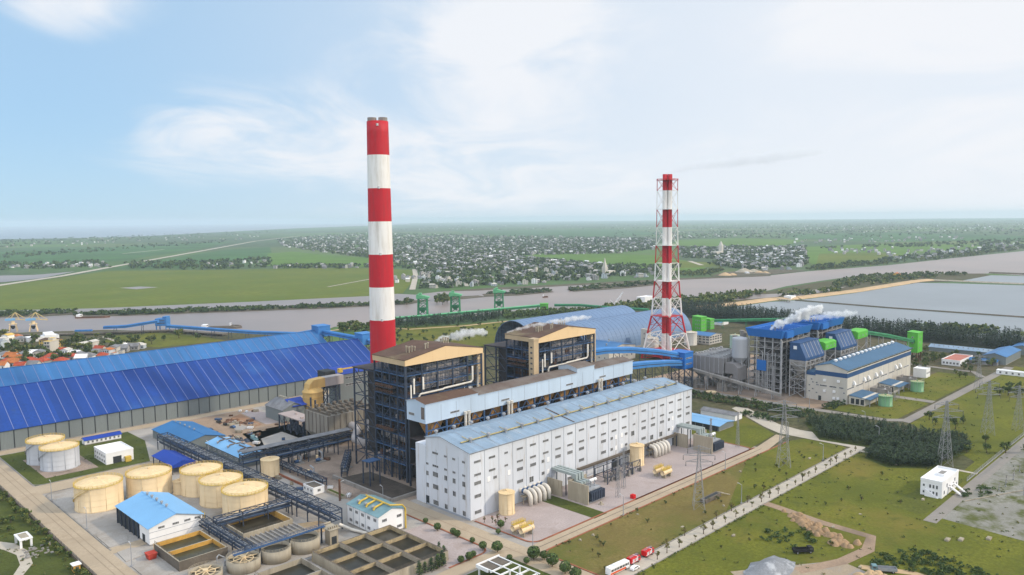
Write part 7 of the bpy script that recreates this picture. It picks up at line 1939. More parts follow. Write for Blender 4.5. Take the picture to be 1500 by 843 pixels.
def boat(px, py, L, label, rz, mh, cabin=True):
    p = G(px, py, .35); t = thing("river_boat", label, "boat", (p.x, p.y, .35), rz=rz); w = L * .12
    mb = MB(); mb.prism([(-L / 2, -w), (L * .38, -w), (L / 2, 0), (L * .38, w), (-L / 2, w)], -.2, 1.8, "z"); part(mb, "hull", [mh], t, local=True)
    mb = MB(); mb.box(-L * .3, L * .3, -w * .7, w * .7, 1.81, 2.6); part(mb, "cargo_hatch", [M_CONCD], t, local=True)
    if cabin: mb = MB(); mb.box(-L * .48, -L * .36, -w * .8, w * .8, 1.82, 5); mb.box(-L * .36, -L * .355, -w * .6, w * .6, 3.2, 4.4, 1); part(mb, "cabin", [M_WHITE, M_GLASS], t, local=True)
boat(137, 465.5, 46, "dark barge moored by the river island at the left", rad(-40), M_RUSTSTEEL)
boat(325, 481, 50, "dark barge in the river near the long blue conveyor", rad(-40), M_CONCD)
boat(345, 479, 16, "small dark boat beside the dark barge", rad(-50), M_CONCD)
boat(799, 436, 10, "tiny dark boat in mid river right of the unloaders", rad(-30), M_RUSTSTEEL)
boat(1110, 401.5, 60, "barge moored at the far quay below the riverside town", rad(-45), M_CONC)
t = thing("floating_crane", "white crane barge near the bank beyond the vaults", "crane", tuple(G(903, 449)), rz=rad(-45))
mb = MB(); mb.box(-14, 14, -5, 5, 0, 3); mb.box(-2, 8, -3, 3, 3, 7); part(mb, "barge_hull", [M_CREAMW], t, local=True)
mb = MB(); mb.beam((-4, 0, 3), (10, 0, 22), 1.2); mb.beam((4, 0, 7), (8, 0, 19), .5); mb.beam((-4, 0, 3), (-9, 0, 10), .8); part(mb, "boom", [M_WHITE], t, local=True)
p = G(946, 442); flat_building("bank_house", "white flat house on the river bank behind the lattice chimney", "house", p.x - 14, p.x + 14, p.y - 8, p.y + 8, 8, M_WHITE, M_WHITE)
p = G(1157, 438.5); flat_building("sluice_house", "white sluice house at the corner of the sandy embankment", "sluice house", p.x - 9, p.x + 9, p.y - 6, p.y + 6, 5, M_WHITE, M_WHITE)
mb = MB(); a, b = G(1140, 438, 3.5), G(1158, 440, 3.5); mb.beam(a, b, 6, .8)
for k in range(5): p = a.lerp(b, (k + .5) / 5); mb.beam((p.x, p.y, .5), (p.x, p.y, 3.2), 1.2)
lone(mb, "sluice_bridge", [M_CONC], "low concrete sluice bridge beside the white sluice house", "bridge", tuple(a))
p = G(1313, 407); gable_building("pond_house", "red roofed house among the trees above the ash pond", "house", p.x - 8, p.x + 8, p.y - 6, p.y + 6, 7, 11, "x", M_YWALL, M_TILEORANGE, .6)

# ------------------------------------------------------------------ houses
HM = {}
def house_mesh(kind, mw, mr):
    key = (kind, mw.name, mr.name)
    if key in HM: return HM[key]
    mb = MB()
    if kind == 0:                                            # gabled house with porch and windows
        mb.prism([(-3.5, 0), (-3.5, 4), (0, 6.6), (3.5, 4), (3.5, 0)], -5, 5, "x"); 
        mb.slab([(-5.5, -4.1, 3.7), (5.5, -4.1, 3.7), (5.5, 0, 6.9), (-5.5, 0, 6.9)], .25, 1); mb.slab([(-5.5, 0, 6.9), (5.5, 0, 6.9), (5.5, 4.1, 3.7), (-5.5, 4.1, 3.7)], .25, 1)
        for x in (-3, 0, 3): mb.box(x - .6, x + .6, -3.56, -3.5, 1, 2.6, 2)
        for y in (-1.5, 1.5): mb.box(-5.06, -5, y - .5, y + .5, 1, 2.6, 2)
    elif kind == 1:                                          # tall narrow town house, flat roof
        mb.box(-2.6, 2.6, -6, 6, 0, 9); mb.box(-2.9, 2.9, -6.3, 6.3, 9, 9.5, 0, 1); mb.box(-2, 2, -1, 4, 9.5, 11.6, 0, 1)
        for z in (1.4, 4.4, 7.2): mb.box(-1.8, -.4, -6.06, -6, z, z + 1.6, 2); mb.box(.4, 1.8, -6.06, -6, z, z + 1.6, 2); mb.box(-2.66, -2.6, -4, -2.6, z, z + 1.5, 2); mb.box(-2.66, -2.6, 1, 2.4, z, z + 1.5, 2)
        for z in (3.6, 6.5): mb.box(-2.6, 2.6, -7, -6.1, z, z + .3)
    elif kind == 2:                                          # low hipped house
        mb.box(-5, 5, -4, 4, 0, 3.6); mb.solid([(-5.6, -4.6, 3.6), (5.6, -4.6, 3.6), (5.6, 4.6, 3.6), (-5.6, 4.6, 3.6), (-1.5, 0, 6.2), (1.5, 0, 6.2)], [(0, 1, 5, 4), (1, 2, 5), (2, 3, 4, 5), (3, 0, 4), (3, 2, 1, 0)], 1)
        for x in (-3.4, 0, 3.4): mb.box(x - .7, x + .7, -4.06, -4, .9, 2.5, 2)
    else:                                                    # two-storey block with low pitched roof and annex
        mb.box(-4, 4, -5, 5, 0, 7); mb.box(4, 8, -3, 4, 0, 3.4, 0, 1); mb.slab([(-4.5, -5.5, 7), (0, -5.5, 8.6), (0, 5.5, 8.6), (-4.5, 5.5, 7)], .25, 1); mb.slab([(0, -5.5, 8.6), (4.5, -5.5, 7), (4.5, 5.5, 7), (0, 5.5, 8.6)], .25, 1)
        mb.prism([(-4, 7), (0, 8.4), (4, 7)], -5, 5, "y")
        for z in (1.2, 4.4):
            for x in (-2.4, 0, 2.4): mb.box(x - .6, x + .6, -5.06, -5, z, z + 1.6, 2)
            for y in (-3, 0, 3): mb.box(-4.06, -4, y - .6, y + .6, z, z + 1.6, 2)
    HM[key] = mb.mesh("house", [mw, mr, M_GLASS]); return HM[key]
W_WALLS = [M_WHITE, M_CREAMW, mat("grey_plaster", (.34, .33, .32), .85, .2, .2), mat("pale_blue_plaster", (.45, .50, .55), .8, .15, .2)]
def house(name, label, group, x, y, rz, kind, mw, mr, s=1.0):
    o = D.objects.new(name, house_mesh(kind, mw, mr)); COL.objects.link(o)
    o.location = (x, y, .4); o.rotation_euler = (0, 0, rz); o.scale = (s, s, s)
    tag(o, label, "house", group); return o
r = random.Random(40)
vill = [(3, 541, 0, M_TILEORANGE), (12, 534, 2, M_TILERED), (22, 538, 0, M_TILEORANGE), (31, 541, 0, M_TILERED), (18, 529, 0, M_TILEORANGE), (28, 530, 0, M_TILEORANGE), (44, 535, 2, M_TILERED), (55, 537, 2, M_TILERED), (64, 535, 2, M_TILERED), (50, 540, 0, M_GREYROOF),
        (90, 534, 2, M_TILERED), (58, 527, 3, M_WHITE), (52, 524, 0, M_WHITE), (94, 519, 0, M_TILERED), (97, 523, 3, M_CREAMW), (112, 523, 0, M_WHITE), (118, 526, 2, M_GREYROOF), (143, 521, 0, M_WHITE), (147, 518, 0, M_TILERED), (160, 522, 3, M_TILEORANGE),
        (167, 520, 3, M_WHITE), (76, 516, 1, M_YWALL), (85, 527, 2, M_GREYROOF), (104, 528, 2, M_TILERED), (122, 513, 3, M_CREAMW), (136, 510, 3, M_CREAMW), (150, 526, 2, M_TILERED), (120, 530, 0, M_WHITE), (130, 528, 2, M_GREYROOF), (76, 529, 2, M_TILERED),
        (185, 512, 2, M_WHITE), (196, 513, 0, M_WHITE), (205, 511, 2, M_CREAMW), (180, 516, 0, M_GREYROOF), (8, 525, 2, M_GREYROOF), (36, 525, 2, M_WHITE), (68, 522, 2, M_GREYROOF), (3, 506, 3, M_CREAMW), (12, 500, 3, M_YWALL), (25, 497, 2, M_TILEORANGE), (30, 501, 2, M_GREYROOF), (3, 512, 1, M_WHITE)]
for i, (px, py, k, m) in enumerate(vill):
    m = M_GREYROOF if m is M_WHITE and i % 3 else m
    p = G(px, py); house("house", "small house with red, white or grey roof in the village behind the coal shed", "village houses behind the coal shed", p.x, p.y, rad(-45 + r.uniform(-20, 20)), k, r.choice(W_WALLS), m, r.uniform(.95, 1.3))
t = thing("school_building", "yellow three-storey building with brown roof in the left village", "building", tuple(G(75, 511)), rz=rad(-50))
mb = MB(); mb.box(-10, 10, -5, 5, 0, 10)
for z in (1.5, 4.6, 7.6):
    for k in range(6): mb.box(-9 + 3.2 * k, -7.2 + 3.2 * k, -5.06, -5, z, z + 1.6, 1)
    for k in range(3): mb.box(10, 10.06, -4 + 3 * k, -2.4 + 3 * k, z, z + 1.6, 1); mb.box(-10.06, -10, -4 + 3 * k, -2.4 + 3 * k, z, z + 1.6, 1)
part(mb, "wall", [M_YWALL, M_GLASS], t, local=True)
mb = MB(); mb.solid([(-10.8, -5.8, 10), (10.8, -5.8, 10), (10.8, 5.8, 10), (-10.8, 5.8, 10), (-6, 0, 12.2), (6, 0, 12.2)], [(0, 1, 5, 4), (1, 2, 5), (2, 3, 4, 5), (3, 0, 4), (3, 2, 1, 0)]); part(mb, "roof", [M_RUST], t, local=True)
p = G(62, 499); t = flat_building("port_office", "white port office with a slanted roof wing by the cranes", "building", p.x - 16, p.x + 16, p.y - 7, p.y + 7, 5, M_WHITE, M_WHITE)
mb = MB(); mb.prism([(p.y - 5, 5.6), (p.y + 5, 5.6), (p.y + 5, 9), (p.y - 5, 7.4)], p.x + 2, p.x + 12, "x"); part(mb, "roof_wing", [M_WHITE], t)
mb = MB(); a, b = G(5, 520), G(44, 511); mb.beam(a + Vector((0, 0, 1.2)), b + Vector((0, 0, 1.2)), .5, 2.4); mb.beam(a + Vector((0, 0, 2.5)), b + Vector((0, 0, 2.5)), .9, .2)
lone(mb, "garden_wall", [M_YWALL], "long yellow garden wall in the left village", "wall", tuple(a))
# the riverside town: the rows nearest the water as houses, the rest as one mass
TOWN = [[(612, 399), (700, 396), (760, 392), (852, 394), (905, 398), (960, 402), (940, 408), (840, 412), (760, 418), (690, 421), (618, 424)],
        [(1060, 372), (1140, 368), (1182, 388), (1168, 396), (1100, 397), (1060, 392)]]
pts = pscatter(TOWN[0], 205, r) + pscatter(TOWN[1], 45, r)
for i, (x, y) in enumerate(pts):
    house("house", "pale house in the near rows of the riverside town across the water", "riverside town houses", x, y, rad(r.choice([-45, 45, 20, -70]) + r.uniform(-10, 10)), r.choice([0, 1, 1, 2, 3, 3]), r.choice(W_WALLS + [W_WALLS[2]]), r.choice([M_GREYROOF, M_GREYROOF, M_GREYROOF, M_CREAMW, M_GREYROOF, W_WALLS[2]]), r.uniform(.7, 1.1))
mb = MB(); p = G(886, 404); x, y = p.x, p.y
mb.box(x - 5, x + 5, y - 5, y + 5, 0, 20); mb.frustum((x - 4, x + 4, y - 4, y + 4, 20), (x - 2.5, x + 2.5, y - 2.5, y + 2.5, 30)); mb.frustum((x - 2, x + 2, y - 2, y + 2, 30), (x - .2, x + .2, y - .2, y + .2, 42)); mb.box(x + 5.1, x + 30, y - 8, y + 8, 0, 11)
lone(mb, "church", [M_CREAMW], "church with a stepped tower rising above the riverside town", "church", (x, y, 0))
p = G(1056, 374); x, y = p.x, p.y; mb = MB(); mb.box(x - 6, x + 6, y - 6, y + 6, 0, 34); mb.frustum((x - 6, x + 6, y - 6, y + 6, 34), (x - .3, x + .3, y - .3, y + .3, 50)); mb.box(x - 50, x - 6.1, y - 10, y + 10, 0, 14)
lone(mb, "church", [M_CREAMW], "distant church tower right of the lattice chimney", "church", (x, y, 0))
M_TOWN = [M_WHITE, M_CREAMW, M_GREYROOF, M_TILERED, mat("grey_plaster", (.34, .33, .32))]
def mass_houses(name, label, zones, seed, big=1.0):
    r = random.Random(seed); mb = MB()
    for px, n in zones:
        for x, y in pscatter(px, n, r):
            a = rad(r.choice([-45, 45, 10]) + r.uniform(-15, 15)); w, l, h = r.uniform(3, 7) * big, r.uniform(5, 11) * big, r.uniform(3.5, 10) * big ** .5
            c, s = math.cos(a), math.sin(a); q = [(x + c * i * w - s * j * l, y + s * i * w + c * j * l) for i, j in ((-1, -1), (1, -1), (1, 1), (-1, 1))]; m = r.choice([0, 1, 4, 4, 4, 2]); mr = r.choice([0, 2, 2, 2, 2, 2, 2, 2, 2, 4, 4])
            q = [(x + (X - x) * .62, y + (Y - y) * .62) for X, Y in q]
            mb.prism(q, .4, h, "z", m, m); e = [(q[0][0] + q[1][0]) / 2, (q[0][1] + q[1][1]) / 2]; f = [(q[2][0] + q[3][0]) / 2, (q[2][1] + q[3][1]) / 2]
            mb.solid([(*q[0], h), (*q[1], h), (*q[2], h), (*q[3], h), (*e, h + w * .45), (*f, h + w * .45)], [(0, 4, 5, 3), (4, 1, 2, 5), (0, 1, 4), (2, 3, 5)], mr)
    tag(part(mb, name, M_TOWN, None), label, "houses", kind="stuff")
ZT_ = [([(612, 385), (700, 372), (850, 386), (960, 400), (850, 396), (690, 398), (612, 400)], 520),
       ([(405, 352), (470, 345), (540, 341), (700, 345), (960, 350), (960, 366), (900, 372), (780, 374), (700, 386), (612, 392), (545, 379), (470, 370), (415, 362)], 1900),
       ([(990, 364), (1060, 362), (1180, 362), (1182, 388), (1100, 396), (1040, 388), (1060, 380), (1000, 378)], 520),
       ([(560, 330), (900, 326), (1500, 322), (1500, 330), (1300, 336), (900, 336), (560, 338)], 620),
       ([(960, 340), (1500, 332), (1500, 338), (1200, 342), (960, 352)], 200), ([(1210, 366), (1310, 362), (1320, 368), (1230, 374)], 26), ([(1280, 372), (1500, 356), (1500, 366), (1330, 384)], 90), ([(1150, 352), (1420, 346), (1420, 352), (1160, 358)], 60),
       ([(0, 357), (130, 349), (400, 343), (400, 350), (200, 356), (0, 366)], 70), ([(0, 388), (160, 386), (165, 392), (60, 394), (0, 395)], 34), ([(300, 386), (390, 384), (390, 391), (300, 392)], 12), ([(400, 391), (545, 390), (600, 392), (545, 394), (400, 394)], 26), ([(545, 410), (606, 408), (606, 414), (550, 416)], 14)]
mass_houses("town_houses", "thousands of far pale roofs of the town spreading across the plain", ZT_, 6, 1.0)
# quay heaps below the far town
for i, (px, py, s, m, lab) in enumerate(((1062, 404, 16, M_SAND, "brown sand heap on the far quay right of the lattice chimney"), (1090, 399, 22, M_CONC, "grey gravel heap on the far quay in the middle of three"), (1112, 401, 14, M_SAND, "sandy heap on the far quay farthest right"))):
    p = G(px, py); mb = MB(); mb.lathe((p.x, p.y, .5), [(s, 0), (s * .6, s * .22), (s * .15, s * .42)], 14); mb.lathe((p.x + s, p.y - s * .6, .5), [(s * .7, 0), (s * .4, s * .2), (s * .1, s * .3)], 12); lone(mb, "quay_heap", [m], lab, "heap", (p.x, p.y, 0))
# ------------------------------------------------------------------ vegetation
def leaf_clump(mb, c, rx, rz, n, size, r, mats=(0, 1, 2), clumps=9):
    """Leaf-sized faces gathered in clumps through a crown's volume, leaving gaps between them."""
    cl = []
    for k in range(clumps):
        while True:
            p = Vector((r.uniform(-1, 1), r.uniform(-1, 1), r.uniform(-1, 1)))
            if .25 < p.length < 1: break
        cl.append((Vector((p.x * rx, p.y * rx, p.z * rz)), r.choice(mats), r.uniform(.30, .5)))
    for i in range(n):
        q, m, sp = cl[i % clumps]
        d = Vector((r.gauss(0, 1), r.gauss(0, 1), r.gauss(0, 1))).normalized() * (r.random() ** .5) * sp
        p = Vector(c) + q * .85 + Vector((d.x * rx, d.y * rx, d.z * rz))
        a = Vector((r.gauss(0, 1), r.gauss(0, 1), r.gauss(0, 1))).normalized(); b = a.cross(Vector((r.gauss(0, 1), r.gauss(0, 1), r.gauss(0, 1)))).normalized()
        s = size * r.uniform(.6, 1.3); a *= s; b *= s * .7
        mb.face([p - a, p - b * .8, p + a, p + b], m if r.random() < .75 else r.choice(mats))
def tree_root(name, label, cat, group, h, rx, rz, n, size, mats, seed, trunk_h=None, clumps=9, conifer=False, core=False):
    r = random.Random(seed); t = thing(name, label, cat, (0, 0, 0), group); th = trunk_h if trunk_h is not None else h * .3
    mb = MB(); top = h - rz * .5; mb.lathe((0, 0, 0), [(h * .035 + .06, 0), (h * .022 + .04, th), (h * .008 + .02, top)], 7)
    if not conifer:
        for k in range(4): a = r.uniform(0, 6.28); mb.tube([(0, 0, th), (rx * .35 * math.cos(a), rx * .35 * math.sin(a), th + rz * .6), (rx * .7 * math.cos(a), rx * .7 * math.sin(a), th + rz * 1.1)], h * .012 + .02, 5)
    part(mb, "trunk", [M_TRUNK], t, local=True)
    mb = MB()
    if conifer:
        for k in range(14):
            f = k / 14; z = th + (h - th) * f; rr = rx * (1 - f) ** .8 + .1
            for j in range(int(n / 14)):
                a = r.uniform(0, 6.28); d = rr * r.uniform(.3, 1.1); p = Vector((d * math.cos(a), d * math.sin(a), z + r.uniform(-.3, .5))); o = Vector((math.cos(a), math.sin(a), -.25)) * size * 1.4; s = Vector((-math.sin(a), math.cos(a), r.uniform(-.4, .4))) * size * .5
                mb.face([p - o * .4, p + s, p + o, p - s], r.randrange(len(mats)))
    else: leaf_clump(mb, (0, 0, h - rz), rx, rz, n, size, r, tuple(range(len(mats))), clumps)
    if core:                                                 # clipped bushes: leaves packed close over a bumpy body
        for i in range(n * 2):
            d = Vector((r.gauss(0, 1), r.gauss(0, 1), r.gauss(0, 1))).normalized(); p = Vector((d.x * rx, d.y * rx, h - rz + d.z * rz)) * 1
            p = Vector((p.x * r.uniform(.8, 1.02), p.y * r.uniform(.8, 1.02), p.z)); a = d.cross(Vector((r.gauss(0, 1), r.gauss(0, 1), r.gauss(0, 1)))).normalized(); b = d.cross(a); s = size * r.uniform(.6, 1.2)
            q = d * s * r.uniform(-.4, .4); mb.face([p - a * s, p - b * s * .7 + q, p + a * s, p + b * s * .7 - q], r.randrange(len(mats)))
    part(mb, "crown", mats, t, local=True)
    return t
def plant_all(roots, places, seed, smin=.8, smax=1.25):
    r = random.Random(seed); used = set()
    for i, (x, y) in enumerate(places):
        b = roots[i % len(roots)]; s = r.uniform(smin, smax); a = r.uniform(0, 6.28)
        if b.name not in used: used.add(b.name); b.location = (x, y, .2); b.rotation_euler = (0, 0, a); b.scale = (s, s, s); FIRST.append(b)
        else: dup(b, (x, y, .2), a, s)
FIRST = []
LM = [L_DARK, L_MID, L_LIGHT]
# clipped round bushes along the hall end road
sh = [tree_root("round_bush", "round dark bush planted along the beige road by the hall's end", "bush", "round bushes along the hall end road", 3.0, 1.45, 1.25, 150, .30, [L_DARK, L_MID], 50 + k, .5, 10, core=True) for k in range(2)]
plant_all(sh, [(212, 268), (210.5, 258), (212.2, 249.5), (211.5, 246), (212, 237), (210.5, 229), (200, 225.6), (196, 226), (203, 226.5), (231.5, 240), (226, 236), (219, 209), (213.4, 207), (211, 214)], 1)
sh2 = [tree_root("round_bush", "dense round tree beside the white pergola", "bush", "round trees by the pergola", 4.4, 2.2, 1.8, 210, .36, [L_DARK, L_MID], 60 + k, .8, 10, core=True) for k in range(2)]
plant_all(sh2, [(218, 207.5), (221, 204.5), (218.5, 198), (217.5, 190.5), (216, 184), (213, 223)], 2)
sp = [tree_root("sapling", "spindly young tree in the gravel bed at the hall's corner", "sapling", "saplings at the hall corner", 3.2, .9, 1.0, 60, .28, [L_DARK, L_OLIVE, M_BRICKRED], 70 + k, 1.2, 6) for k in range(2)]
plant_all(sp, [(231, 250), (233, 247), (236, 246.5), (237.5, 243), (232, 243.5)], 3)
co = [tree_root("young_conifer", "dark young conifer in the clump beside the nine-cell basin", "conifer", "young conifers beside the nine-cell basin", 5.2, 1.3, 2, 210, .42, [L_CAS, L_CAS2, L_MID], 80 + k, .4, 8, True) for k in range(2)]
plant_all(co, [(194.5 + .2 * (k % 3), 238 - 0.2 * k) for k in range(0)] + [(195.5, 236), (194, 233.5), (191.5, 231), (189.5, 229.8), (187, 229.4), (184, 229.6), (181, 229.8), (196.5, 240), (178, 229.4)], 4, .75, 1.2)
# sparse street trees along the long pale road
st = [tree_root("street_tree", "small sparse young tree on the verge of the long pale road", "tree", "young trees along the long pale road", 3.4, 1.1, 1.1, 120, .24, [L_OLIVE, L_LIGHT, L_OLIVE], 90 + k, 1.1, 8) for k in range(3)]
rr = random.Random(9)
plant_all(st, [(252 + 8.6 * k + rr.uniform(-1.5, 1.5), 172.4 + rr.uniform(-.6, .6)) for k in range(24)] + [(255 + 13 * k + rr.uniform(-2, 2), 177.2) for k in range(8)], 5, .65, 1.35)
# shrubs dotted over the lawns
wb = [tree_root("lawn_shrub", "small dark shrub growing wild on the brown lawn", "shrub", "wild shrubs on the lawns", 1.7, .8, .7, 90, .22, [L_DARK, L_MID, L_OLIVE], 100 + k, .3, 6) for k in range(2)]
plant_all(wb, [(rr.uniform(228, 450), rr.uniform(180, 208)) for k in range(46)] + [(rr.uniform(230, 440), rr.uniform(120, 168)) for k in range(26)], 6, .5, 1.5)
# trees near the right plant and white house
tr = [tree_root("broadleaf_tree", "dark rounded broadleaf tree on the rough grass near the long grey road", "tree", "broadleaf trees by the long grey road", 6.5, 2.7, 2.4, 520, .42, LM, 110 + k, 1.6, 12) for k in range(3)]
plant_all(tr, [(497, 118), (503, 110), (511, 102), (519, 124), (489, 126), (541, 158), (548, 152), (556, 146), (540, 146), (552, 165), (660, 150), (668, 146), (676, 150), (684, 144), (672, 138), (690, 150), (664, 140), (700, 146)], 7)
tr2 = [tree_root("yard_tree", "dark bushy tree in the grove between the green tower and the warehouses", "tree", "grove by the green tower", 6.0, 2.6, 2.3, 460, .42, LM, 120 + k, 1.4, 12) for k in range(3)]
plant_all(tr2, [(rr.uniform(735, 832), rr.uniform(222, 262)) for k in range(48)] + [(rr.uniform(782, 835), rr.uniform(184, 206)) for k in range(16)] + [(rr.uniform(700, 760), rr.uniform(185, 204)) for k in range(6)], 8, .6, 1.25)
# orchard dots
orc = [tree_root("orchard_tree", "small round tree in the yellow-green orchard field behind the chimney", "tree", "orchard trees behind the chimney", 4.2, 2.0, 1.7, 130, .6, [L_DARK, L_MID], 130 + k, .9, 8) for k in range(2)]
OP = [(572, 482), (650, 478), (742, 472), (735, 492), (650, 504), (580, 506)]
plant_all(orc, pscatter(OP, 78, rr), 9, .7, 1.3)
# river bank trees by the striped chimney
rb = [tree_root("bank_tree", "leafy grey-green tree on the river bank left of the striped chimney", "tree", "river bank trees by the striped chimney", 12, 6, 4.5, 380, 1.3, LM, 140 + k, 2.5, 12) for k in range(2)]
plant_all(rb, [tuple(G(x, y).xy) for x, y in ((500, 486), (507, 487), (514, 485), (522, 484), (530, 486), (538, 484), (503, 490), (520, 490), (536, 490), (545, 484), (596, 447), (640, 446), (648, 447), (655, 445), (641, 442), (652, 441))], 10, .7, 1.15)
vt = [tree_root("village_tree", "dark leafy tree among the village roofs behind the coal shed", "tree", "village trees behind the coal shed", 9, 4.2, 3.4, 300, .95, LM, 150 + k, 2, 11) for k in range(3)]
plant_all(vt, [tuple(G(x, y).xy) for x, y in [(60, 516), (50, 520), (40, 518), (66, 513), (92, 510), (98, 506), (106, 504), (112, 506), (118, 505), (126, 508), (133, 504), (140, 506), (156, 498), (160, 496), (164, 499), (74, 524), (100, 529), (106, 527), (125, 521), (128, 516), (44, 524), (36, 512), (15, 516), (8, 518), (22, 511), (148, 512), (170, 511), (176, 508), (188, 506), (198, 505), (210, 508), (222, 505), (150, 509), (83, 520), (30, 520), (110, 499), (120, 497), (142, 496), (190, 498), (240, 500), (262, 496), (290, 498), (8, 505), (5, 495), (18, 505), (48, 506), (52, 502), (20, 522), (14, 530), (26, 534), (36, 531), (42, 529), (60, 530), (70, 527), (80, 533), (88, 523), (92, 529), (108, 520), (114, 517), (101, 513), (132, 516), (138, 524), (154, 516), (164, 514), (118, 522), (58, 521), (64, 519), (34, 537)]], 11, .7, 1.3)
# hedge trees on the slope outside the fence
ht = [tree_root("slope_bush", "dark green bush on the slope outside the boundary fence", "bush", "bushes on the slope outside the fence", 3.4, 2.0, 1.5, 300, .36, LM, 160 + k, .4, 9) for k in range(2)]
plant_all(ht, [(rr.uniform(87, 90.2), 300 + 4.6 * k + rr.uniform(-1.5, 1.5)) for k in range(46)] + [(rr.uniform(72, 84), rr.uniform(395, 480)) for k in range(22)], 12, .5, 1.25)

# masses that read as one: forests, thickets and tree belts
def belt(name, label, places, h, rx, n, size, seed, mats, conifer=False, cat="woodland"):
    r = random.Random(seed); mb = MB()
    for x, y in places:
        s = r.uniform(.7, 1.25); hh = h * s
        if conifer:
            for k in range(n):
                f = r.random() ** .8; rr_ = rx * s * (1 - f) ** .8 + .15; a = r.uniform(0, 6.28); d = rr_ * r.uniform(.2, 1); p = Vector((x + d * math.cos(a), y + d * math.sin(a), .3 + hh * (.06 + .92 * f)))
                o = Vector((math.cos(a), math.sin(a), r.uniform(.1, .7))) * size; q = Vector((-math.sin(a), math.cos(a), 0)) * size * .45; mb.face([p - o * .5, p + q, p + o, p - q], r.randrange(len(mats)))
        else: leaf_clump(mb, (x, y, hh * .55), rx * s, hh * .45, n, size * s, r, tuple(range(len(mats))), 6)
    tag(part(mb, name, mats, None), label, cat, kind="stuff")
r = random.Random(17)
belt("casuarina_forest", "dark feathery casuarina forest along the ash pond", scatter([(893, 60), (955, 60), (962, 400), (985, 500), (1010, 600), (960, 640), (915, 600), (900, 470), (893, 300)], 2500, r), 13.5, 2.5, 34, 1.35, 1, [L_CAS, L_CAS, L_CAS2], True)
belt("plantation_wood", "dark dense young plantation right of the lawns", [tuple(q) for q in pscatter([(1178, 617), (1240, 615), (1330, 632), (1415, 644), (1421, 660), (1370, 686), (1300, 684), (1266, 670), (1282, 656), (1200, 643)], 1300, r)], 4.8, 2.2, 56, .58, 2, [L_CAS, L_DARK, L_CAS2], True)
belt("quay_forest", "dark tree belt between river quay and orchard", [tuple(q) for q in pscatter([(560, 474), (620, 470), (740, 461), (742, 466), (700, 474), (600, 481), (560, 483)], 380, r)], 8, 3.2, 40, 1.3, 3, [L_CAS, L_DARK, L_CAS2], True)
belt("quay_thicket", "green thicket behind the river quay left of the vaults", [tuple(q) for q in pscatter([(735, 460), (800, 456), (880, 455), (880, 458), (800, 464), (740, 468)], 200, r)], 6, 4, 46, 1.4, 4, [L_DARK, L_MID, L_MID])
belt("ditch_hedge", "dark hedge strips along the drainage ditches between the two plants", [(u + r.uniform(-3, 3), v) for k in range(170) for u, v in [(505 + (k % 2) * 12, 226 + (k / 170) * 120)]] + [(484 + r.uniform(-4, 4), 232 + r.uniform(0, 30)) for k in range(40)] + [(rr.uniform(535, 560), rr.uniform(222, 230)) for k in range(20)], 3, 2.2, 44, .6, 5, [L_DARK, L_MID, L_CAS2])
isl = []
for px, n in (([(106, 461.5), (180, 457), (300, 453.5), (420, 450), (540, 445), (606, 441), (595, 445.5), (480, 451), (300, 457.5), (180, 462)], 330), ([(0, 458), (112, 456), (110, 460), (0, 464)], 60), ([(706, 431), (740, 428), (800, 425), (806, 428), (760, 432)], 60), ([(830, 424), (880, 418), (960, 413), (960, 417), (900, 422), (840, 427)], 90), ([(640, 441), (655, 441), (658, 436), (642, 434)], 26)):
    isl += pscatter(px, n, r)
belt("mangrove", "dark mangrove strips on the river islands", [(x - 3, y - 3) for x, y in isl], 5.2, 6, 40, 1.6, 6, [L_DARK, L_MID, L_CAS2])
bk = []
for px, n in (([(880, 452), (1000, 440), (1060, 434), (1130, 428), (1090, 440), (1000, 452), (920, 456)], 240), ([(1220, 418), (1260, 406), (1300, 404), (1400, 402), (1420, 404), (1340, 411), (1260, 420), (1226, 424)], 150), ([(1180, 396), (1250, 390), (1330, 384), (1420, 372), (1500, 362), (1500, 366), (1420, 376), (1300, 388), (1200, 396)], 190),
              ([(960, 408), (1050, 404), (1060, 396), (1000, 400), (960, 404)], 80), ([(1330, 481), (1460, 485), (1460, 489), (1400, 490), (1340, 486)], 40), ([(1130, 434), (1240, 424), (1230, 430), (1160, 436)], 30)):
    bk += pscatter(px, n, r)
belt("bank_woods", "grey-green scrub woods along the river banks and pond dykes", bk, 9, 6.5, 36, 2.2, 7, [L_DARK, L_MID, L_LIGHT])
tw = []
for px, n in ([(z[0], int(z[1] * (2.2 if z[1] > 300 else 1.6))) for z in ZT_[:5]] + [([(612, 396), (852, 392), (960, 402), (840, 412), (690, 421), (618, 424)], 420), ([(-20, 352), (130, 348), (420, 337), (420, 341), (130, 356), (-20, 364)], 260), ([(0, 386), (150, 384), (165, 392), (60, 395), (0, 396)], 120), ([(180, 386), (330, 382), (395, 378), (400, 392), (300, 396), (190, 394)], 220),
                                                                           ([(395, 390), (610, 389), (610, 394), (395, 394)], 110), ([(1200, 364), (1500, 350), (1500, 366), (1200, 396), (1190, 392), (1330, 376), (1440, 362)], 330), ([(0, 372), (330, 352), (330, 356), (0, 380)], 130), ([(900, 338), (1500, 328), (1500, 345), (900, 352)], 330), ([(850, 388), (1000, 392), (960, 402), (870, 396)], 100), ([(640, 352), (960, 360), (960, 366), (700, 372)], 120)]):
    tw += pscatter(px, n, r)
belt("plain_trees", "countless dark trees among the far town houses and fields", tw, 9, 9, 16, 4.2, 8, [L_DARK, L_MID, L_CAS2])
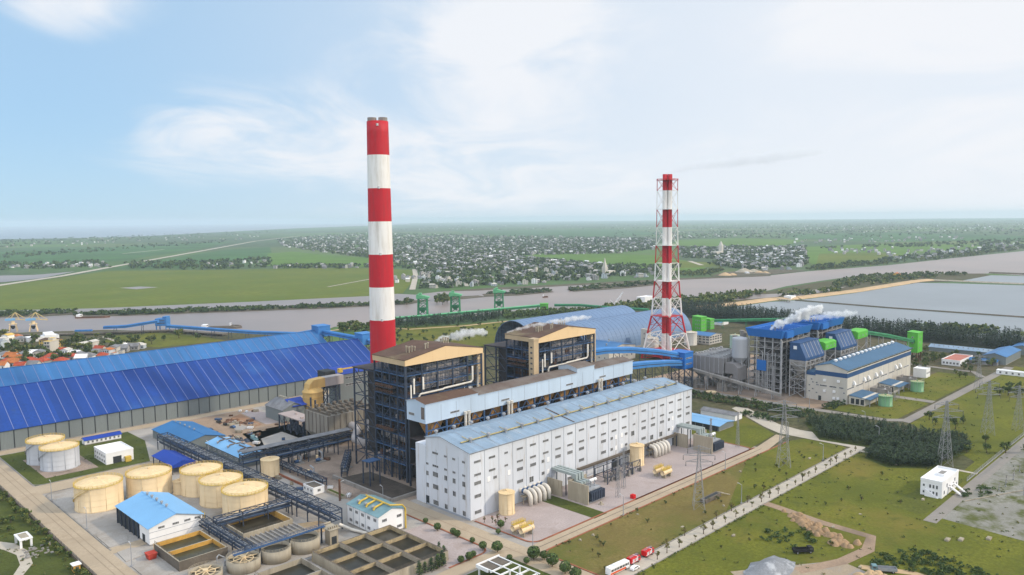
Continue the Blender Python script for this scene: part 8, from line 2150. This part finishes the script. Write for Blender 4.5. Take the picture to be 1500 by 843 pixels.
belt("scrub_patch", "low dark scrub around the gravel heaps at the lower right", scatter([(296, 138), (306, 130), (320, 142), (312, 156), (298, 152)], 26, r) + scatter([(314, 112), (332, 100), (326, 60), (300, 60), (308, 90)], 150, r) + scatter([(300, 108), (312, 112), (310, 96)], 14, r) + scatter([(420, 96), (440, 96), (436, 106), (404, 108)], 14, r), 1.9, 1.7, 80, .34, 9, [L_DARK, L_MID, L_DARK], cat="scrub")
belt("yard_weeds", "low weeds scattered over the verges and lawns", [(r.uniform(225, 450), r.choice([209.2, 178.9, 170, 169.5]) + r.uniform(-.5, .5)) for k in range(180)] + scatter([(454, 60), (800, 60), (800, 168), (540, 168), (476, 118)], 260, r) + scatter([(106, 456), (160, 456), (174, 500), (174, 528), (106, 528)], 60, r) + scatter([(22, 200), (88, 200), (88, 550), (22, 550)], 500, r) + scatter([(228, 60), (448, 60), (448, 168), (228, 168)], 260, r) + scatter([(540, 182), (726, 182), (726, 214), (540, 218)], 90, r), .7, .9, 14, .3, 10, [L_DARK, L_MID, L_OLIVE], cat="weeds")
for b in FIRST: pass

# ------------------------------------------------------------------ clutter in the works yard
pipe_rack("pipe_rack", "low dark slatted pipe trestle at the foot of the near boiler house", (240, 372), (223, 350), (3, 5), 3, 4, step=4)
pipe_rack("pipe_rack", "low pipe rack from the store to the small white hut", (207, 400), (208, 345), (2.5,), 2.4, 5, step=7)
pipe_rack("pipe_rack", "dark pipe rack crossing behind the small cream yard tank", (203, 392), (240, 395), (4, 6), 3, 5, step=6)
mb = MB(); mb.box(200, 200.5, 352, 378, .1, 1.3); mb.box(200.5, 214, 352, 352.5, .1, 1.3)
lone(mb, "bund_wall", [M_BRICKRED], "low brick red bund wall by the small cream yard tank", "wall", (200, 352, 0))
mb = MB(); mb.lathe((201.7, 321, 0), [(.55, 0), (.5, 10), (.7, 10), (.7, 10.6)], 10); lone(mb, "vent_post", [M_RUSTSTEEL], "thick brown vent post between the pipe rack and boiler pens", "post", (201.7, 321, 0))
for k, (x, y, h, lab) in enumerate(((228, 382, 5, "near the bent flue duct"), (218, 388, 3.6, "beside the dark crossing pipe rack"), (232, 362, 4.4, "against the near boiler house's rear corner"), (213, 366, 3.2, "inside the open boiler yard"), (236, 408, 5, "at the soiled precipitator's corner"))):
    rq = random.Random(k + 200); t = thing("pump_skid", "pump and motor skid " + lab, "pump", (x, y, 0))
    mb = MB(); mb.box(x - 3, x + 3, y - 2, y + 2, .1, .6); part(mb, "base", [M_CONCG], t)
    mb = MB(); mb.tube([(x - 2.4, y, 1.6), (x - .2, y, 1.6)], .9, 10); part(mb, "motor", [M_STEELB], t)
    mb = MB(); mb.tube([(x + 1.4, y, .6), (x + 1.4, y, h), (x + 1.4, y + 3.5, h + .6)], .5, 8); mb.tube([(x - .2, y, 1.5), (x + 1.4, y, 1.5)], .6, 8); part(mb, "pipe", [M_PIPEG], t)
    mb = MB(); mb.lathe((x - 1, y + 1.4, .6), [(.7, 0), (.7, h * .6), (.3, h * .7)], 10); part(mb, "vessel", [rq.choice([M_CREAM, M_RUSTSTEEL, M_PIPEW])], t)
rc = random.Random(61); PROTO = []
for k, m in enumerate((M_CONC, M_RUSTSTEEL, M_WHITE, M_STEELB)):
    mb = MB(); mb.box(-1.2, 1.2, -.7, .7, .15, 1.3); mb.box(-1.25, 1.25, -.5, -.3, .1, 1.36, 1); mb.box(-1.25, 1.25, .3, .5, .1, 1.36, 1); mb.box(-1.1, 1.1, -.65, .65, 0, .14, 1)
    PROTO.append(mb.mesh("crate", [m, M_CONCD]))
for i in range(64):
    zone = i % 4
    x, y = ((rc.uniform(198, 232), rc.uniform(454, 526)), (rc.uniform(232, 262), rc.uniform(468, 528)), (rc.uniform(205, 236), rc.uniform(380, 450)), (rc.uniform(186, 214), rc.uniform(300, 380)))[zone]
    if 186 < x < 208 and 402 < y < 504: x += 24
    o = D.objects.new("crate", PROTO[rc.randrange(4)]); COL.objects.link(o); o.location = (x, y, .2); o.rotation_euler = (0, 0, rc.uniform(0, 3.14)); s_ = rc.uniform(.6, 1.9); o.scale = (s_, s_, rc.uniform(.6, 1.3))
    tag(o, "crate or machine box left lying in the works yard", "crate", "crates lying in the works yard")

# ------------------------------------------------------------------ lamp posts
LP = thing("lamp_post", "thin grey lamp post beside the plant roads", "lamp post", (202, 321, 0), "lamp posts along the plant roads")
mb = MB(); mb.lathe((0, 0, 0), [(.22, 0), (.12, 9)], 8); mb.lathe((0, 0, 0), [(.5, 0), (.5, .5)], 8); part(mb, "pole", [M_PIPEG], LP, local=True)
mb = MB(); mb.beam((0, 0, 9), (1.6, 0, 9.5), .12); mb.box(1.2, 2.2, -.18, .18, 9.42, 9.6); part(mb, "lamp_head", [M_FRAME], LP, local=True)
for x, y in ((104.5, 372), (104.5, 318), (104.5, 425), (168, 455), (225.5, 215), (330, 178.6), (420, 178.6), (452, 214), (478, 170), (509, 190), (530, 236), (280, 210), (370, 210), (188, 436), (212, 300)): dup(LP, (x, y, .2), rad(90))

# ------------------------------------------------------------------ steam and smoke
def steam(name, label, cat, path, dens, seed, col=(1, 1, 1), nscale=.09, soft=.5, aniso=.1, grain=2.6):
    """Billows along a path of (x,y,z,radius): one closed skin filled with cloud that thins from its axis outwards."""
    r = random.Random(seed); mb = MB(); pts = [Vector(p[:3]) for p in path]; n = 14
    ref = Vector((0, 0, 1)); P0, P1 = pts[0], pts[-1]; ax = (P1 - P0).normalized(); L = (P1 - P0).length
    for i, p in enumerate(pts):
        d = (pts[min(i + 1, len(pts) - 1)] - pts[max(i - 1, 0)]).normalized(); a = d.cross(ref).normalized(); b = a.cross(d)
        for k in range(n): q = 2 * math.pi * k / n; w = path[i][3] * 1.15; mb.v.append(tuple(p + (a * math.cos(q) + b * math.sin(q)) * w))
    for j in range(len(pts) - 1):
        for k in range(n): mb.f.append([j * n + k, j * n + (k + 1) % n, (j + 1) * n + (k + 1) % n, (j + 1) * n + k]); mb.m.append(0)
    mb.f.append(list(reversed(range(n)))); mb.m.append(0); mb.f.append([(len(pts) - 1) * n + k for k in range(n)]); mb.m.append(0)
    m = D.materials.new(name + "_vapour"); m.use_nodes = True; t = m.node_tree; t.nodes.clear()
    def N(tp, **kw):
        q = t.nodes.new(tp)
        for a, b in kw.items(): setattr(q, a, b)
        return q
    def M(op, *args):
        q = N("ShaderNodeMath", operation=op)
        for i, v in enumerate(args):
            if isinstance(v, (int, float)): q.inputs[i].default_value = v
            else: t.links.new(v, q.inputs[i])
        return q.outputs[0]
    o_ = N("ShaderNodeOutputMaterial"); v = N("ShaderNodeVolumePrincipled"); v.inputs["Color"].default_value = (*col, 1); v.inputs["Anisotropy"].default_value = aniso
    geo = N("ShaderNodeNewGeometry"); nz = N("ShaderNodeTexNoise"); nz.inputs["Scale"].default_value = nscale; nz.inputs["Detail"].default_value = 4; nz.inputs["Roughness"].default_value = .62
    t.links.new(geo.outputs["Position"], nz.inputs["Vector"])
    sb = N("ShaderNodeVectorMath", operation="SUBTRACT"); t.links.new(geo.outputs["Position"], sb.inputs[0]); sb.inputs[1].default_value = P0
    dt = N("ShaderNodeVectorMath", operation="DOT_PRODUCT"); t.links.new(sb.outputs[0], dt.inputs[0]); dt.inputs[1].default_value = ax
    fc = N("ShaderNodeFloatCurve"); t.links.new(M("DIVIDE", dt.outputs["Value"], L), fc.inputs["Value"])
    R = max(p[3] for p in path); cv = fc.mapping.curves[0]
    ts = [min(1, max(0, (p - P0).dot(ax) / L)) for p in pts]
    for i, tt in enumerate(ts):
        y = path[i][3] / R
        if i < 2: cv.points[i].location = (tt, y)
        else: cv.points.new(tt, y)
    fc.mapping.update()
    fy = N("ShaderNodeFloatCurve"); t.links.new(M("DIVIDE", dt.outputs["Value"], L), fy.inputs["Value"])   # how far the bent axis stands off the chord
    offs = [((p - P0) - ax * (p - P0).dot(ax)) for p in pts]; big = max(offs, key=lambda o: o.length); bl = max(big.length, .01); bd = big.normalized() if big.length > .01 else Vector((0, 0, 1))
    cv = fy.mapping.curves[0]
    for i, tt in enumerate(ts):
        y = .5 + .5 * offs[i].dot(bd) / bl
        if i < 2: cv.points[i].location = (tt, y)
        else: cv.points.new(tt, y)
    fy.mapping.update()
    sc1 = N("ShaderNodeVectorMath", operation="SCALE"); sc1.inputs[0].default_value = ax; t.links.new(dt.outputs["Value"], sc1.inputs["Scale"])
    sc2 = N("ShaderNodeVectorMath", operation="SCALE"); sc2.inputs[0].default_value = bd; t.links.new(M("MULTIPLY", M("SUBTRACT", fy.outputs[0], .5), 2 * bl), sc2.inputs["Scale"])
    s1 = N("ShaderNodeVectorMath", operation="SUBTRACT"); t.links.new(sb.outputs[0], s1.inputs[0]); t.links.new(sc1.outputs[0], s1.inputs[1])
    s2 = N("ShaderNodeVectorMath", operation="SUBTRACT"); t.links.new(s1.outputs[0], s2.inputs[0]); t.links.new(sc2.outputs[0], s2.inputs[1])
    ln = N("ShaderNodeVectorMath", operation="LENGTH"); t.links.new(s2.outputs[0], ln.inputs[0])
    core = M("SUBTRACT", 1.0, M("DIVIDE", ln.outputs["Value"], M("MAXIMUM", M("MULTIPLY", fc.outputs[0], R), .05)))
    val = M("ADD", core, M("MULTIPLY", M("SUBTRACT", nz.outputs[0], .55), grain))
    mr = N("ShaderNodeMapRange", interpolation_type="SMOOTHSTEP"); t.links.new(val, mr.inputs[0])
    for i, x in enumerate((.12, .12 + soft, 0, dens)): mr.inputs[i + 1].default_value = x
    t.links.new(mr.outputs[0], v.inputs["Density"]); t.links.new(v.outputs[0], o_.inputs["Volume"])
    o = part(mb, name, [m], None); tag(o, label, cat, kind="stuff")
    import bmesh
    b = bmesh.new(); b.from_mesh(o.data); bmesh.ops.recalc_face_normals(b, faces=b.faces); b.to_mesh(o.data); b.free()
    return o
steam("steam", "thick white steam billowing from the nearer blue-crowned boiler", "steam", [(559.5, 281, 48.5, 1.2), (562, 278, 51, 3.0), (566, 274, 54, 4.6), (571, 269, 56.5, 5.4), (577, 263.5, 60, 6.0), (583, 258, 63, 5.4), (588, 253, 66, 2.6)], 1.2, 1, nscale=.20, grain=2.4)
steam("steam", "faint white steam trailing off the farther blue-crowned boiler", "steam", [(621, 281, 49.5, 1), (627, 276, 52, 3), (634, 269, 53.5, 4.0), (643, 260, 55, 4), (652, 252, 56, 2)], .3, 2, nscale=.2)
steam("steam", "white steam puff rising behind the near boiler house roof", "steam", [(284, 350, 62.5, .8), (285.5, 348.5, 64.5, 1.7), (289, 345, 66.8, 2.6), (293, 341, 68.0, 3.2), (297, 337, 69, 3.6), (302, 332, 70, 3.4), (307, 327, 70, 1.6)], .42, 3, nscale=.26)
steam("steam", "thin white wisp crossing the roof of the far boiler house", "steam", [(339.5, 344.5, 65, .7), (344, 340, 66.6, 1.4), (351, 333, 69, 1.8), (359, 325, 71, 2.1), (368, 317, 72.5, 2.3), (378, 308, 74, 1.4)], .5, 4, nscale=.28)
steam("smoke", "pale smoke drifting right from the top of the lattice chimney", "smoke", [(632.5, 425.5, 174.8, 3.0), (635.5, 422.5, 177.5, 4.0), (642, 416, 180, 5.4), (652, 407, 182.5, 7), (665, 394, 185, 8.6), (682, 377, 188, 10), (702, 357, 191, 10), (724, 335, 194, 8), (742, 317, 196, 3)], .08, 5, (.93, .95, .99), .10, .7, grain=1.1)

# ------------------------------------------------------------------ air
HAZE_DENSITY = 0.00006
mb = MB(); mb.box(-29000, 29000, -29000, 29000, -2.0, 212.0)
hm = D.materials.new("haze_air"); hm.use_nodes = True; t = hm.node_tree; t.nodes.clear()
o_ = t.nodes.new("ShaderNodeOutputMaterial"); v = t.nodes.new("ShaderNodeVolumePrincipled")
v.inputs["Color"].default_value = (0.74, 0.88, 1.0, 1); v.inputs["Density"].default_value = HAZE_DENSITY; v.inputs["Anisotropy"].default_value = 0.1
t.links.new(v.outputs[0], o_.inputs["Volume"])
o = part(mb, "haze", [hm], None)
tag(o, "pale blue summer haze over the delta plain", "haze", kind="stuff")
